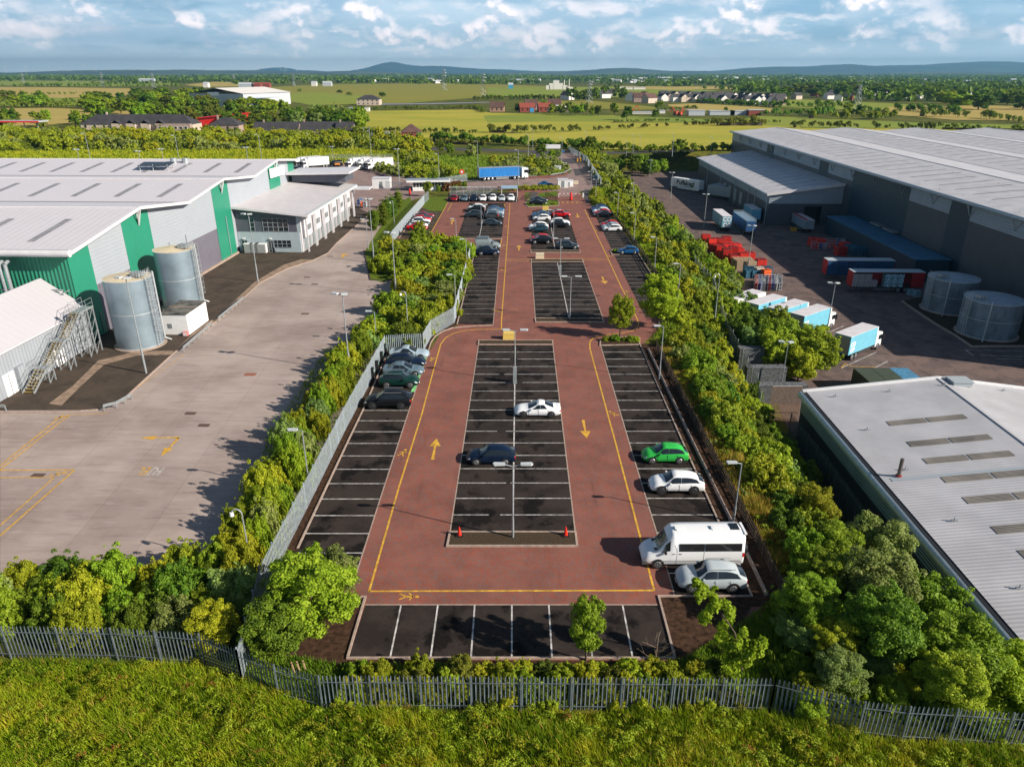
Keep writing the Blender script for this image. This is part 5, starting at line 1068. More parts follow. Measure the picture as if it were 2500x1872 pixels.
q=MB();q.prism([(-.4,-1.295),(2.6,-1.295),(2.6,-1.288),(-.4,-1.288)],1.5,1.68);q.add([(2.7,-1.295,1.35),(3.4,-1.295,1.3),(3.9,-1.295,1.45),(4.3,-1.295,1.75),(4.2,-1.295,2.1),(3.5,-1.295,2.15),(2.9,-1.295,1.9),(2.6,-1.295,1.6)],[tuple(range(8))]);q.build('green_emblem',MATS['logo_green'],t)
add_wheels(t,(L/2-2,L/2-3.3,L/2-4.6),2.5,.5,.32,False,arch=False)
GBX=mat('grey_trailer_side',(.30,.33,.35),.5,0,.08,1)
for i,(dx,lb)in enumerate(((0,'grey box trailer docked at the annex, nearest the camera'),(3.7,'grey box trailer docked at the annex, second from the camera'),(7.4,'grey box trailer docked at the annex, beside the lettered white trailer'))):
 p0=Vector(G(*B4(1700,405),YARD));nn=Vector((-d.y,d.x,0));c2=p0+nn*(dx+1.25)+d*(5.2-dx*.22);t=thing('box_trailer',lb,'trailer',(c2.x,c2.y,YARD+.04),an);q=MB();q.bb(-5.2,5.2,-1.25,1.25,1.0,3.9);q.build('box',GBX,t)
 q=MB();q.bb(-5.24,5.24,-1.28,1.28,3.9,3.98);q.build('box_roof',mat('grey_trailer_roof2',(.38,.41,.43),.5),t);q=MB();q.bb(-4.6,4.6,-.5,.5,.65,1.0);q.build('chassis',CHAS,t);add_wheels(t,(2.5,3.7),2.45,.5,.32,False,arch=False,detail=False)
p=G(*B4(1585,125),YARD);lorry(0,0,-1.4,7,WHITE,'small pale blue box lorry at the far corner of the loading annex',YARD,mat('pale_blue_box',(.3,.5,.58),.5),3.4,ctr=(p[0],p[1]+3.5,0))
CRR=mat('red_crate',(.55,.022,.012),.55,0,.45,3.2,objrand=.4);PAL=mat('pallet_wood',(.42,.30,.19),.85,0,.35,6);BLC=mat('blue_crate',(.02,.10,.17),.6,0,.6,2.5);MIXC=mat('mixed_goods',(.10,.10,.14),.7,0,0,1,col2=(.35,.05,.04),detail=2)
def stack(p,w,dpt,h,m,label,cat,name,group,rz=0.0,layers=6):
 t=thing(name,label,cat,p,rz,group);q=MB()
 for k in range(layers):z=.02+k*h/layers;q.bb(-w/2,w/2,-dpt/2,dpt/2,z,z+h/layers*.86)
 q.build('crates',m,t);q=MB();q.bb(-w/2+.05,w/2-.05,-dpt/2+.05,dpt/2-.05,0,h-.03);q.build('core',BLACKPL if m is not PAL else TIMBER,t);q=MB()
 for i in(-1,0,1):q.bb(-w/2,w/2,i*dpt/3-.04,i*dpt/3+.04,h,h+.05);q.bb(i*w/3-.04,i*w/3+.04,-dpt/2,dpt/2,h,h+.05)
 q.build('top_rim',m,t);return t
o0=Vector(G(*F4(860,1440),YARD));o1=Vector(G(*F4(490,1200),YARD));ax_=(o1-o0);n_r=int(ax_.length/2.15)
for i in range(n_r+1):
 for j in range(3):
  c=o0+ax_*(i/n_r)+Vector((-.7-j*2.15,.6,0))
  if i==0 and j==1 or i==1 and j>=1 or i==0 and j==2:m,lb,g_,h=PAL,'stack of pale wooden pallets at the near end of the red crates','wooden pallet stacks',2.0
  else:m,lb,g_,h=CRR,'tall stack of red plastic crates in the block beside the hedge','red crate stacks in the lorry yard',rnd.choice((1.2,1.7,2.0,2.3,2.6))
  stack((c.x,c.y,YARD+.04),2.0,2.0,h,m,lb,'crates' if m is CRR else 'pallets','crate_stack' if m is CRR else 'pallet_stack',g_,rnd.uniform(-.12,.12),6)
for i in range(7):
 p=G(*F4(700+(i%4)*62,1480+(i//4)*30),YARD);stack((p[0],p[1],YARD+.04),1.7,1.6,1.6,BLC,'dark blue crate stack in the clutter beside the pallets','crates','crate_stack','dark blue crate stacks',rnd.uniform(-.3,.3),4)
ORG=mat('orange_plastic',(.65,.10,.01),.5)
for i,(x,y,m,lb)in enumerate(((870,1520,ORG,'bright orange crate pile beside the dark blue crates'),(800,1500,mat('cream_box',(.6,.5,.4),.6),'cream and orange box on the clutter beside the dark blue crates'),(690,1425,mat('sky_crate',(.05,.3,.5),.5),'bright blue crate at the foot of the pallets'))):
 p=G(*F4(x,y),YARD);stack((p[0],p[1],YARD+.04),1.9,1.2,1.9,m,lb,'crates','crate_stack',None,.4,3)
def rollcage(p,rz,m,label,group):
 t=thing('roll_cage',label,'roll cage',p,rz,group);q=MB()
 for x in(-.38,.38):
  for y in(-.3,.3):q.tube((x,y,.05),(x,y,1.6),.03,n=4)
 for z in(.2,.9,1.58):
  for y in(-.3,.3):q.tube((-.38,y,z),(.38,y,z),.025,n=4)
  for x in(-.38,.38):q.tube((x,-.3,z),(x,.3,z),.025,n=4)
 q.build('frame',CAGE,t);q=MB();q.bb(-.34,.34,-.26,.26,.2,1.45);q.build('load',m,t)
MIXS=[mat('goods_red',(.4,.02,.02),.6),mat('goods_blue',(.02,.06,.2),.6),mat('goods_grey',(.3,.3,.32),.6),mat('goods_dark',(.03,.03,.05),.6)]
for i in range(40):
 p=Vector(G(*F4(780+(i%8)*32,1560+(i//8)*20),YARD));rollcage((p.x,p.y,YARD+.04),rnd.uniform(0,3),MIXS[i%4],'roll cage in the untidy rows between the hedge and the parked lorries','roll cages in untidy rows by the hedge')
for i in range(24):
 p=Vector(G(*F4(1330+(i%8)*42,1195+(i//8)*22),YARD));rollcage((p.x,p.y,YARD+.04),rnd.uniform(0,3),MIXS[(0,0,1,2)[i%4]],'roll cage in the dark pile of red and blue goods by the loading door','roll cages in the shaded goods pile')
for i,(x,y,m)in enumerate(((1340,1200,CRR),(1400,1215,CRR),(1640,1250,CRR),(1600,1290,CRR),(1750,1290,BLC),(1830,1295,BLC),(1700,1270,BLC),(1900,1300,PAL))):
 p=G(*F4(x,y),YARD);stack((p[0],p[1],YARD+.04),2.2,2.0,2.0,m,['shaded red crate stack at the left end of the goods pile','shaded red crate stack second from the left of the goods pile','shaded red crate stack at the right end of the goods pile','shaded red crate stack nearest the navy trailer','shaded blue crate stack in the middle of three by the canopy store','shaded blue crate stack, right of three by the canopy store','shaded blue crate stack, left of three by the canopy store','shaded wooden pallet stack by the canopy store'][i],'crates','crate_stack',None,.1)
for i,(x,y,lb)in enumerate(((1145,1060,'yellow wheeled skip beside the bulk tipper trailer'),(1600,1000,'orange drum by the loading door wall'))):
 p=G(*F4(x,y),YARD);t=thing('skip_bin',lb,'bin',(p[0],p[1],YARD+.04));q=MB();q.box((0,0,.6),(1.2,1.2,1.1),0,0,1.15);q.build('bin_body',mat('bin_yellow',(.5,.28,.02),.6)if i==0 else ORG,t);q=MB();q.box((0,0,1.2),(1.3,1.3,.08));q.build('bin_lid',BLACKPL,t)
for x,y in((1100,480),(1160,495)):
 p=G(*H_(x,y),YARD);t=thing('liquid_container','pale blue bulk liquid container, %s of two behind the tank rail'%('left' if x<1130 else 'right'),'container',(p[0],p[1],YARD+.04));q=MB();q.bb(-.5,.5,-.5,.5,.15,1.1);q.build('bottle',mat('ibc_blue',(.2,.35,.42),.3),t);q=MB();[q.tube((a,b_,0),(a,b_,1.15),.03,n=4)for a in(-.55,.55)for b_ in(-.55,.55)];q.bb(-.6,.6,-.6,.6,0,.12);q.build('cage',CAGE,t)
# ================================================================ fences, lamps, street furniture
GH=lambda x,y:hgt(x,y)
def densify(P,step):
 out=[]
 for a,b_ in zip(P,P[1:]):
  a,b_=Vector(a[:2]),Vector(b_[:2]);n=max(1,round((b_-a).length/step))
  for i in range(n):out.append(a.lerp(b_,i/n))
 out.append(Vector(P[-1][:2]));return out
def palisade(P,label,h=2.4,step=.225,post=2.75,m=None,zf=GH,front=1,facing=True):
 """palisade fence: pales, two rails and a post every panel"""
 m=m or GALVD;t=thing('palisade_fence',label,'fence',(P[0][0],P[0][1],zf(*P[0][:2])));O_=Vector(t.location)
 pales,rails=MB(),MB();pts=densify(P,step)
 for i,p in enumerate(pts[:-1]):
  d=(pts[i+1]-p).normalized();n_=Vector((-d.y,d.x))*front;z=zf(p.x,p.y);c=p+n_*.05
  w=.05;a,b_=c-d*w,c+d*w;k=n_*.022
  vs=[]
  for q,dz in((a,h-.12),(c+k,h),(b_,h-.12)):vs+=[(q.x-O_.x,q.y-O_.y,z+.05-O_.z),(q.x-O_.x,q.y-O_.y,z+dz-O_.z)]
  pales.add(vs,[(0,2,3,1),(2,4,5,3)])
 for a,b_ in zip(P,P[1:]):
  for zz in(.35,h-.45):
   n=max(1,int((Vector(b_[:2])-Vector(a[:2])).length/5));prev=None
   for i in range(n+1):
    q=Vector(a[:2]).lerp(Vector(b_[:2]),i/n);q=(q.x-O_.x,q.y-O_.y,zf(q.x,q.y)+zz-O_.z)
    if prev:rails.beam(prev,q,.03,.035)
    prev=q
 pales.build('pales',m,t);rails.build('rails',m,t);pp=densify(P,post)
 for p in pp[:100]:q=MB();z=zf(p.x,p.y)-O_.z;q.box((p.x-O_.x,p.y-O_.y,z+h/2),(.075,.075,h+.02));q.build('post',m,t)
 return t
FT=lambda pts,z=2.4:[G2(*p,z)for p in pts]
palisade(FT([(-60,1526),(0,1528),(267,1532),(484,1546),(576,1586)]),'front palisade fence from the left edge to where it meets the car park fence')
palisade(FT([(576,1586),(668,1622),(777,1649),(1894,1656)]),'long straight front palisade fence below the end bays of the car park')
palisade(FT([(1894,1656),(2010,1685),(2114,1712),(2225,1724),(2342,1727),(2620,1738)]),'front palisade fence curving off to the lower right below the trees')
GLP=mat('galvanised_palisade',(.31,.36,.40),.55,.1,.12,2)
palisade(FT([(576,1580),(632,1379),(714,1225),(763,1134),(837,994),(896,891),(938,817)]),'long silver palisade fence between the left hedge and the car park bays',m=GLP,front=-1)
palisade(FT([(938,817),(1031,812)]),'short silver palisade fence across the end of the charging bays',m=GLP,front=-1)
palisade(FT([(1031,812),(1050,780),(1107,748),(1130,665),(1150,590)]),'silver palisade fence rising past the upper left bays',m=GLP,front=-1)
palisade(FT([(953,567),(985,530),(1035,475)]),'silver palisade fence beside the red coupe row',m=GLP,front=-1)
palisade(FT([(1035,475),(1046,466)]),'short far palisade fence at the lawn corner',m=GLP,step=.3)
palisade([(24.6,330),(28.5,290),(27.5,250),(27.0,225)],'palisade fence along the right side of the access road',m=GLP,step=.3)
palisade([G2(*p)for p in((942,462),(1000,464))],'palisade fence beside the white kiosk',m=GLP,step=.3)
palisade([G2(*p)for p in((1140,442),(1090,452),(1035,462))],'palisade fence between the gatehouse and the road',m=GLP,step=.3)
palisade([G2(*p)for p in((800,392),(960,392))],'palisade fence behind the parked white lorries',m=GLP,step=.35)
palisade([G2(*p)for p in((910,330),(1000,332),(1010,342))],'grey mesh fence around the substation',m=GLP,step=.4)
def meshfence(P,label,h=3.0,zf=GH,z0=None):
 t=thing('mesh_fence',label,'fence',(P[0][0],P[0][1],zf(*P[0])));O_=Vector(t.location);q,r_=MB(),MB()
 for p in densify(P,.16):z=zf(p.x,p.y)-O_.z;q.tube((p.x-O_.x,p.y-O_.y,z),(p.x-O_.x,p.y-O_.y,z+h),.014,n=3,cap=False)
 for a,b_ in zip(P,P[1:]):
  for k in range(7):zz=h*k/6;r_.tube((a[0]-O_.x,a[1]-O_.y,zf(*a)-O_.z+zz),(b_[0]-O_.x,b_[1]-O_.y,zf(*b_)-O_.z+zz),.018,n=3,cap=False)
 q.build('mesh_panel',GALV,t);r_.build('rails',GALV,t)
 for p in densify(P,2.6):q=MB();z=zf(p.x,p.y)-O_.z;q.tube((p.x-O_.x,p.y-O_.y,z),(p.x-O_.x,p.y-O_.y,z+h+.5),.05,n=5);q.build('post',GALV,t)
meshfence([(29.5,78),(31.0,84),(31.5,92),(31.8,101),(33.0,112),(35.5,124),(36,140)],'tall grey mesh security fence partly buried in the right-hand bushes')
GW=mat('dark_gabion',(.10,.105,.115),.9,0,.5,3)
for i,(x0,x1,y,z0,z1)in enumerate(((31.2,34.6,92.5,-8,-3.2),(31.0,36.2,88,-8,-4.2),(31.2,37.5,84,-8,-5.0))):
 t=thing('retaining_wall','dark grey stepped retaining wall by the mesh fence, %s step'%('highest','middle','lowest')[i],'wall',(0,0,0));q=MB();q.bb(x0,x1,y,y+1.2,z0,z1);q.build('wall_block',GW,t);q=MB();q.bb(x0-.05,x1+.05,y-.05,y+1.25,z1,z1+.12);q.build('coping',GW,t)
BRN=mat('brown_slat',(.24,.15,.10),.7,0,.15,2)
t=thing('brown_screen_fence','brown slatted screen at the corner of the near industrial unit','fence',(31.2,79.2,YARD));q=MB();[q.bb(.16*i,.16*i+.07,-.03,.03,0,4.6)for i in range(23)];q.build('slats',BRN,t);q=MB();q.bb(0,3.6,.04,.1,4.4,4.6);q.bb(0,3.6,.04,.1,1,1.2);q.build('rails',WHITE,t)
palisade([(30.9,72),(30.9,62),(30.4,52),(30,44)],'shaded palisade fence close beside the near industrial unit wall',zf=lambda x,y:YARD+.3,h=4.2)
def railfence(P,label,n_r=4,h=1.15):
 t=thing('timber_fence',label,'fence',(P[0][0],P[0][1],0));O_=Vector(t.location);q=MB();pts=densify(P,1.9)
 for k in range(n_r):
  for a,b_ in zip(pts,pts[1:]):q.beam((a.x-O_.x,a.y-O_.y,.22+k*.29),(b_.x-O_.x,b_.y-O_.y,.22+k*.29),.04,.1)
 q.build('rails',TIMBER,t)
 for p in pts[:99]:q=MB();q.box((p.x-O_.x,p.y-O_.y,h/2+.04),(.13,.13,h+.1));q.build('post',TIMBER,t)
fx=[(16.75+.95,38.0),(17.75,46.2),(17.75,57),(17.9,84)]
railfence(fx,'dark timber post and rail fence along the near right-hand bays')
railfence([G2(*p)for p in((1660,770),(1606,684),(1566,620),(1523,560),(1480,514),(1458,494))],'dark timber post and rail fence along the far right-hand bays')
railfence([G2(*p)for p in((1362,492),(1332,480))],'short timber fence panel beside the barrier',4);railfence([G2(*p)for p in((1285,490),(1297,478))],'short timber fence panel by the footpath')
railfence([G2(*p)for p in((1170,466),(1282,466))],'long low timber fence behind the shelters')
k=kerb('kerb',[(x-1.0,y)for x,y in fx],.2,.18,CONC,0,px=False)
def lamp(bx,by,tx,ty,label,kind='single',z=None,side=-1,group=None,dist=None,h=None):
 if dist is None:
  p=G(bx,by,0 if z is None else z);zz=p[2];h=h or HT(bx,by,tx,ty,zz);X,Y=p[0],p[1]
 else:
  d=ray(tx,ty);X,Y=d[0]/d[1]*dist,dist;top=HC+d[2]/d[1]*dist;zz=0;h=top
 t=thing('street_lamp' if kind!='cctv' else 'camera_pole',label,'street lamp' if kind!='cctv' else 'camera pole',(X,Y,zz),0,group);q=MB()
 r=.075 if h<8 else.1;q.tube((0,0,-.3),(0,0,h*.28),r*1.25,n=8);q.tube((0,0,h*.28),(0,0,h),r*.8,r*.6,n=8);q.build('pole',GALV,t)
 if kind=='single':
  q=MB();q.tube((0,0,h-.03),(side*.45,0,h+.06),.035,n=6);q.build('arm',GALV,t);q=MB();q.prism([(side*.35,-.13),(side*1.05,-.16),(side*1.15,0),(side*1.05,.16),(side*.35,.13)],h+.03,h+.16);q.build('lamp_head',mat('lamp_head_grey',(.50,.53,.54),.4),t)
 elif kind=='double':
  for s in(-1,1):q=MB();q.tube((0,0,h-.05),(s*.7,0,h+.12),.04,n=6);q.build('arm',GALV,t);q=MB();q.prism([(s*.55,-.14),(s*1.3,-.18),(s*1.42,0),(s*1.3,.18),(s*.55,.14)],h+.08,h+.22);q.build('lamp_head',MATS.get('lamp_head_grey')or mat('lamp_head_grey',(.50,.53,.54),.4),t)
 elif kind=='flood':
  q=MB();q.tube((-.5,0,h),(.5,0,h),.05,n=6);q.build('crossbar',GALV,t)
  for s in(-1,1):q=MB();q.box((s*.55-.3,-.1*s,h+.1),(.7,.5,.16),.3*s);q.build('lamp_head',mat('lamp_head_grey',(.50,.53,.54),.4),t)
 elif kind=='cctv':
  q=MB();pts=[(0,0,h)]+[(-.35*(1-math.cos(a)),0,h+.4*math.sin(a))for a in(.5,1.1,1.6,2.2,2.8)]
  for a,b_ in zip(pts,pts[1:]):q.tube(a,b_,.05,n=6)
  q.build('hook_arm',GALV,t);q=MB();e=pts[-1];q.tube((e[0],0,e[2]-.25),(e[0],0,e[2]+.02),.15,.12,10);q.build('camera_dome',WHITE,t)
 return t
lamp(1252,1313,1252,1137,'double-headed lamp on the nearest kerbed island','double')
l2=lamp(1257,933,1257,808,'double-headed lamp with a grey box, in the middle of the near bays','double');q=MB();q.bb(-.2,.2,-.45,-.12,0,1.9);q.build('feeder_pillar',GALV,l2)
lamp(1391,780,1393,677,'double-headed lamp at the near end of the second middle bay block','double')
l4=lamp(1367,671,1369,584,'double-headed lamp at the far end of the second middle bay block with a grey box','double');q=MB();q.bb(-.2,.2,-.45,-.12,0,1.7);q.build('feeder_pillar',GALV,l4)
for a in((1175,555,1174,501,'slim lamp among the far left middle bays','double'),(1351,585,1351,514,'slim lamp on the far right centre line','double'),(1114,587,1114,535,'single lamp on the kerb in front of the far left middle bays','single'),
          (1790,1276,1811,1131,'single lamp behind the camper van by the timber fence','single'),(1609,926,1617,797,'single lamp at the far end of the near timber fence','single'),(1653,742,1659,645,'single lamp in the bushes right of the large junction tree','single'),
          (1597,664,1601,580,'single lamp by the timber fence above the planted corner','single'),(1547,594,1551,521,'single lamp beside the blue hatchback fence line','single'),(1507,532,1509,471,'single lamp beside the three cars at the timber fence','single'),
          (1454,489,1453,439,'single lamp on the grass beside the barrier footway','single'),(1442,470,1443,420,'single lamp where the access road bends under the trees','single'),(1746,770,1751,675,'camera pole rising from the middle of the right-hand bushes','cctv'),(1546,474,1549,449,'camera pole in the far right-hand bushes','cctv'),
          (920,841,913,761,'single lamp at the left hedge beside the charging bays','single'),(997.5,828,986,719,'hooked camera pole behind the short fence','cctv'),(1113,775,1111,672,'single lamp at the near end of the upper left bays','single'),(1140,668,1140,585,'single lamp at the far end of the upper left bays','single'),
          (758,1212,737,1051,'single lamp in the left hedge beside the palisade fence','single'),(854,909,825,719,'tall double floodlight pole on the right edge of the concrete yard','flood'),(967,723,950,569,'tall floodlight pole at the corner of the lawn','flood'),(913,641,892,487,'tall floodlight pole beside the columnar trees','flood'),
          (963,550,957,495,'hooked camera pole beside the columnar trees','cctv'),(899,608,893,536,'thin bare pole left of the columnar trees','single'),(615,1395,576,1255,'hooked camera pole in the bottom left hedge','cctv'),(357,911,307,680,'tall floodlight pole on the tarmac in front of the nearer silver tank','flood'),(630,689,605,524,'tall floodlight pole on the tarmac in front of the office block','flood'),
          (976,457,972,365,'tall pole beside the white kiosk','flood'),(1073,455,1069,376,'tall pole behind the gatehouse','single'),(907,390,902,320,'tall pole behind the parked white lorries','single'),(815,408,811,359,'floodlight pole beside the two black vans','flood'),(1265,461,1264,367,'tall pole in front of the blue artic cab','single'),(1167,421,1164,345,'tall pole on the grass left of the blue artic','single')):lamp(*a[:4],a[4],a[5])
for i,a in enumerate(((1289.5,381,1289.5,329),(1300.5,367,1301,316),(1371,395,1371,337),(1430,369,1430,322),(1477,364,1477,337),(1529,380,1532,346),(1545,374,1545,329),(1562,361,1562,330),(1641,381,1642,326),(1735,377,1736,334))):
 lamp(*a,['thin road lamp at the left edge of the roundabout','thin road lamp behind the roundabout, left one','thin road lamp on the near side of the roundabout','thin road lamp directly behind the roundabout','thin road lamp behind the dark bushes right of the roundabout','road lamp showing above the right-hand trees','tall road lamp above the far right-hand trees','thin road lamp at the edge of the golden pasture','thin road lamp in front of the golden pasture, left of the grey annex','thin road lamp nearest the grey shed corner'][i],'single')
for a in((1637,487,1639,422,'floodlight pole in front of the lettered white trailer'),(1718,555,1724,475,'floodlight pole left of the blue lettered trailer'),(1825,662,1830,552,'floodlight pole between the red crates and the cage-sided trailer'),(2019,807,2034,692,'floodlight pole behind the parked blue lorries'),(1904,964,1921,836,'floodlight pole in front of the stepped retaining wall'),(1586,435,1587,392,'floodlight pole at the far end of the lorry yard')):lamp(*a[:4],a[4],'flood',z=YARD)
for i,(tx,ty,ds)in enumerate(((188,366,190),(207,327,205),(338,370,190),(394,365,190),(427,331,205),(601,361,190),(631,330,205))):lamp(0,0,tx,ty,'floodlight pole showing above the left warehouse roof, %s from the left'%['first','second','third','fourth','fifth','sixth','seventh'][i],'flood' if ty>340 else 'single',dist=ds)
def guard(P,label,px=True):
 P=[G2(*p)for p in P]if px else P;t=thing('crash_barrier',label,'crash barrier',(P[0][0],P[0][1],0));O_=P[0];q=MB()
 for a,b_ in zip(P,P[1:]):
  for z in(.5,.66):q.beam((a[0]-O_[0],a[1]-O_[1],z),(b_[0]-O_[0],b_[1]-O_[1],z),.06,.12)
 q.build('rail',GALV,t)
 for p in densify(P,1.6):q=MB();q.box((p.x-O_[0],p.y-O_[1],.3),(.1,.1,.62));q.build('post',GALV,t)
guard([(595,735),(535,785)],'straight steel crash barrier beyond the white pump hut');guard([(518,798),(449,859)],'straight steel crash barrier beside the white pump hut');guard([(322,975),(305,985),(285,996),(255,1003)],'curved steel crash barrier on the kerb corner near the stair');guard([(-40,1003),(15,1003)],'short steel crash barrier at the left edge of the picture')
guard([(1240,433),(1310,434)],'steel crash barrier beside the blue artic cab');guard([(1345,431),(1375,426),(1395,416)],'curved steel crash barrier at the road bend')
def gritbin(px,py,col,label):
 p=G(px,py);t=thing('grit_bin',label,'grit bin',(p[0],p[1]+.45,0.01));q=MB();q.box((0,0,.4),(1.6,.85,.8),0,0,.93);q.build('bin_body',col,t);q=MB();q.box((0,0,.86),(1.6,.9,.14),0,0,.9);q.build('lid',col,t)
gritbin(1243,830,mat('grit_yellow',(.72,.50,.12),.5),'yellow grit bin by the double lamp at the junction');gritbin(1318,632,mat('grit_cream',(.66,.55,.40),.5),'cream grit bin on the yellow cross line');gritbin(1332,514,MATS['grit_yellow'],'yellow grit bin behind the far middle bays');gritbin(1406,450,MATS['grit_cream'],'cream box beside the white road kiosk')
for x,lb in((1122,'red traffic cone on the left end of the nearest gravel island'),(1381,'red traffic cone on the right end of the nearest gravel island')):
 p=G(x,1309);t=thing('traffic_cone',lb,'traffic cone',(p[0],p[1],.1));q=MB();q.tube((0,0,.04),(0,0,.75),.17,.03,12);q.build('cone_body',mat('cone_red',(.75,.03,.012),.45),t);q=MB();q.bb(-.24,.24,-.24,.24,0,.06);q.build('base',BLACKPL,t)
q_=G(1375,482);t=thing('barrier','red and white lifting barrier across the car park exit','barrier',(q_[0],q_[1],0));WR=MB();RD=MB()
x0,x1=G(1365,484)[0]-q_[0],G(1423,484)[0]-q_[0]
for i in range(12):a,b_=lerp(x0,x1,i/12),lerp(x0,x1,(i+1)/12);(RD if i%2 else WR).bb(a,b_,-.04,.04,.95,1.07)
WR.build('white_stripe',WHITE,t);RD.build('red_stripe',mat('signal_red',(.7,.02,.015),.45),t);q=MB();q.bb(x1,x1+.4,-.2,.2,0,1.15);q.build('housing',WHITE,t);q=MB();q.bb(x0-.1,x0+.05,-.06,.06,0,1.0);q.build('rest_post',WHITE,t)
p=G(1394,489);t=thing('height_marker','bright red bollard column standing in the middle of the exit barrier','bollard',(p[0],p[1],0));q=MB();q.tube((0,0,.1),(0,0,1.0),.42,.34,10);q.tube((0,0,1.0),(0,0,2.1),.30,.2,10);q.build('column',MATS['signal_red'],t);q=MB();q.tube((0,0,0),(0,0,.12),.6,n=12);q.build('base',BLACKPL,t)
PERSP=mat('clear_perspex',(.55,.60,.58),.15,0,0,1)
def glassmat(name,col,a):
 m=mat(name,col,.1);b=m.node_tree.nodes['Principled BSDF'];b.inputs['Alpha'].default_value=a;return m
PERSP=glassmat('clear_perspex_sheet',(.5,.56,.54),.35)
a,b_=G(*A4(790,400)),G(*A4(1250,400));t=thing('cycle_shelter','long clear curved-roof cycle shelter behind the parked row','shelter',((a[0]+b_[0])/2,a[1]+1.0,0));L=b_[0]-a[0];q=MB();fr=MB();prof_=[(1.1,0),(1.1,1.4),(.9,2.0),(.4,2.4),(-.4,2.55),(-1.2,2.5)]
for i in range(8):
 x=-L/2+L*i/7
 for u,w in zip(prof_,prof_[1:]):fr.tube((x,u[0],u[1]),(x,w[0],w[1]),.05,n=4)
 if i<7:
  for u,w in zip(prof_,prof_[1:]):q.add([(x,u[0],u[1]),(x+L/7,u[0],u[1]),(x+L/7,w[0],w[1]),(x,w[0],w[1])],[(0,1,2,3)])
for u in prof_[1::2]:fr.tube((-L/2,u[0],u[1]),(L/2,u[0],u[1]),.04,n=4)
q.build('clear_panel',PERSP,t);fr.build('frame',WHITE,t)
a,b_=G(*A4(1295,405)),G(*A4(1455,412));t=thing('small_shelter','small shelter with a pale blue sloping roof beside the long cycle shelter','shelter',((a[0]+b_[0])/2,a[1]+1,0));w=(b_[0]-a[0])/2;q=MB();q.prism([(-w,-1.3),(w,-1.3),(w,1.3),(-w,1.3)],lambda x,y:2.5+y*.15,lambda x,y:2.6+y*.15);q.build('roof',mat('shelter_roof',(.30,.42,.52),.3),t);q=MB();[q.tube((x,y,0),(x,y,2.4),.07,n=6)for x in(-w+.1,w-.1)for y in(-1.1,1.1)];q.build('posts',WHITE,t)
a,b_=G(*A4(455,345)),G(*A4(700,305));t=thing('gatehouse','low white gatehouse with a flat overhanging roof and a window strip','building',(a[0]+3.7,a[1]+2.0,0),.12);q=MB();q.bb(-4.6,4.6,-1.8,1.8,0,1.05);q.build('lower_wall',WHITE,t);q=MB();q.bb(-4.5,4.5,-1.7,1.7,1.05,2.5);q.build('window',GLASS,t);q=MB();[q.bb(-4.5+i*.9-.06,-4.5+i*.9+.06,-1.76,1.76,1.05,2.5)for i in range(11)];q.build('mullions',WHITE,t);q=MB();q.bb(-6.3,6.3,-2.6,2.6,2.5,3.0);q.build('fascia',WHITE,t);q=MB();q.bb(-6.1,6.1,-2.4,2.4,3.0,3.08);q.build('roof',mat('shelter_grey_roof',(.25,.29,.33),.5),t)
def hut(px,py,w,d_,h,label,name='kiosk',col=None,cat='kiosk',rz=0,z=0):
 p=G(px,py,z);t=thing(name,label,cat,(p[0],p[1]+d_/2,z),rz);q=MB();q.bb(-w/2,w/2,-d_/2,d_/2,0,h);q.build('wall',col or WHITE,t);q=MB();q.bb(-w/2-.1,w/2+.1,-d_/2-.1,d_/2+.1,h,h+.12);q.build('roof',TRIMW,t);q=MB();q.bb(-.45,.45,-d_/2-.03,-d_/2-.005,.1,min(2.0,h-.3));q.build('door',mat('grey_door',(.22,.25,.26),.4),t);return t
hut(931,461,5.2,3.5,2.9,'white kiosk with three round vents beside the rear yard entrance');hut(1374,459,3.0,2.6,2.3,'white road kiosk, taller front part, on the traffic island');hut(1388,456,2.8,2.2,1.7,'lower white kiosk joined behind the taller one on the traffic island')
hut(1362,418,2.2,1.2,1.6,'pale utility cabinet on the bank by the road bend','utility_cabinet',cat='cabinet');hut(1379,412,1.2,.9,1.8,'narrow pale utility cabinet nearest the road bend','utility_cabinet',cat='cabinet')
p=G(*A4(403,380));t=thing('red_bollard','red post standing in front of the gatehouse','bollard',(p[0],p[1],0));q=MB();q.tube((0,0,0),(0,0,1.5),.3,.26,10);q.tube((0,0,1.5),(0,0,1.6),.34,.2,10);q.build('post_body',MATS['signal_red'],t)
def disc(px,py,zc,r,label,m,face=-1,name='round_sign',cat='sign'):
 p=G(px,py);t=thing(name,label,cat,(p[0],p[1],0));q=MB();q.tube((0,0,0),(0,0,zc+r),.05,n=6);q.build('pole',GALV,t);q=MB();q.tube((0,-.06,zc),(0,-.02,zc),r,n=18);s_=q.build('sign_face',m,t);return t,s_
t,s_=disc(1128,437,2.2,.85,'round orange-red sign on a post left of the blue artic',mat('orange_red_sign',(.75,.08,.02),.5));q=MB();q.tube((0,-.075,2.2),(0,-.065,2.2),.4,n=14);q.build('sign_centre',WHITE,s_)
t,s_=disc(1375,380,1.7,.5,'blue roundabout sign between two dark chevron boards',mat('sign_blue',(.02,.12,.4),.5));q=MB();q.bb(-3,-.8,-.05,0,1.2,2.2);q.bb(.8,3,-.05,0,1.2,2.2);q.build('chevron_board',BLACKPL,t)
for x,y,lb in((1410,397,'yellow bollard at the road splitter, left one'),(1417,395,'yellow bollard at the road splitter, right one')):
 p=G(x,y);t=thing('traffic_bollard',lb,'bollard',(p[0],p[1],0));q=MB();q.bb(-.25,.25,-.15,.15,0,1.5);q.build('bollard_body',mat('bollard_yellow',(.7,.35,.03),.5),t);q=MB();q.bb(-.3,.3,-.2,.2,0,.15);q.build('base',BLACKPL,t)
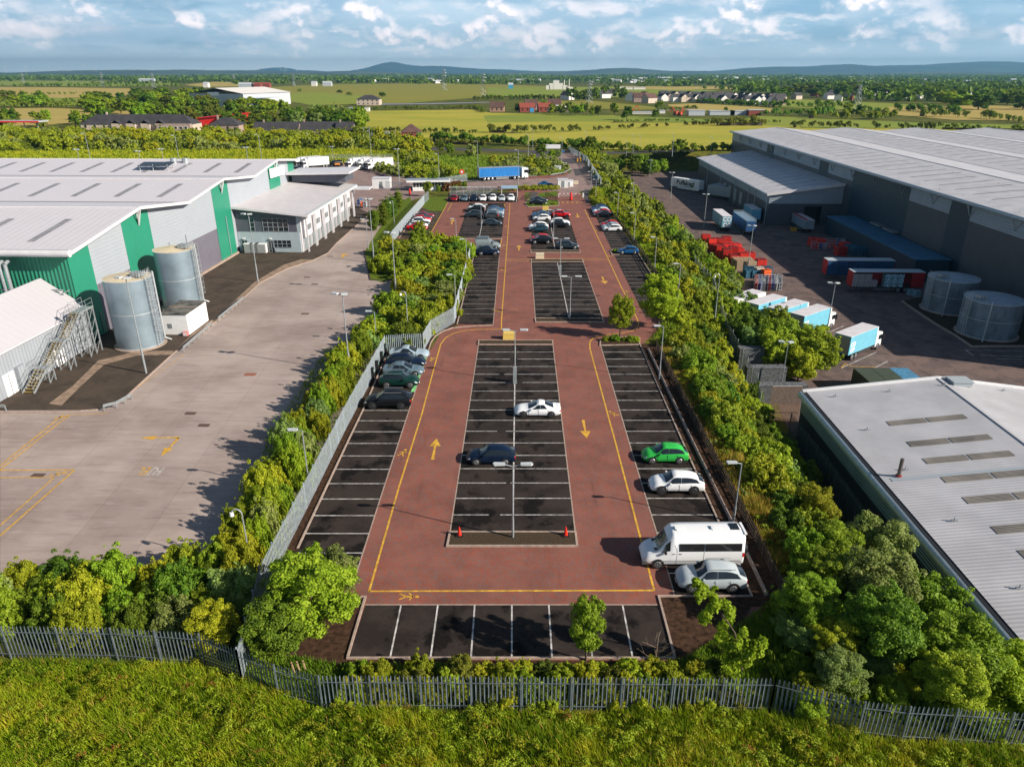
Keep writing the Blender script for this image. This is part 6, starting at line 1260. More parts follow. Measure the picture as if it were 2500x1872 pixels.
p=G(1350,372);t=thing('road_sign_board','wide white direction sign at the far side of the roundabout','sign',(p[0],p[1],0));q=MB();q.bb(-3.2,3.2,-.05,.05,1.5,3.2);q.build('sign_face',WHITE,t);q=MB();[q.tube((x,.08,0),(x,.08,3),.06,n=5)for x in(-2.3,2.3)];q.build('post',GALV,t)
for i,(x,y)in enumerate(((907,522),(929,521),(942,520))):p=G(x,y);t=thing('hazard_marker','low orange marker block behind the columnar trees, %s of three'%('left','middle','right')[i],'marker',(p[0],p[1],0));q=MB();q.box((0,0,.3),(1.0,.5,.6),0,0,.8);q.build('marker_body',ORG,t);q=MB();q.box((0,0,.64),(.7,.3,.06));q.build('cap',WHITE,t)
for i,(x,y,m)in enumerate(((876,502,1),(884,506,0),(890,508,3),(880,498,1),(893,506,2))):p=G(x,y);rollcage((p[0],p[1],0.01),.3*i,MIXS[m]if m else ORG,'loaded roll cage in the small cluster beside the office end','roll cages beside the office end')
for x,y,w,lb in((466,979,1.1,'square'),(497,1038-2,1.0,'upper'),(745,678,1,'far'),(769,695,1,'mid'),(745,765,.9,'near'),(596,912,.9,'left'),(615,913,1.3,'brown')):pass
dr=MB()
for x,y in((465,1009),(498,1038),(750,677),(768,694),(745,766),(613,914),(806,626),(93,1160)):p=G(x,y);dr.box((p[0],p[1],.01),(1.1,.6,.012),-.05)
structure(dr.build('drain_grating',mat('rusty_grating',(.10,.06,.045),.8,0,.5,8)))
dr=MB();p=G(1254,755);dr.box((p[0],p[1],.012),(1.4,.8,.012));p=G(611,914);dr.box((p[0],p[1],.012),(1.3,.8,.012));structure(dr.build('rusty_cover',mat('rust_cover',(.28,.10,.06),.9,0,.3,6)))
def person(x,y,label,top,legs,z=0.0,rz=0.0):
 t=thing('person',label,'person',(x,y,z),rz);me=bpy.data.meshes.new('person_body')
 J={'pel':(0,0,.95,.145),'sp':(0,.0,1.2,.15),'ch':(0,.0,1.4,.165),'nk':(0,.0,1.52,.06),'hd':(0,-.015,1.64,.095),'ht':(0,-.01,1.75,.075),
         'sl':(-.19,0,1.43,.065),'el':(-.25,.02,1.16,.047),'hl':(-.24,-.06,.92,.035),'sr':(.19,0,1.43,.065),'er':(.25,.02,1.16,.047),'hr':(.24,-.06,.92,.035),
         'll':(-.09,0,.88,.105),'kl':(-.11,-.01,.5,.07),'al':(-.12,.02,.09,.045),'tl':(-.13,-.14,.05,.04),'lr':(.09,0,.88,.105),'kr':(.11,-.01,.5,.07),'ar':(.12,.02,.09,.045),'tr':(.13,-.14,.05,.04)}
 k=list(J);me.from_pydata([J[i][:3]for i in k],[(k.index(a),k.index(b_))for a,b_ in(('pel','sp'),('sp','ch'),('ch','nk'),('nk','hd'),('hd','ht'),('ch','sl'),('sl','el'),('el','hl'),('ch','sr'),('sr','er'),('er','hr'),('pel','ll'),('ll','kl'),('kl','al'),('al','tl'),('pel','lr'),('lr','kr'),('kr','ar'),('ar','tr'))],[])
 o=link('body',me,t);sk=o.modifiers.new('s','SKIN');o.modifiers.new('d','SUBSURF').levels=1
 for i,n in enumerate(k):v_=me.skin_vertices[0].data[i];v_.radius=(J[n][3],)*2;v_.use_root=(n=='pel')
 m=bpy.data.materials.new('clothed_body');m.use_nodes=True;N,L=nt(m);tc=N.new('ShaderNodeTexCoord');sx=N.new('ShaderNodeSeparateXYZ');L.new(tc.outputs['Object'],sx.inputs[0]);cr=N.new('ShaderNodeValToRGB');cr.color_ramp.interpolation='CONSTANT';e=cr.color_ramp.elements
 d_=N.new('ShaderNodeMath');d_.operation='DIVIDE';d_.inputs[1].default_value=2;L.new(sx.outputs[2],d_.inputs[0]);L.new(d_.outputs[0],cr.inputs[0]);e[0].position=0;e[0].color=(.02,.02,.02,1);e[1].position=.05;e[1].color=(*legs,1);q=e.new(.46);q.color=(*top,1);q=e.new(.765);q.color=(.5,.28,.2,1);q=e.new(.85);q.color=(.03,.02,.015,1);L.new(cr.outputs[0],N['Principled BSDF'].inputs['Base Color'])
 me.materials.append(m);return t
p=G(*A4(1262,632));person(p[0],p[1]-.3,'person in a dark red top and black trousers standing beside the dark grey crossover',(.25,.02,.02),(.015,.015,.02))
# ================================================================ vegetation
LM={
 'bright':leafmat('leaf_bright_green',(.10,.17,.008),(.25,.36,.018),(.45,.54,.05)),
 'yellow':leafmat('leaf_yellow_green',(.14,.20,.008),(.32,.38,.016),(.52,.54,.045)),
 'silver':leafmat('leaf_grey_green',(.11,.18,.035),(.25,.34,.07),(.48,.54,.22)),
 'dark':leafmat('leaf_dark_green',(.05,.10,.008),(.13,.21,.014),(.26,.35,.03),.3),
 'olive':leafmat('leaf_olive',(.06,.085,.010),(.13,.16,.014),(.22,.23,.03),.25),
 'rust':leafmat('leaf_reddish_brown',(.08,.045,.014),(.15,.09,.02),(.2,.14,.025),.2),
}
BARK=mat('bark',(.09,.065,.045),.9,0,.3,6)
def leaves(centers,radii,n,size,rng,up=.25,jitter=.2,crown_c=(0,0,0),elong=1.7):
 """leaf-sized faces over the shells of many small lobes"""
 C=np.array(centers);Rr=np.array(radii);k=rng.choice(len(C),n,p=(Rr**2)/(Rr**2).sum());d=rng.normal(size=(n,3));d/=np.linalg.norm(d,axis=1)[:,None]
 out=C[k]-np.array(crown_c);out/=np.maximum(np.linalg.norm(out,axis=1),1e-3)[:,None];d=d+out*.9;d/=np.linalg.norm(d,axis=1)[:,None]
 rad=Rr[k]*(1-np.abs(rng.normal(0,jitter,n)))*rng.uniform(.82,1.12,n);p=C[k]+d*rad[:,None]
 nrm=d*.9+rng.normal(0,.62,(n,3));nrm[:,2]+=up;nrm/=np.linalg.norm(nrm,axis=1)[:,None]
 a=np.cross(nrm,rng.normal(size=(n,3)));a/=np.linalg.norm(a,axis=1)[:,None];b=np.cross(nrm,a);s=size*rng.uniform(.6,1.35,n)[:,None]
 a*=s*elong*.5;b*=s*.5
 V=np.stack([p-a,p-b*.9+nrm*s*.12,p+a,p+b*.9+nrm*s*.12],1).reshape(-1,3);F=np.arange(4*n).reshape(-1,4);return V,F
def crown_lobes(rng,n,kind):
 C,Rr=[],[]
 for i in range(n):
  a=rng.uniform(0,2*math.pi);
  if kind=='dome':z=rng.uniform(.12,.82);w=math.sqrt(max(0,1-(z/.95)**2))*.78*math.sqrt(rng.uniform(.25,1));r=rng.uniform(.09,.25)
  elif kind=='ball':z=rng.uniform(-.8,.85);w=math.sqrt(max(0,1-z*z))*.72*math.sqrt(rng.uniform(.2,1));r=rng.uniform(.10,.26)
  elif kind=='column':z=rng.uniform(.1,2.6);w=.36*math.sin(max(.12,min(1,z/2.75))*math.pi)**.6*math.sqrt(rng.uniform(0,1));r=rng.uniform(.14,.24)
  elif kind=='sweep':z=rng.uniform(.1,.9);w=math.sqrt(max(0,1-z*z))*.8*math.sqrt(rng.uniform(.2,1));r=rng.uniform(.09,.22);
  x,y=w*math.cos(a),w*math.sin(a)
  if kind=='sweep':x+=z*.35
  C.append((x,y,z));Rr.append(r)
  if i%2==0:f=rng.uniform(1.12,1.32);C.append((x*f+rng.normal(0,.06),y*f+rng.normal(0,.06),z*(f if z>.3 else 1)+rng.normal(0,.05)));Rr.append(rng.uniform(.05,.13))
 return C,Rr
LIB={}
def foliage(name,kind,seed,n,size,lobes):
 key=(name,kind,seed,n)
 if key in LIB:return LIB[key]
 rng=np.random.default_rng(seed);C,Rr=crown_lobes(rng,lobes,kind);cc=(0,0,.2 if kind in('dome','sweep')else(0 if kind=='ball' else 1.3))
 V,F=leaves(C,Rr,n,size,rng,crown_c=cc)
 V2,F2=leaves([(c[0]*.6,c[1]*.6,c[2]*.75)for c in C],[r*1.05 for r in Rr],n//4,size*1.7,rng,crown_c=cc);V=np.concatenate([V,V2]);F=np.concatenate([F,F2+len(V)-len(V2)])
 if kind in('dome','sweep'):V[:,2]=np.maximum(V[:,2],rng.uniform(-.04,.08,len(V)))
 me=npmesh('foliage',V,F,[LM['bright']]);LIB[key]=me;return me
def setm(o,m):o.material_slots[0].link='OBJECT';o.material_slots[0].material=m;return o
def stems(h,r,seed,n=5,spread=.5,name='trunk'):
 rr=random.Random(seed);q=MB();q.tube((0,0,-.3),(0,0,h*.45),r,r*.7,7)
 for i in range(n):
  a=i*2.4+rr.random();e=Vector((math.cos(a)*spread*rr.uniform(.5,1),math.sin(a)*spread*rr.uniform(.5,1),h*rr.uniform(.75,1)));s_=Vector((0,0,h*rr.uniform(.3,.45)));m_=s_.lerp(e,.5)+Vector((0,0,.08*h));q.tube(s_,m_,r*.5,r*.35,5);q.tube(m_,e,r*.35,r*.12,5)
 return q
TRUNKS={}
def shrub(x,y,s,kind,m,label,group,lod=0,cat='shrub',name='shrub',zs=1.0,z=None,seed=None):
 n,sz,lb=((17000,.038,90),(8000,.055,66),(3400,.085,46),(1400,.14,28))[lod];seed=(rnd.randrange(5)if seed is None else seed)+10*lod
 me=foliage('f',kind,seed,n,sz,lb);zz=hgt(x,y)if z is None else z
 t=thing(name,label,cat,(x,y,zz),rnd.uniform(0,6.28)if kind!='sweep' else rnd.uniform(-.5,.5)+2.6,group);t.scale=(s,s,s*zs)
 f=link('foliage',me,t);setm(f,LM[m])
 if lod<2:
  k=('b',lod)
  if k not in TRUNKS:o=stems(.7,.035,3,5,.4).build('stem',BARK);TRUNKS[k]=o.data;bpy.data.objects.remove(o)
  link('stem',TRUNKS[k],t)
 return t
def tree(x,y,h,w,m,label,group=None,lod=2,z=None,kind='ball',trunk_h=None,name='tree',cat='tree',seed=None):
 """tapered trunk with limbs and a crown of leaf-sized faces"""
 n,sz,lb=((20000,.038,100),(8000,.055,70),(3200,.085,44),(1400,.14,26))[lod];zz=hgt(x,y)if z is None else z;t=thing(name,label,cat,(x,y,zz),rnd.uniform(0,6.28),group);th=h*.3 if trunk_h is None else trunk_h
 me=foliage('f',kind,(rnd.randrange(5)if seed is None else seed)+10*lod+100,n,sz,lb);ch=h-th;f=link('crown',me,t,(0,0,th+ch*(.5 if kind=='ball' else 0)),0,(w/2,w/2,ch/2*1.05 if kind=='ball' else ch));setm(f,LM[m])
 if('t',lod)not in TRUNKS:o=stems(1.0,.035,5,6 if lod<2 else 3,.3).build('trunk',BARK);TRUNKS[('t',lod)]=o.data;bpy.data.objects.remove(o)
 link('trunk',TRUNKS[('t',lod)],t,None,None,(w*.8,w*.8,(th+ch*.55)));return t
def inpoly(x,y,P):
 c=False;j=len(P)-1
 for i in range(len(P)):
  if(P[i][1]>y)!=(P[j][1]>y)and x<(P[j][0]-P[i][0])*(y-P[i][1])/(P[j][1]-P[i][1])+P[i][0]:c=not c
  j=i
 return c
def scatter(P,d,seed,maxn=999,dens=None):
 rr=random.Random(seed);xs=[p[0]for p in P];ys=[p[1]for p in P];pts=[];fails=0
 while fails<400 and len(pts)<maxn:
  x,y=rr.uniform(min(xs),max(xs)),rr.uniform(min(ys),max(ys));dd=d if dens is None else dens(x,y)
  if not inpoly(x,y,P):continue
  if all((x-a)**2+(y-b_)**2>dd*dd for a,b_ in pts):pts.append((x,y));fails=0
  else:fails+=1
 return pts
ADJ=dict(bright='bright green',yellow='yellow-green',silver='silvery green',dark='dark green',olive='olive green',rust='reddish brown')
PEND=[]
def proj(x,y,z=0.0):
 z-=HC;zc=y*CT-z*ST;yc=-y*ST-z*CT;return(CX+FX*x/zc,CY+FX*yc/zc,zc)if zc>1 else(-999,-999,1)
def zone(P,d,smin,smax,mats_,where,group,lod,seed,kinds=('dome','sweep'),px=False,zs=1.0,z=None,dens=None,cat='shrub',name='shrub'):
 rr=random.Random(seed+99);P=[G2(*p)for p in P]if px else P
 for x,y in scatter(P,d,seed,dens=dens):
  m=rr.choice(mats_);s=rr.uniform(smin,smax);k=rr.choice(kinds);sz_='large' if s>lerp(smin,smax,.72)else('small' if s<lerp(smin,smax,.25)else '')
  u,v_,zc=proj(x,y,s*.5)
  if-90<u<2590 and v_<1990:PEND.append((s*s/zc**2,x,y,s,k,m,' '.join(f"{sz_} {ADJ[m]} bush {where}".split()),group,lod,zs*rr.uniform(.85,1.2)))
def flush_zones(limit=284):
 """the bushes that show largest are objects of their own; the many small ones behind them are one mass"""
 PEND.sort(key=lambda q:-q[0]);print('BUSHES',len(PEND))
 for _,x,y,s,k,m,lb,g_,lod,zs in PEND[:limit]:shrub(x,y,s,k,m,lb,g_,lod,zs=zs)
 ms=list(LM);VV,FF,MI=[],[],[];off=0;src_={}
 for i,(_,x,y,s,k,m,lb,g_,lod,zs)in enumerate(PEND[limit:]):
  key=(k,i%4,y>200)
  if key not in src_:
   rng=np.random.default_rng(i%4+60);C,Rr=crown_lobes(rng,26,k);src_[key]=leaves(C,Rr,1100 if y>200 else 1900,.145 if y>200 else.105,rng,crown_c=(0,0,.2))
  V,F=src_[key];a=i*2.39 if k=='dome' else 2.6+.4*math.sin(i);ca,sa=math.cos(a),math.sin(a)
  W=np.stack([V[:,0]*ca-V[:,1]*sa,V[:,0]*sa+V[:,1]*ca,np.maximum(V[:,2],0)*zs],1)*s+np.array([x,y,hgt(x,y)]);VV.append(W);FF.append(F+off);off+=len(W);MI.append(np.full(len(F),ms.index(m)))
 o=link('shrub_mass',npmesh('shrub_mass',np.concatenate(VV),np.concatenate(FF),[LM[m]for m in ms],np.concatenate(MI)));tag(o,'dense mass of farther bushes covering the banks behind the nearer ones','bushes',None,'stuff')
zone([(-33,34.2),(-18.5,33.8),(-17.6,36.5),(-18.0,41),(-20,40.6),(-26,38.8),(-40,37.5),(-40,34.2)],1.75,1.5,2.3,['silver','bright','bright','dark','yellow'],'in the hedge between the front fence and the concrete yard','bushes in the bottom left hedge',0,3,zs=1.15)
zone([(-19.9,39),(-17.8,39),(-17.8,62),(-17.6,84),(-19.6,84),(-20.2,62)],1.5,1.25,1.75,['bright','yellow','yellow','bright','silver'],'in the narrow hedge between the yard and the left palisade fence','bushes in the left palisade hedge',0,5,zs=1.65)
zone([(-18.5,84),(-11.6,84.5),(-11.4,90),(-8.8,96),(-8.6,133),(-9.5,141),(-21,141),(-23,133),(-23,121),(-16.5,114.5),(-17.5,100)],2.6,1.9,3.0,['bright','bright','yellow','silver','dark'],'in the dense triangle of shrubs between yard and upper bays','bushes in the shrub triangle left of the upper bays',1,7)
tree(-12.0,35.0,5.2,6.5,'bright','big dense light-topped tree in the bottom left corner of the car park',None,0,seed=1,trunk_h=.9);tree(-11.6,37.6,3.6,4.0,'silver','smaller silvery tree just behind the big corner tree',None,0,seed=2,trunk_h=.6);tree(-13.7,33.0,3.8,4.6,'dark','dark green tree at the foot of the big corner tree, beside the fence',None,0,seed=3,trunk_h=.7)
for i,(x,y)in enumerate(((720,1642),(733,1640),(748,1638))):p=G(x,y);t=thing('timber_stake','short leaning timber stake under the corner tree, %s of three'%('left','middle','right')[i],'stake',(p[0],p[1],0));q=MB();q.beam((0,0,-.1),(-.12,0,.8),.07,.07);q.build('stake',mat('pale_stake',(.4,.27,.15),.8),t);q=MB();q.box((-.11,0,.7),(.1,.1,.04));q.build('tie',BLACKPL,t)
zone([(-9,29.3),(12.4,29.1),(12.4,31.2),(-9.6,31.4)],.8,.75,1.1,['yellow','yellow','yellow','bright','olive'],'in the low hedge behind the straight front fence','low bushes behind the front fence',1,11,('dome',),zs=1.05)
t=tree(*G2(1430,1612),4.4,2.7,'bright','slim young tree in front of the end bays',None,1,seed=4,trunk_h=1.1)
def leaning(base,top,h,w,m,label,seed):
 p=G(*base);d=ray(*top);Y=p[1];X2=d[0]/d[1]*Y;rng=np.random.default_rng(seed);C,Rr=[],[]
 dx=X2-p[0]
 for i in range(44):z=rng.uniform(.16,1.0);w_=w*(1-z)**.6*(1 if z>.3 else 1.0)*.5+.12;C.append((dx*(z**1.5)+rng.normal(0,w_*.55),rng.normal(0,w_*.5),h*z));Rr.append(rng.uniform(.22,.46)*(1.25-z*.6))
 t=thing('young_tree',label,'tree',(p[0],p[1],0));V,F=leaves(C,Rr,7500,.13,rng,crown_c=(dx*.3,0,h*.5));f=link('crown',npmesh('foliage',V,F,[LM[m]]),t);q=MB();q.tube((0,0,-.2),(dx*.25,0,h*.45),.08,.05,7);q.tube((dx*.25,0,h*.45),(dx*.8,0,h*.9),.05,.015,6);[q.tube((dx*z**1.5,0,h*z),(dx*z**1.5+a,b_,h*z+.5),.03,.01,5)for z,a,b_ in((.3,.6,.2),(.4,-.6,.2),(.5,.4,-.3),(.6,-.4,.1))];q.build('trunk',BARK,t)
leaning((1815,1640),(1700,1400),6.4,2.5,'yellow','tall wind-bent young tree leaning left over the soil bed, in front of the silver car',6)
def bare(px,py,h,label):
 p=G(px,py);t=thing('bare_sapling',label,'tree',(p[0],p[1],0));q=MB();q.tube((0,0,0),(.08,0,h),.04,.012,6);q.build('trunk',mat('dead_bark',(.28,.2,.14),.9),t);q=MB();rr=random.Random(5)
 for i in range(14):z=h*rr.uniform(.2,.6);a=rr.uniform(0,6.28);L=rr.uniform(.5,1.1);e=Vector((math.cos(a)*L,math.sin(a)*L,z+L*.7));q.tube((0,0,z),e,.014,.006,4);q.tube(e*.6+Vector((0,0,z*.4)),e+Vector((.2,.1,.25)),.01,.005,4)
 q.build('branches',MATS['dead_bark'],t)
bare(1597,1632,2.7,'leafless dead sapling between the slim young tree and the soil bed')
for i,(x,y,s)in enumerate(((1478,832,.62),(1490,829,.5),(1502,832,.8),(1524,832,.55),(1540,833,.8),(1552,834,.7))):p=G(x,y);shrub(p[0],p[1],s,'dome','bright' if i<4 else 'yellow','%s low bush under the small junction tree, counted from the left'%('first','second','third','fourth','fifth','sixth')[i],'low bushes on the junction island',1)
tree(*G2(1513,826),5.6,4.1,'yellow','small round-crowned tree standing alone on the planted junction island',None,0,seed=5,trunk_h=1.5)
tree(19.6,92,7.2,6.6,'yellow','large spreading tree between the junction and the right-hand bushes',None,0,seed=2,trunk_h=1.6)
for i,(x,y,s)in enumerate(((1503,615,.9),(1300,501,.8),(1330,502,.8),(1352,500,.9))):p=G(x,y);shrub(p[0],p[1],s,'dome','bright',('bush in the corner planter beside the blue hatchback','low bush at the left of the green island near the barrier','low bush in the middle of the green island near the barrier','low bush at the right of the green island near the barrier')[i],None,1,zs=.6)
def rb(y):return xfence(y)
belt=[(20.4,38),(20.2,60),(20.0,86),(24.5,100),(26.4,118),(26.8,140),(26.6,200),(26.4,222),(29.5,250),(29.5,300),(27,322),(36.5,322),(40,300),(43.5,196),(44.0,140),(41.5,121),(38.5,112),(35.5,103),(30,99),(29.8,76),(29.9,62),(27,52),(25.5,44),(25,38)]
mid=lambda y:(xfence(y)+xtoe(y))/2
def dens(x,y):return 1.95+max(0,y-60)*.016
zone(belt,2.3,1.5,2.6,['bright','bright','yellow','bright','yellow','silver','dark'],'on the long bank between the car park and the lorry yard','bushes on the right-hand bank',1,21,dens=dens)
zone([(33.5,103),(38.5,112),(42,123),(43.8,140),(43.6,196),(39,196),(38,140),(33,112)],3.4,2.6,3.8,['bright','bright','silver','dark'],'along the foot of the bank beside the lorry yard','tall bushes at the foot of the right-hand bank',1,23,zs=1.1)
zone([(36,196),(43,196),(42,240),(39,300),(34,320),(31,300),(33,240)],3.8,2.8,4.0,['bright','dark','silver'],'on the far part of the bank toward the roundabout','tall bushes at the far end of the right-hand bank',2,24,zs=1.15)
zone([(18.3,38),(20.9,38),(20.8,60),(20,86),(18.6,86)],1.6,.4,.75,['olive','yellow','silver'],'in the rough grass beside the near timber fence','small bushes beside the near timber fence',1,25,('dome',))
zone([(15.6,29.6),(25,27.9),(25,34),(19.8,37),(17.6,36.8)],1.5,.9,1.5,['bright','yellow','silver','bright'],'between the front fence and the lower right clump','low bushes below the lower right clump',0,27,zs=.95)
for i,(x,y,h,w,m)in enumerate(((38.6,97.5,6.8,7.4,'bright'),(42.0,93.5,6.2,7.6,'bright'),(36.2,103.5,6.4,7.0,'dark'),(40.0,104.5,6.2,7.0,'bright'),(34.6,97.5,5.6,5.8,'silver'),(39.2,91.2,5.0,5.6,'yellow'),(36.4,93.6,6.4,6.4,'bright'),(33.8,101.0,6.2,6.0,'dark'),(43.4,98.5,5.6,6.6,'bright'))):tree(x,y,h,w,m,('big rounded tree above the stepped retaining wall','big rounded tree nearest the parked blue lorries','dark tree behind the big rounded tree by the retaining wall','tree at the hedge end beside the lone blue lorry group','pale tree between the mesh fence and the big rounded tree','yellow-green tree just above the green containers','leafy tree directly behind the top retaining step','dark tree hard against the far side of the mesh fence','outermost leafy tree of the clump by the lorries')[i],None,1,trunk_h=h*.12,z=YARD)
for i,(x,y,h,w,m,lb)in enumerate(((16.9,33.3,1.9,2.8,'silver','pale rounded bush just right of the soil bed'),(19.0,36.2,2.6,3.4,'bright','leafy bush at the near end of the timber fence'),(20.3,38.5,3.0,4.0,'bright','dense bush between the fence corner and the lower right clump'),(18.6,32.6,2.6,3.6,'yellow','yellow-green bush below the wind-bent young tree'),(22.6,42.0,3.8,4.8,'bright','green bush at the upper left of the lower right clump'),(-17.6,33.4,2.8,3.6,'yellow','yellow-green bush where the front fence meets the car park fence'),(26.5,43.5,6.2,6.6,'silver','pale-leaved tree against the grey unit wall, farthest of the lower right clump'),(28.6,38.2,6.4,6.4,'bright','broad green tree under the grey roof edge in the lower right clump'),(23.2,37.2,5.4,6.0,'silver','silvery windswept tree in the middle of the lower right clump'),(26.0,33.0,5.6,6.6,'bright','big rounded tree in front of the lower right clump'),(21.2,32.8,4.6,5.2,'dark','dark tree at the left front of the lower right clump'),(29.5,32.2,5.4,5.6,'yellow','yellow-green tree at the bottom right corner'),(17.8,34.8,3.4,4.2,'bright','low tree right of the wind-bent young tree'),(18.0,30.2,2.4,3.4,'silver','pale shrub spilling over the front fence'),(15.8,28.2,1.5,2.2,'bright','small bush growing through the front fence at the bend'),(23.6,29.2,3.6,4.4,'bright','rounded shrub against the front fence on the lower right'),(24.0,48.5,4.0,4.6,'yellow','small yellow-green tree above the lower right clump'))):
 tree(x,y,h,w,m,lb,None,0,trunk_h=h*.12,seed=i%5)
for i,(x,y,tx,ty)in enumerate(((915,562,912,512),(935,550,932,497),(946,537,944,486),(958,530,957,482),(972,510,971,467))):p=G(x,y);h=HT(x,y,tx,ty);tree(p[0],p[1],h,2.6 if i else 3.2,'dark','%s columnar tree of five beside the left road, counted from the near end'%('first','second','third','fourth','fifth')[i],None,1,kind='column',trunk_h=.3);t=sc.collection.objects[-1]
for o in list(COL.objects):
 if o.name.startswith('crown')and o.parent and 'columnar' in(o.parent.get('label')or ''):o.scale=(3.0,3.0,o.scale[2]/2.75)
for i,(x,y,h,w,m)in enumerate(((1025,575,3.0,3.4,'yellow'),(1057,460,5.0,4.2,'bright'),(1045,480,4.0,3.4,'bright'),(1070,474,2.2,1.6,'bright'))):tree(*G2(x,y),h,w,m,('yellow-leaved small tree beside the near end of the hatched bays','bright pointed tree at the corner behind the cycle shelter','round green tree on the small lawn by the dark red saloon','thin sapling on the small lawn')[i],None,1)
zone([(1075,466),(1080,458),(1130,455),(1132,463),(1100,467)],1.6,1.3,1.8,['rust','rust','dark'],'in the reddish hedge behind the cycle shelter','reddish bushes behind the cycle shelter',1,31,('dome',),px=True)
zone([(1250,466),(1360,464),(1362,458),(1260,457)],1.7,1.0,1.3,['bright','yellow'],'on the green strip in front of the access road','low bushes in front of the access road',2,32,('dome',),px=True,zs=.7)
zone([(1440,488),(1458,495),(1448,470),(1460,466),(1475,500),(1460,505)],2.0,1.1,1.8,['yellow','yellow','bright'],'on the grass corner beside the exit barrier','bushes by the exit barrier',2,33,('dome',),px=True)
zone([(1200,426),(1290,428),(1340,428),(1380,415),(1372,402),(1320,392),(1250,385),(1210,395)],4.2,2.0,3.0,['bright','silver','silver','yellow','dark'],'on the green mound behind the blue artic','bushes on the mound behind the artic',2,35,px=True,zs=.8)
zone([(1000,425),(1000,395),(960,380),(1040,385),(1060,405),(1100,430),(1140,432),(1100,440),(1030,436),(930,427),(925,415)],5.0,2.4,3.8,['silver','bright','bright'],'on the grass bank beyond the gatehouse','bushes on the bank beyond the gatehouse',2,36,px=True)
zone([(-120,372),(-120,330),(300,328),(640,326),(900,332),(980,345),(1060,372),(1040,385),(930,368),(860,366),(640,368),(300,372)],7.0,3.2,5.4,['bright','bright','yellow','silver','dark'],'in the long shrub bank behind the left warehouse','bushes on the bank behind the left warehouse',2,41,px=True,zs=.95)
flush_zones()
# ---- rough grass and weeds: tufts of blades
def blades(name,P,n,h,w,m,seed,z=hgt,label=None,lean=.35,cat='grass'):
 rng=np.random.default_rng(seed);P=np.array([p[:2]for p in P]);lo,hi=P.min(0),P.max(0);pts=np.zeros((0,2))
 while len(pts)<n:
  q=rng.uniform(lo,hi,(n*2,2));inside=np.zeros(len(q),bool);j=len(P)-1
  for i in range(len(P)):
   c=((P[i,1]>q[:,1])!=(P[j,1]>q[:,1]))&(q[:,0]<(P[j,0]-P[i,0])*(q[:,1]-P[i,1])/(P[j,1]-P[i,1]+1e-12)+P[i,0]);inside^=c;j=i
  pts=np.concatenate([pts,q[inside]])
 pts=pts[:n];zz=np.array([z(a,b_)for a,b_ in pts])if callable(z)else np.full(n,z)
 big=np.sin(pts[:,0]*.9+1.3*np.sin(pts[:,1]*.7))*.5+np.sin(pts[:,1]*1.7+pts[:,0]*.35)*.5
 hh=h*rng.uniform(.35,1.2,n)*(1+.5*big);a=rng.uniform(0,6.28,n);ln=np.stack([np.cos(a),np.sin(a)],1)*(hh*lean*rng.uniform(.2,1.6,n))[:,None];ln[:,0]-=hh*.18
 a2=rng.uniform(0,6.28,n);ww=w*rng.uniform(.6,1.4,n);px_,py_=np.cos(a2)*ww/2,np.sin(a2)*ww/2
 b0=np.stack([pts[:,0]-px_,pts[:,1]-py_,zz-.05],1);b1=np.stack([pts[:,0]+px_,pts[:,1]+py_,zz-.05],1)
 m0=np.stack([pts[:,0]+ln[:,0]*.45-px_*.9,pts[:,1]+ln[:,1]*.45-py_*.9,zz+hh*.6],1);m1=np.stack([pts[:,0]+ln[:,0]*.45+px_*.9,pts[:,1]+ln[:,1]*.45+py_*.9,zz+hh*.6],1)
 tp=np.stack([pts[:,0]+ln[:,0],pts[:,1]+ln[:,1],zz+hh],1);tp2=tp+np.stack([px_*.15,py_*.15,px_*0],1)
 V=np.stack([b0,b1,m1,m0,tp,tp2],1).reshape(-1,3);k=np.arange(n)[:,None]*6;F=np.concatenate([k+[0,1,2,3],k+[3,2,5,4]]).reshape(-1,4)
 o=link(name,npmesh(name,V,F,[m]));return tag(o,label or 'long rough grass',cat,None,'stuff')
def weeds(name,P,n,size,m,seed,zlo=.05,zhi=.5,label='',z=hgt):
 rng=np.random.default_rng(seed);pts=[]
 P_=[p[:2]for p in P];sc_=scatter(P_,.01,seed,maxn=max(60,n//60));C=[];Rr=[]
 for x,y in sc_:zz=z(x,y);C.append((x,y,zz+rng.uniform(zlo,zhi)));Rr.append(rng.uniform(.12,.42))
 V,F=leaves(C,Rr,n,size,rng,up=.8,crown_c=(0,0,-30));o=link(name,npmesh(name,V,F,[m]));return tag(o,label,'weeds',None,'stuff')
GR1=leafmat('grass_blade_green',(.08,.17,.006),(.27,.37,.010),(.58,.54,.03),.4,.3,0);GR2=leafmat('grass_blade_straw',(.34,.30,.035),(.50,.38,.06),(.60,.42,.10),.35,.8,0)
GR3=leafmat('grass_blade_lush',(.09,.19,.010),(.17,.29,.018),(.30,.38,.03),.4,.5,0)
FRONT=[(-36,18),(36,18),(36,26.2),(25.8,26.3),(20,26.6),(16,27.6),(13.8,28.4),(-10.2,28.6),(-15.5,30.8),(-18,31.7),(-36,32.3)]
blades('rough_grass',FRONT,260000,.56,.027,GR1,51,label='long yellow-green rough grass in front of the palisade fence')
blades('straw_grass',FRONT,14000,.62,.03,GR2,52,label='dry straw-coloured grass stalks among the foreground grass')
weeds('green_weeds',FRONT,130000,.07,LM['bright'],53,.1,.5,'leafy green weeds in the foreground field');weeds('yellow_weeds',FRONT,60000,.065,LM['yellow'],54,.2,.65,'yellow-flowered weeds in the foreground field');weeds('rusty_dock',FRONT,2200,.06,leafmat('dock_rust',(.2,.09,.02),(.34,.16,.03),(.42,.22,.05),.3,1,0),55,.3,.7,'rusty dock stalks in the foreground field')
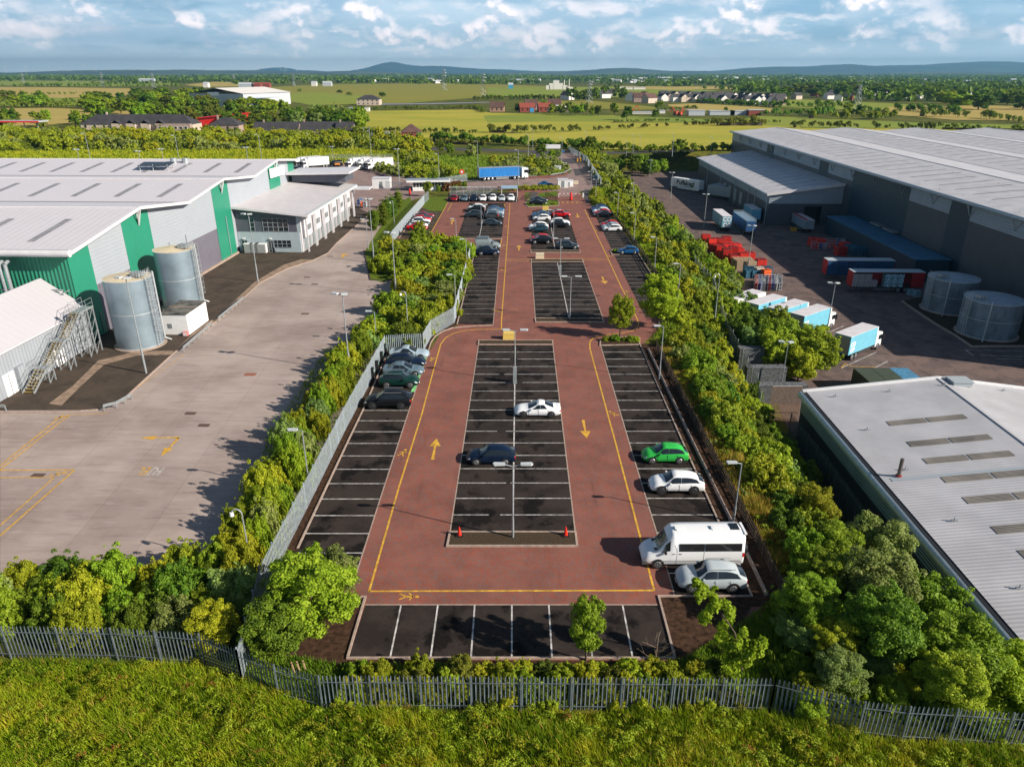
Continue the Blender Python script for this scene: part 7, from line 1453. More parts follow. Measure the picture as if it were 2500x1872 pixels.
BK=[(14.6,29),(15.2,35.5),(18.3,38.2),(18.4,60),(18.4,88),(24.6,104),(26,122),(26,150),(34,150),(36,103),(31.5,99),(31,60),(31,40),(29,33),(25.8,27)]
blades('bank_grass',BK,75000,.6,.06,GR3,56,label='lush grass on the bank between car park and lower yard');blades('bank_straw_grass',[(18.2,38),(18.2,84),(19.6,86),(20.6,70),(20.6,40)],12000,.75,.03,GR2,57,label='pinkish dry grass beside the timber fence')
weeds('bank_weeds',BK,90000,.13,LM['bright'],58,0,.5,'leafy weeds covering the right-hand bank')
blades('hedge_bottom_grass',[(-17.2,36),(-16.3,36),(-16.1,82),(-17,84),(-23,84),(-23,60)],9000,.4,.06,GR3,59,label='grass under the left hedge')
blades('strip_grass',[G2(*p)for p in((1410,470),(1445,465),(1500,560),(1560,620),(1480,520),(1462,495))]and[(24.8,118),(24.8,222),(28,222),(28,118)],16000,.6,.09,GR1,60,label='rough grass along the far timber fence')
blades('far_bank_grass',[G2(*p)for p in((-150,398),(900,398),(1060,392),(1060,374),(900,366),(-150,372))],45000,1.0,.35,GR1,61,label='long grass strip behind the left warehouse')
blades('mound_grass',[G2(*p)for p in((940,425),(1140,440),(1380,426),(1376,400),(1300,386),(1160,380),(1000,384))],26000,.7,.3,GR3,62,label='bright grass on the bank beyond the gatehouse')
blades('bed_grass',[G2(*p)for p in((850,1625),(1650,1625),(1880,1470),(1900,1560),(1820,1730),(760,1730),(560,1620),(640,1460),(700,1430),(690,1600))],26000,.32,.04,GR3,63,label='green grass around the soil beds of the end bays')
# ================================================================ distance: hedges, trees, houses, pylons, hills
def hedgerow(P,h,w,m,label,seed,z=0.0,n=None,lsz=None,px=True,gap=.0):
 P=[G2(*p)for p in P]if px else P;rng=np.random.default_rng(seed);C,Rr=[],[];pts=densify(P,w*.55);O_=P[0]
 for p in pts:
  if rng.random()<gap:continue
  s=rng.uniform(.6,1.25);C.append((p.x-O_[0]+rng.normal(0,w*.15),p.y-O_[1]+rng.normal(0,w*.15),h*s*.45));Rr.append(h*s*.5);C.append((p.x-O_[0]+rng.normal(0,w*.3),p.y-O_[1]+rng.normal(0,w*.3),h*s*.75));Rr.append(h*s*.32)
 n=n or int(len(C)*110);V,F=leaves(C,Rr,n,lsz or h*.17,rng,crown_c=(0,0,-50));V[:,2]=np.maximum(V[:,2],0);t=thing('hedge',label,'hedge',(O_[0],O_[1],z));link('foliage',npmesh('foliage',V,F,[LM[m]]),t);q=MB();a,b_=P[0],P[-1];q.beam((0,0,h*.2),(b_[0]-O_[0],b_[1]-O_[1],h*.2),w*.3,h*.4)if len(P)==2 else q.box((0,0,h*.2),(w*.3,w*.3,h*.4));q.build('stem',BARK,t)
HR=[([(1060,345),(1200,352),(1330,360),(1460,368)],4.5,5,'dark','dark hedge along the far side of the main road, behind the roundabout',0),([(1080,350),(1180,356)],3,4,'olive','low olive hedge in front of the brick substation',0),
      ([(1470,368),(1560,372),(1700,372),(1790,370)],4.5,5,'bright','bushy hedge between the golden pasture and the lorry yard',0),([(905,322),(1010,324),(1160,325)],3.2,3.5,'olive','gappy hawthorn hedge between two golden fields, left part',.3),
      ([(1195,324),(1235,325)],5.5,6,'olive','clump of hawthorn in the hedge across the golden field, left clump',0),([(1250,326),(1320,324),(1380,322),(1450,319)],4.5,5,'olive','gappy hawthorn hedge across the golden field, middle part',.25),([(1460,318),(1640,308),(1750,303)],3.0,4,'olive','gappy low hedge across the golden field, right part',.55),
      ([(1750,307),(1860,307)],7,8,'olive','dense hawthorn clump on the field boundary above the grey annex',0),([(1940,312),(2100,314),(2300,316)],5,6,'olive','hawthorn row just above the shed ridge',.35),([(2300,316),(2600,322)],4,6,'dark','dark hedge at the right edge above the shed roof',.3),
      ([(1500,300),(1600,296),(1900,299)],2,3,'olive','thin field hedge left of the grey sheds in the pasture',.4),([(820,300),(900,297)],4,5,'bright','hedge at the right of the wooded corner',0),
      ([(870,271),(1000,268),(1160,266),(1180,275)],4,6,'dark','dark hedge along the top of the golden slope field',.1),([(1160,246),(1250,244),(1340,242),(1420,241)],7,9,'dark','wooded hedge behind the red houses',.15),([(1180,237),(1330,240)],4,7,'bright','green hedge on the slope above the red houses',.2),
      ([(1860,283),(1980,283),(2030,276)],7,10,'dark','belt of round bushes below the housing estate',.15),([(1880,262),(1980,262),(2100,258)],8,12,'dark','belt of trees right of the housing estate',.2),([(1620,272),(1700,266)],4,6,'dark','bushes at the left foot of the housing estate',.1),
      ([(1980,290),(2120,292),(2180,286)],8,11,'bright','scattered bushes in the field right of the estate',.35),([(2100,275),(2230,272),(2330,280)],8,10,'dark','line of round bushes by the right-hand pylon',.3),([(2250,285),(2400,290),(2500,300)],7,10,'dark','hedge trees at the right edge of the fields',.25),
      ([(1700,252),(1800,258),(1900,262)],7,9,'dark','hedge in front of the estate houses',.1),([(0,250),(130,252),(330,248)],6,8,'dark','hedge between the straw field and the green field on the left',.4),([(-60,264),(100,262),(220,262),(340,258)],7,9,'dark','thick hedge left of the wooded slope',.1),
      ([(-60,233),(120,231),(240,230)],5,8,'dark','thin field hedge on the far left',.6),([(-60,211),(200,211),(440,211)],10,14,'dark','dark tree line above the left straw field',.25),([(230,207),(420,204),(560,199)],12,16,'dark','tree line across the far left green fields',.3)]
for i,(P,h,w,m,lb,g_)in enumerate(HR):h,w=h*(.72 if i!=0 else.85),w*.8;hedgerow(P,h,w,m,lb,200+i,gap=g_,z=.0)
def trees_px(pts,h,w,ms,where,group,lod=3,name='tree',jit=.25):
 for i,(x,y)in enumerate(pts):
  p=G2(x,y);m=ms[i%len(ms)];s=rnd.uniform(1-jit,1+jit)*.78;tree(p[0],p[1],h*s,w*s*rnd.uniform(.9,1.15),m,f"{ADJ[m]} {'tall' if s > 1.1 else 'rounded' if s > .9 else 'small'} tree {where}",group,lod,trunk_h=h*s*.12)
def pxscatter(P,d,seed):
 return[None]
def wood(P,d,h,w,ms,where,group,seed,lod=3):
 pts=scatter([G2(*p)for p in P],d,seed);rr=random.Random(seed)
 for x,y in pts:m=rr.choice(ms);s=rr.uniform(.6,1.0);tree(x,y,h*s,w*s*rr.uniform(.9,1.2),m,f"{ADJ[m]} {'tall' if s > 1.08 else 'rounded' if s > .9 else 'small'} tree {where}",group,lod,trunk_h=h*s*.12)
 return len(pts)
n=0
n+=wood([(700,318),(740,302),(830,298),(888,305),(882,326),(800,322),(720,325)],9,13,13,['bright','dark','silver'],'in the grove behind the slate-roofed cottages','trees in the grove behind the cottages',71,2)
n+=wood([(560,318),(700,318),(730,300),(600,296),(540,302)],12,11,12,['dark','dark','bright','olive'],'between the hotel and the cottage grove','trees between hotel and cottages',72,2)
n+=wood([(240,296),(330,300),(560,300),(640,292),(700,280),(560,270),(420,258),(300,268),(225,285)],21,15,19,['dark','bright','bright','olive'],'in the wood behind the long pink hotel','trees in the wood behind the hotel',73)
n+=wood([(-60,318),(180,312),(250,318),(190,302),(60,300),(-60,308)],17,11,13,['dark','bright','bright'],'left of the hotel, beyond the shrub bank','trees left of the hotel',74)
n+=wood([(190,280),(330,262),(420,245),(560,240),(400,232),(340,235),(250,250),(170,268)],34,13,24,['dark','dark','bright'],'on the wooded slope running up the left fields','trees on the left wooded slope',75)
n+=wood([(-60,262),(110,262),(130,252),(60,245),(-60,248)],34,14,22,['dark','bright'],'in the copse at the left edge','trees in the left edge copse',76)
n+=wood([(560,236),(640,226),(800,222),(960,240),(700,224),(560,230)],95,7,16,['dark','bright'],'on the slope beside the white warehouse','trees beside the distant white warehouse',77)
trees_px([(1262,274),(1345,279),(1358,276),(1372,281),(1392,281),(1412,283),(1425,281),(1445,281),(1460,283),(1500,281),(1530,294),(1326,272),(1295,270)],11,12,['dark','bright'],'beside the red houses','trees beside the red houses')
trees_px([(1395,246),(1415,246),(1430,247),(1440,243),(1455,244),(1472,240),(1480,236),(1500,238),(1520,242),(1505,232)],16,18,['dark'],'around the white house behind the pylon','trees around the distant white house')
trees_px([(1608,268),(1770,281),(2068,283),(2100,284),(2140,282),(1600,290)],9,12,['bright','dark'],'in the fields in front of the estate','field trees in front of the estate')
n+=wood([(1890,246),(1960,240),(2150,238),(2330,246),(2500,252),(2500,238),(2200,220),(2000,218),(1900,228)],52,16,34,['dark','dark','olive'],'in the wooded suburb on the right','trees in the wooded suburb',78)
n+=wood([(2290,262),(2340,268),(2560,272),(2560,246),(2330,246)],36,15,28,['dark','bright'],'at the right edge near the suburb','trees at the right edge',79)
trees_px([(1075,372),(1098,378),(1150,385),(1165,380),(1346,392),(1360,388),(1320,386),(1042,368),(1026,352)],5.5,6,['dark','bright','silver'],'on the bank between the substation and the roundabout','trees on the roundabout bank',2)
trees_px([(1500,374),(1512,378),(1530,372),(1548,380),(1568,378),(1585,384),(1600,380),(1660,368),(1620,376),(1440,372),(1470,376),(1485,382)],8,9,['bright','dark'],'behind the far end of the lorry yard','trees behind the far lorry yard',2)
def mass(name,bands,seed,m,label):
 rng=np.random.default_rng(seed);C,Rr=[],[]
 for(x0,x1,y0,y1,n_,h,thr)in bands:
  for i in range(n_):
   px,py=rng.uniform(x0,x1),rng.uniform(y0,y1)
   if math.sin(px*.031+py*.9)+math.sin(px*.011-py*.4+1)+rng.normal(0,.5)<thr:continue
   p=G2(px,py);s=rng.uniform(.6,1.3);st=max(1,(p[1]/1400));C.append((p[0],p[1],h*s*.35));Rr.append((h*s*.55)*1);
   for k in range(int(st*2)):C.append((p[0]+rng.normal(0,16*st),p[1]+rng.normal(0,25*st),h*s*.3));Rr.append(h*s*.5)
 C=np.array(C);Rr=np.array(Rr);n=len(C)*7;V,F=leaves(C,Rr,n,1,rng,crown_c=(0,0,-900));
 k=V.reshape(-1,4,3);c=k.mean(1,keepdims=True);V=(c+(k-c)*np.maximum(5,np.abs(c[:,:,1:2])/330)).reshape(-1,3);V[:,2]=np.maximum(V[:,2],0)
 o=link(name,npmesh(name,V,F,[m]));tag(o,label,'woodland',None,'stuff');return o
mass('far_woodland',[(-150,2700,186,196,900,10,-.5),(1100,2700,190,204,760,10,0),(1750,2700,204,226,330,14,.1),(-150,900,190,200,420,13,.3),(600,1300,197,206,220,12,.2),(1500,1900,204,212,160,12,.1),(2100,2700,226,250,160,14,.2)],91,LM['dark'],'distant dark woodland and hedges merging below the hills')
# ---- buildings in the distance
SLATE=mat('slate_roof',(.045,.042,.046),.7,0,.2,.3);CREAMW=mat('cream_render',(.52,.42,.34),.7,0,.06,.3);PINKST=mat('pinkish_stone',(.36,.26,.22),.8,0,.15,1);REDB=mat('red_brick',(.24,.05,.03),.8,0,.15,1);REDR=mat('brown_tile_roof',(.10,.05,.04),.8,0,.2,.4);WREN=mat('white_render',(.72,.68,.64),.6)
def house(x,y,w,d_,h,rh,rz,label,wall=CREAMW,roof=SLATE,group=None,hip=False,wins=4,floors=2,z=0.0,name='house',cat='house',chimney=True):
 t=thing(name,label,cat,(x,y,z),rz,group);q=MB();q.bb(-w/2,w/2,-d_/2,d_/2,0,h);
 if not hip:q.add([(-w/2,-d_/2,h),(-w/2,d_/2,h),(-w/2,0,h+rh*.93),(w/2,-d_/2,h),(w/2,d_/2,h),(w/2,0,h+rh*.93)],[(0,2,1),(3,4,5)])
 q.build('wall',wall,t);q=MB();e=.4;i_=(d_/2 if hip else-e)
 V=[(-w/2-e,-d_/2-e,h-.1),(w/2+e,-d_/2-e,h-.1),(w/2+e,d_/2+e,h-.1),(-w/2-e,d_/2+e,h-.1),(-w/2+i_,0,h+rh),(w/2-i_,0,h+rh)];q.add(V,[(0,1,5,4),(2,3,4,5),(1,2,5),(3,0,4)]if hip else[(0,1,5,4),(2,3,4,5)]);rf=q.build('roof',roof,t)
 if chimney:q=MB();q.bb(-w*.3-.4,-w*.3+.4,-.35,.35,h+rh*.6,h+rh+1.1);q.build('chimney',wall,rf)
 if wins:
  for f in range(floors):
   for k in range(wins):q=MB();xx=lerp(-w/2,w/2,(k+.5)/wins);zz=(f+.35)*h/floors;q.bb(xx-.55,xx+.55,-d_/2-.06,-d_/2-.01,zz,zz+h/floors*.45);q.build('window',GLASS,t)
 return t
Hx0,Hx1=G(222,332),G(525,330)
X0,X1=G(218,330)[0],G(480,331)[0];Y_=G(350,330)[1]
t=house((X0+X1)/2,Y_,X1-X0,13,6.2,4.6,.0,'long two-storey cream hotel with dark slate roof and dormers, beyond the shrub bank',CREAMW,SLATE,None,True,12,name='hotel',cat='hotel')
for i in range(4):u=-(X1-X0)/2+(X1-X0)*(.33+i*.13);q=MB();q.prism([(u-2.4,-8.2),(u+2.4,-8.2),(u+2.4,-6.4),(u-2.4,-6.4)],0,6.4);q.build('gabled_bay',CREAMW,t);q=MB();q.add([(u-2.8,-8.5,6.2),(u+2.8,-8.5,6.2),(u,-8.5,8.2),(u-2.8,-4,6.2),(u+2.8,-4,6.2),(u,-4,8.2)],[(0,2,5,3),(1,4,5,2)]);q.build('bay_roof',SLATE,t)
q=MB();q.bb((X1-X0)*.2,(X1-X0)*.5,-9.5,-6.4,0,6.3);q.build('stone_wing',PINKST,t)
for k in range(6):q=MB();u=(X1-X0)*(.22+.045*k);q.bb(u,u+1.9,-9.56,-9.51,3.6,5.2);q.build('window',WREN,t);q2=MB();q2.bb(u+.25,u+1.65,-9.6,-9.57,3.8,5.0);q2.build('pane',GLASS,t)
p=G(556,334);house(p[0]-1,p[1]+5,16,12,6,3.6,.0,'square stone annexe with a hipped slate roof beside the hotel',PINKST,SLATE,None,True,4,1)
p=G(555,308);t=thing('red_roofed_shed','bright red sloping roof behind the hotel annexe','building',(p[0],p[1],0));q=MB();q.prism([(-16,-6),(12,-6),(12,8),(-16,8)],0,lambda x,y:3.0+(x+16)*.09+2);q.build('wall',mat('signal_red',(.7,.02,.015),.5),t);q=MB();q.prism([(-17,-7),(13,-7),(13,9),(-17,9)],lambda x,y:5+(x+16)*.09,lambda x,y:5.3+(x+16)*.09);q.build('roof',mat('bright_red_roof',(.75,.01,.02),.5),t)
for x,y,w,lb,ch in((675,333,24,'low slate-roofed cottage, left one of the row beyond the bank',True),(778,332,27,'low slate-roofed cottage in the middle of the row, with two chimneys',True),(842,333,9,'small slate-roofed end cottage with a stone gable',True)):p=G(x,y);house(p[0],p[1]+4,w,9,3.0,4.2,0,lb,PINKST,SLATE,None,False,4,1)
p=G(1003,343);house(p[0],p[1]+4,10,9,4.0,3.6,.15,'small red brick substation house with a hipped brown roof',REDB,REDR,None,True,1,1,chimney=False,name='brick_house',cat='building')
t=thing('substation','grey electrical transformer yard equipment left of the small brick building','electrical equipment',(*G2(912,338),0));q=MB();[q.box((x,y,1.6),(2.2,1.6,3.2))for x,y in((-4,0),(0,1),(4,0),(7,2))];q.build('transformer',GALV,t);q=MB();[q.tube((x,0,0),(x,0,5.5),.12,n=5)for x in(-5,-2,1,4)];q.beam((-5,0,5.2),(4,0,5.2),.15,.15);q.build('busbar_frame',GALV,t)
p=G(545,256);W_=mat('pale_steel_wall',(.45,.48,.52),.5)
t=thing('distant_warehouse','large pale grey warehouse with a white roof on the hill behind the hotel','warehouse',(*G2(560,258),0),-.35);q=MB();q.prism([(-34,-18),(34,-18),(34,60),(-34,60)],0,lambda x,y:12+(1-abs(x)/34)*5);q.build('wall',W_,t);q=MB();V_=[(-35,-19,12.2),(0,-19,17.4),(35,-19,12.2),(-35,61,12.2),(0,61,17.4),(35,61,12.2)];q.add(V_,[(0,1,4,3),(1,2,5,4)]);q.build('roof',WREN,t);q=MB();q.bb(-10,4,-18.3,-18.05,10,13.5);q.build('sign_panel',WHITE,t);q=MB();q.bb(34,52,-10,20,0,8);q.bb(52,62,-5,10,0,5);q.build('side_extension',W_,t)
p=G(902,257);house(p[0],p[1],24,16,6,4,0,'lone square pinkish house with a hipped slate roof in the middle fields',CREAMW,SLATE,None,True,5,2,chimney=False)
p=G(878,272);t=thing('greenhouse','small white low shed below the lone pinkish house','shed',(*p[:2],0));q=MB();q.bb(-9,9,-3,3,0,3);q.build('wall',WREN,t);q=MB();q.prism([(-9.3,-3.3),(9.3,-3.3),(9.3,3.3),(-9.3,3.3)],3,lambda x,y:3.3+(1-abs(y)/3.3)*1.2);q.build('roof',W_,t)
RH=[(1214,273,15,12,5,5.5,'brown-roofed house at the left of the red house group',mat('salmon_render',(.42,.24,.17),.8),REDR),(1296,268,14,13,6,5,'pink house with a dark roof behind the red barn',PINKST,REDR),(1286,274,16,12,5,4.5,'bright red gabled barn with blue doors',REDB,REDB),(1330,273,15,12,5,4.5,'low red barn right of the blue doors',REDB,REDB),(1350,268,17,14,6,6,'tall brown-roofed house at the right of the red group',REDR,REDR),(1372,273,14,10,4,3,'low pink building at the right end of the red group',PINKST,WREN)]
for x,y,w,d_,h,rh,lb,a,b_ in RH:
 w,d_,h,rh=w*.82,d_*.8,h*.78,rh*.8
 p=G(x,y);t=house(p[0],p[1],w,d_,h,rh,rnd.uniform(-.2,.2),lb,a,b_,None,False,3,1,chimney=False)
 if 'blue doors' in lb:q=MB();q.bb(2,5.5,-d_/2-.3,-d_/2-.1,0,3.6);q.build('blue_door',mat('door_blue',(.05,.25,.5),.5),t)
p=G(1362,219);t=thing('white_factory','white stepped factory with two tall thin chimneys on the skyline plain','factory',(p[0],p[1],0));q=MB()
for x,w,h in((-21,8,8),(-14,9,12),(-4,12,16),(6,8,12),(14,10,8),(24,12,5)):q.bb(x-w/2,x+w/2,-8,8,0,h)
q.build('wall',WREN,t);q=MB();q.bb(-10,2,-7,7,16,18);q.build('roof',W_,t)
for x in(13,23):q=MB();q.tube((x,0,0),(x,0,19),.8,.6,8);q.build('chimney',WREN,t)
for i,(x,y,w)in enumerate(((1515,218,18),(1535,219,15),(1560,219,24))):p=G(x,y);t=thing('white_shed','white industrial shed in the far row, %s of three'%('left','middle','right')[i],'shed',(p[0],p[1],0));q=MB();q.bb(-w/2,w/2,-6,6,0,4.5);q.build('wall',WREN,t);q=MB();q.bb(-w/2-.5,w/2+.5,-6.5,6.5,4.5,5);q.build('roof',W_,t)
for i,(x,y,w,h,a)in enumerate(((1698,282,13,3.6,W_),(1760,281,20,3,W_),(1800,281,14,3,W_),(1842,282,12,4,REDB),(1560,278,20,1.3,WREN),(1610,277,8,2.2,WREN))):p=G(x,y);t=thing('field_shed',('pale flat shed with a pink front in the pasture','long grey low shed in the pasture, left one','long grey low shed in the pasture, right one','small red brick shed at the end of the pasture sheds','white low compound wall in the pasture','white tanker-like unit in the pasture compound')[i],'shed',(p[0],p[1],0));q=MB();q.bb(-w/2,w/2,-4,4,0,h);q.build('wall',a,t);q=MB();q.bb(-w/2-.3,w/2+.3,-4.3,4.3,h,h+.4);q.build('roof',W_,t)
for i,(x,y)in enumerate(((1540,276),(1660,283),(1650,281))):p=G(x,y);t=thing('excavator','small red excavator in the pasture compound, %s'%('left one','right one','middle one')[i],'excavator',(p[0],p[1],0),i*1.0);q=MB();q.bb(-2,2,-1.2,1.2,.9,2.8);q.build('body',mat('excavator_red',(.5,.06,.02),.6),t);q=MB();q.beam((1.5,0,2),(5,0,6),.5,.6);q.beam((5,0,6),(7.5,0,2),.4,.5);q.build('boom',MATS['excavator_red'],t);q=MB();q.bb(-2.2,2.2,-1.5,-.9,0,.9);q.bb(-2.2,2.2,.9,1.5,0,.9);q.build('tracks',BLACKPL,t)
rr=random.Random(12)
for i in range(38):
 x=lerp(1618,1905,(i%19)/18)+rr.uniform(-4,4);row=i//19;y=247+(i%19)*.55+row*-9+rr.uniform(-1,1);p=G(x,y);m=[CREAMW,PINKST,WREN][rr.randrange(3)]
 house(p[0],p[1],10.5,9,5.2,3.6,rr.choice((0,math.pi/2))+.3,'%s house in the %s row of the distant estate'%({CREAMW.name:'cream',PINKST.name:'pinkish',WREN.name:'white'}[m.name],'front' if row==0 else 'back'),m,SLATE,'houses in the distant estate',False,0,chimney=False)
for i,(x,y)in enumerate(((1560,250),(1585,252),(1540,246),(1572,246),(1385,244),(1490,236),(1475,240))):p=G(x,y);house(p[0],p[1],14,11,5.5,5,i*.6,'%s house in the loose group left of the estate'%('brown-gabled','pink-gabled','white-gabled','dark-roofed','dark-roofed white','pale','white-sided')[i],[PINKST,CREAMW,WREN,PINKST,WREN,WREN,WREN][i],REDR if i<4 else SLATE,None,False,0,chimney=False)
for i in range(46):
 x,y=(rr.uniform(1920,2480),rr.uniform(222,248));p=G(x,y);m=[CREAMW,WREN,REDB][rr.randrange(3)if i%4 else 1];house(p[0],p[1],11,9,4.8,3.6,rr.uniform(0,3),'%s villa among the trees of the wooded suburb'%{CREAMW.name:'cream',WREN.name:'white',REDB.name:'brick'}[m.name],m,SLATE,'villas in the wooded suburb',False,0,chimney=False)
for i in range(110):
 z_=rr.choice(((1060,1290,199,204),(1450,1640,194,204),(1560,1900,190,200),(1900,2480,188,204),(850,1100,197,201),(1240,1320,199,203)));x,y=rr.uniform(*z_[:2]),rr.uniform(*z_[2:]);p=G(x,y);s=8+p[1]/420;house(p[0],p[1],s*rr.uniform(.8,1.9),s*.8,s*.4,s*.25,rr.uniform(-.5,.5),'tiny white building in the far town below the hills',WREN,W_ if i%3 else SLATE,'tiny buildings of the far town',False,0,chimney=False)
for i,(x,y,w,m)in enumerate(((604,216,34,W_),(628,216,20,REDB),(650,215,20,REDB),(505,214,11,WREN),(768,211,13,WREN),(800,211,22,W_),(360,200,60,W_),(1247,217,10,MATS['sky_crate']))):p=G(x,y);house(p[0],p[1],w,14,8,4,0,('long blue-grey farm shed in the far left fields','red-roofed farm building in the far left fields, left one','red-roofed farm building in the far left fields, right one','tiny white cottage left of the farm sheds','pink-gabled lone cottage on the heath skyline','low white shed on the heath skyline','wide pale farm sheds below the dark tree line','small blue tank shed left of the white factory')[i],m,REDB if 'red-roofed' in('','red-roofed','red-roofed','','','','','')[i]else W_,None,False,0,chimney=False)
p=G(30,318);t=thing('petrol_canopy','red-edged petrol station canopy at the left edge beyond the bank','canopy',(p[0],p[1],0));q=MB();q.bb(-22,20,-5,5,4.6,5.4);q.build('canopy_roof',mat('canopy_grey2',(.4,.4,.42),.5),t);q=MB();q.bb(-22.1,20.1,-5.2,-5.01,4.6,5.4);q.build('red_fascia',MATS['signal_red'],t);q=MB();[q.tube((x,0,0),(x,0,4.6),.3,n=6)for x in(-16,-4,8,16)];q.build('columns',GALV,t)
def pylon(bx,by,tx,ty,label):
 p=G(bx,by);h=HT(bx,by,tx,ty);t=thing('pylon',label,'pylon',(p[0],p[1],0),.5);q=MB();r=max(.16,p[1]/6500);w=h*.11
 lv=[0,.2,.38,.54,.68,.8,.9,1.0];W=lambda u:w*(1-u)**1.1+.6 if u<.66 else w*.34**1.1*(1.35-u)*1.4+.3
 for a,b_ in zip(lv,lv[1:]):
  for sx,sy in((1,1),(-1,1),(-1,-1),(1,-1)):
   q.tube((sx*W(a),sy*W(a),a*h),(sx*W(b_),sy*W(b_),b_*h),r,n=3)
  for s in(1,-1):q.tube((-W(a),s*W(a),a*h),(W(b_),s*W(b_),b_*h),r*.7,n=3);q.tube((W(a),s*W(a),a*h),(-W(b_),s*W(b_),b_*h),r*.7,n=3)
 q.build('lattice_tower',GALV,t)
 for u,L in((.66,.13),(.79,.16),(.91,.11)):q=MB();q.tube((-h*L,0,u*h),(h*L,0,u*h),r*1.1,n=3);q.tube((-h*L,0,u*h),(0,0,u*h+h*.05),r*.7,n=3);q.tube((h*L,0,u*h),(0,0,u*h+h*.05),r*.7,n=3);q.build('cross_arm',GALV,t)
for a in((1085,221,1085,168,'tall lattice pylon in the middle distance, left of the pair at centre'),(1180,238,1179,178,'tall lattice pylon in the middle distance, right of the pair at centre'),(1438,253,1438,195,'lattice pylon standing beside the trees right of the factory'),(2091,270,2092,207,'lattice pylon in front of the wooded suburb on the right'),(252,212,248,176,'lattice pylon above the far left straw field'),(376,215,372,178,'lattice pylon right of the left straw field'),(718,210,715,181,'small lattice pylon over the heath'),(572,205,570,182,'faint lattice pylon left of the heath'),(58,202,57,178,'faint lattice pylon at the far left')):pylon(*a)
TW=mat('turbine_white',(.75,.76,.78),.4)
for i,x in enumerate((15,62,68,130,148,205,232,270,335,366,372,416,482,505,520,596,632,642,686,694,698,724,848,872)):
 D=12500+(i%5)*700;d=ray(x,172);X=d[0]/d[1]*D;t=thing('wind_turbine','white wind turbine on the left skyline, number %d counting from the left'%(i+1)if 0 else 'thin white wind turbine on the left skyline ridge','wind turbine',(X,D,40),0,'wind turbines along the left skyline');h=75+(i%3)*12;q=MB();q.tube((0,0,0),(0,0,h),3.2,2.2,6);q.build('tower',TW,t);q=MB();q.box((0,-2,h),(4,9,4));q.build('nacelle',TW,t)
 a0=i*.7
 for k in range(3):q=MB();a=a0+k*2.094;q.tube((0,-7,h),(40*math.cos(a),-7,h+40*math.sin(a)),2.0,.8,4);q.build('blade',TW,t)
# ---- hills
def ridge(name,prof,D,depth,m,seed,z0=-20):
 """hill range: crest read against the skyline, falling to the plain in front and behind"""
 xs=np.linspace(prof[0][0],prof[-1][0],260);ys=np.interp(xs,[p[0]for p in prof],[p[1]for p in prof]);rng=np.random.default_rng(seed);ns=sum(np.sin(xs*f+rng.uniform(0,6))/f for f in(.02,.045,.09,.2))*.018
 V=[];rows=9
 for j in range(rows):
  u=j/(rows-1);prof_u=math.sin(min(1,u/.62)*math.pi/2)**1.3 if u<.62 else math.cos((u-.62)/.38*math.pi/2)
  for i,x in enumerate(xs):
   d=ray(x,ys[i]+ns[i]);zc=HC+d[2]/d[1]*D;Y=D-depth*.62+depth*u;X=d[0]/d[1]*D;nz=(math.sin(x*.05+u*9+seed)+math.sin(x*.021-u*5))*.05*(1-abs(2*u-1))*max(0,zc);V.append((X,Y,z0+(zc-z0)*prof_u+nz*(1 if u<.6 else 0)))
 V=np.array(V);I=np.arange(len(V)).reshape(rows,-1);F=np.stack([I[:-1,:-1],I[:-1,1:],I[1:,1:],I[1:,:-1]],-1).reshape(-1,4);me=npmesh(name,V,F,[m]);me.polygons.foreach_set('use_smooth',[True]*len(F));structure(link(name,me))
HM,N,L,b,src=newmat('moorland_hills',.95);c=mix(N,L,noise(N,L,src,.0007,6,.6,.4,.6),(.035,.05,.02),(.09,.10,.035));c=mix(N,L,noise(N,L,src,.0022,6,.7,.52,.6,(1,.4,1)),c,(.016,.03,.016));L.new(c,b.inputs['Base Color'])
HF,N,L,b,src=newmat('far_moorland',.95);c=mix(N,L,noise(N,L,src,.0006,6,.6,.4,.6),(.03,.045,.03),(.06,.075,.04));L.new(c,b.inputs['Base Color'])
ridge('far_hills',[(820,178),(870,171),(900,166),(925,160),(945,154),(955,152),(975,155),(1000,160),(1040,163),(1090,163),(1150,166),(1230,170),(1300,174),(1400,177)],23000,7000,HF,1)
ridge('far_hills',[(620,178),(650,172),(675,165),(690,164),(710,169),(740,173),(800,176),(860,176)],23800,6000,HF,2)
ridge('far_hills',[(1700,178),(1780,172),(1830,166),(1900,163),(1960,162),(2040,159),(2080,160),(2130,163),(2200,159),(2270,157),(2330,154),(2400,151),(2450,153),(2550,156),(2700,160),(2900,172),(3000,178)],17500,8000,HF,3)
ridge('hills',[(-300,180),(-100,178),(60,178),(150,175),(300,172),(430,170),(560,173),(700,174),(900,175),(1000,177),(1100,180)],12800,5500,HM,4)
ridge('hills',[(1150,181),(1300,176),(1400,173),(1470,168),(1520,167),(1560,169),(1620,174),(1700,173),(1800,176),(2000,178),(2100,181)],15000,5000,HM,5)
ridge('hills',[(1950,184),(2100,180),(2250,177),(2400,176),(2600,178),(2800,184)],10500,4000,HM,6)
ridge('hills',[(300,183),(500,180),(700,180),(900,181),(1200,181),(1500,183)],9500,2500,HM,8)
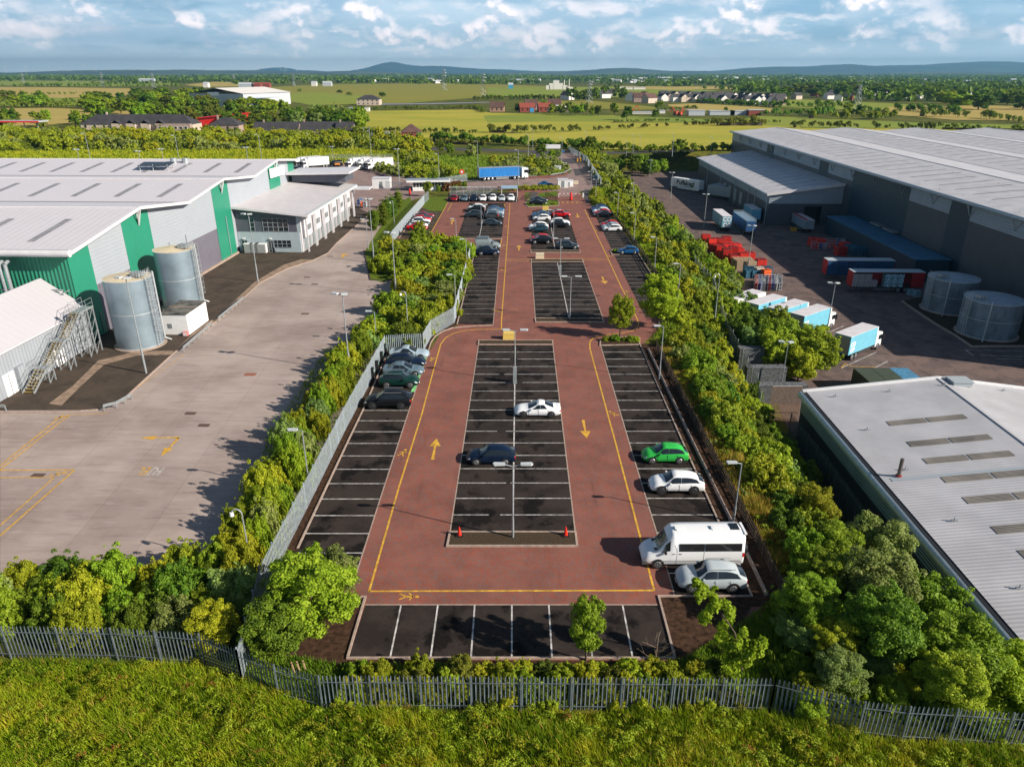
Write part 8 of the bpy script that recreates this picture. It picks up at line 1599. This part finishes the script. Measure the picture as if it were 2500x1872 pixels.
# ================================================================ sun, sky with clouds, air, camera
SUN_EL,SUN_AZ=R(28),R(112)
sd=bpy.data.lights.new('sun','SUN');sd.energy=5.0;sd.angle=R(.55);sd.color=(1.0,.915,.79);so=bpy.data.objects.new('sun',sd);COL.objects.link(so)
dv=Vector((math.sin(SUN_AZ)*math.cos(SUN_EL),math.cos(SUN_AZ)*math.cos(SUN_EL),math.sin(SUN_EL)));so.rotation_euler=(-dv).to_track_quat('-Z','Y').to_euler();so.location=(60,-40,90)
w=bpy.data.worlds.new('World');sc.world=w;w.use_nodes=True;N,L=w.node_tree.nodes,w.node_tree.links;bg=N['Background'];bg.inputs['Strength'].default_value=.05
sk=N.new('ShaderNodeTexSky');sk.sky_type='NISHITA';sk.sun_disc=False;sk.sun_elevation=SUN_EL;sk.sun_rotation=SUN_AZ;sk.air_density=1.0;sk.dust_density=.6;sk.ozone_density=1.4;sk.altitude=100
tc=N.new('ShaderNodeTexCoord');sx=N.new('ShaderNodeSeparateXYZ');L.new(tc.outputs['Generated'],sx.inputs[0])
def M(op,a,b_=None,c=None):
 n=N.new('ShaderNodeMath');n.operation=op
 for i,q in enumerate((a,b_,c)):
  if q is None:continue
  if hasattr(q,'links'):L.new(q,n.inputs[i])
  else:n.inputs[i].default_value=q
 return n.outputs[0]
az=M('ARCTAN2',sx.outputs[0],sx.outputs[1]);el=M('ARCSINE',sx.outputs[2])
def dens(daz,del_,sc_,stretch,seed,detail=7):
 e=M('ADD',el,del_);a=M('ADD',az,daz)
 cb=N.new('ShaderNodeCombineXYZ');L.new(M('MULTIPLY',a,sc_),cb.inputs[0]);L.new(M('MULTIPLY',e,sc_*stretch),cb.inputs[1]);cb.inputs[2].default_value=seed
 n=N.new('ShaderNodeTexNoise');n.inputs['Scale'].default_value=1;n.inputs['Detail'].default_value=detail;n.inputs['Roughness'].default_value=.5;L.new(cb.outputs[0],n.inputs['Vector']);return n.outputs['Fac']
def mr(x,a,b_,c=0,d=1,smooth_=True):
 n=N.new('ShaderNodeMapRange');n.interpolation_type='SMOOTHSTEP' if smooth_ else 'LINEAR';L.new(x,n.inputs[0]);n.inputs[1].default_value=a;n.inputs[2].default_value=b_;n.inputs[3].default_value=c;n.inputs[4].default_value=d;return n.outputs[0]
def mixc(f,a,b_):
 n=N.new('ShaderNodeMix');n.data_type='RGBA';L.new(f,n.inputs[0])
 for i,q in((6,a),(7,b_)):
  if hasattr(q,'links'):L.new(q,n.inputs[i])
  else:n.inputs[i].default_value=(*q,1)
 return n.outputs[2]
K=1/.05
low=mr(el,.10,.30,1,0)
col=mixc(M('MULTIPLY',low,.8),sk.outputs[0],mixc(mr(el,-.01,.1),(.36*K,.52*K,.66*K),(.24*K,.43*K,.62*K)))
def layer(col,sc_,st,seed,lo,hi,e0,e1,white,grey,amt=1.0,off=(.006,.009),up=None,side=None):
 d0=dens(0,0,sc_,st,seed);d1=dens(off[0],off[1],sc_,st,seed);lit=mr(M('SUBTRACT',d0,d1),-.035,.06);dd=M('ADD',d0,mr(el,e0,e1,-.12,0))
 if up:dd=M('ADD',dd,mr(el,up[0],up[1],0,-.14))
 if side:dd=M('ADD',dd,mr(az,*side))
 a=M('MULTIPLY',M('MULTIPLY',mr(dd,lo,hi),amt),low);return mixc(a,col,mixc(lit,grey,white))
col=layer(col,3.5,5.0,3.3,.42,.66,-.02,.0,(.58*K,.70*K,.79*K),(.48*K,.62*K,.73*K),.7)
col=layer(col,24,2.5,11.7,.44,.66,-.008,.018,(.80*K,.79*K,.83*K),(.44*K,.58*K,.69*K),.75,(.002,.004),(.05,.07))
col=layer(col,9.5,2.1,7.7,.42,.64,.014,.045,(.84*K,.80*K,.83*K),(.38*K,.52*K,.64*K),.85,(.004,.010))
col=layer(col,21,1.25,21.3,.46,.66,.008,.03,(1.05*K,.94*K,.94*K),(.44*K,.56*K,.67*K),.95,(.003,.007))
col=layer(col,6.0,3.4,8.9,.46,.62,.060,.088,(.36*K,.50*K,.63*K),(.22*K,.37*K,.50*K),.88,side=(-.5,-.15,.14,-.02))
col=mixc(mr(el,-.004,.04,.9,0),col,(1.35*K,1.45*K,1.48*K))
L.new(col,bg.inputs['Color'])
HZ=bpy.data.materials.new('haze_air');HZ.use_nodes=True;hN,hL=nt(HZ);hN.remove(hN['Principled BSDF']);pv=hN.new('ShaderNodeVolumePrincipled');pv.inputs['Color'].default_value=(.18,.44,.68,1);pv.inputs['Density'].default_value=6.5e-5;pv.inputs['Anisotropy'].default_value=.2;hL.new(pv.outputs[0],hN['Material Output'].inputs['Volume'])
q=MB();q.bb(-28000,28000,-450,28500,-30,480);hz=q.build('haze',HZ);hz['kind']='stuff'
cd=bpy.data.cameras.new('camera');cd.sensor_width=36;cd.lens=FX/2500*36;cd.clip_start=.5;cd.clip_end=90000;co=bpy.data.objects.new('camera',cd);COL.objects.link(co);co.location=(0,0,HC);co.rotation_euler=(math.pi/2-TH,0,0);sc.camera=co
sc.render.engine='CYCLES';sc.render.resolution_x=1024;sc.render.resolution_y=766
sc.view_settings.view_transform='Standard';sc.view_settings.look='None';sc.view_settings.gamma=1;sc.view_settings.exposure=0.66
sc.cycles.max_bounces=4;sc.cycles.diffuse_bounces=2;sc.cycles.glossy_bounces=2;sc.cycles.transmission_bounces=2;sc.cycles.caustics_reflective=False;sc.cycles.caustics_refractive=False;sc.cycles.transparent_max_bounces=6;sc.cycles.volume_bounces=0;sc.cycles.use_denoising=True
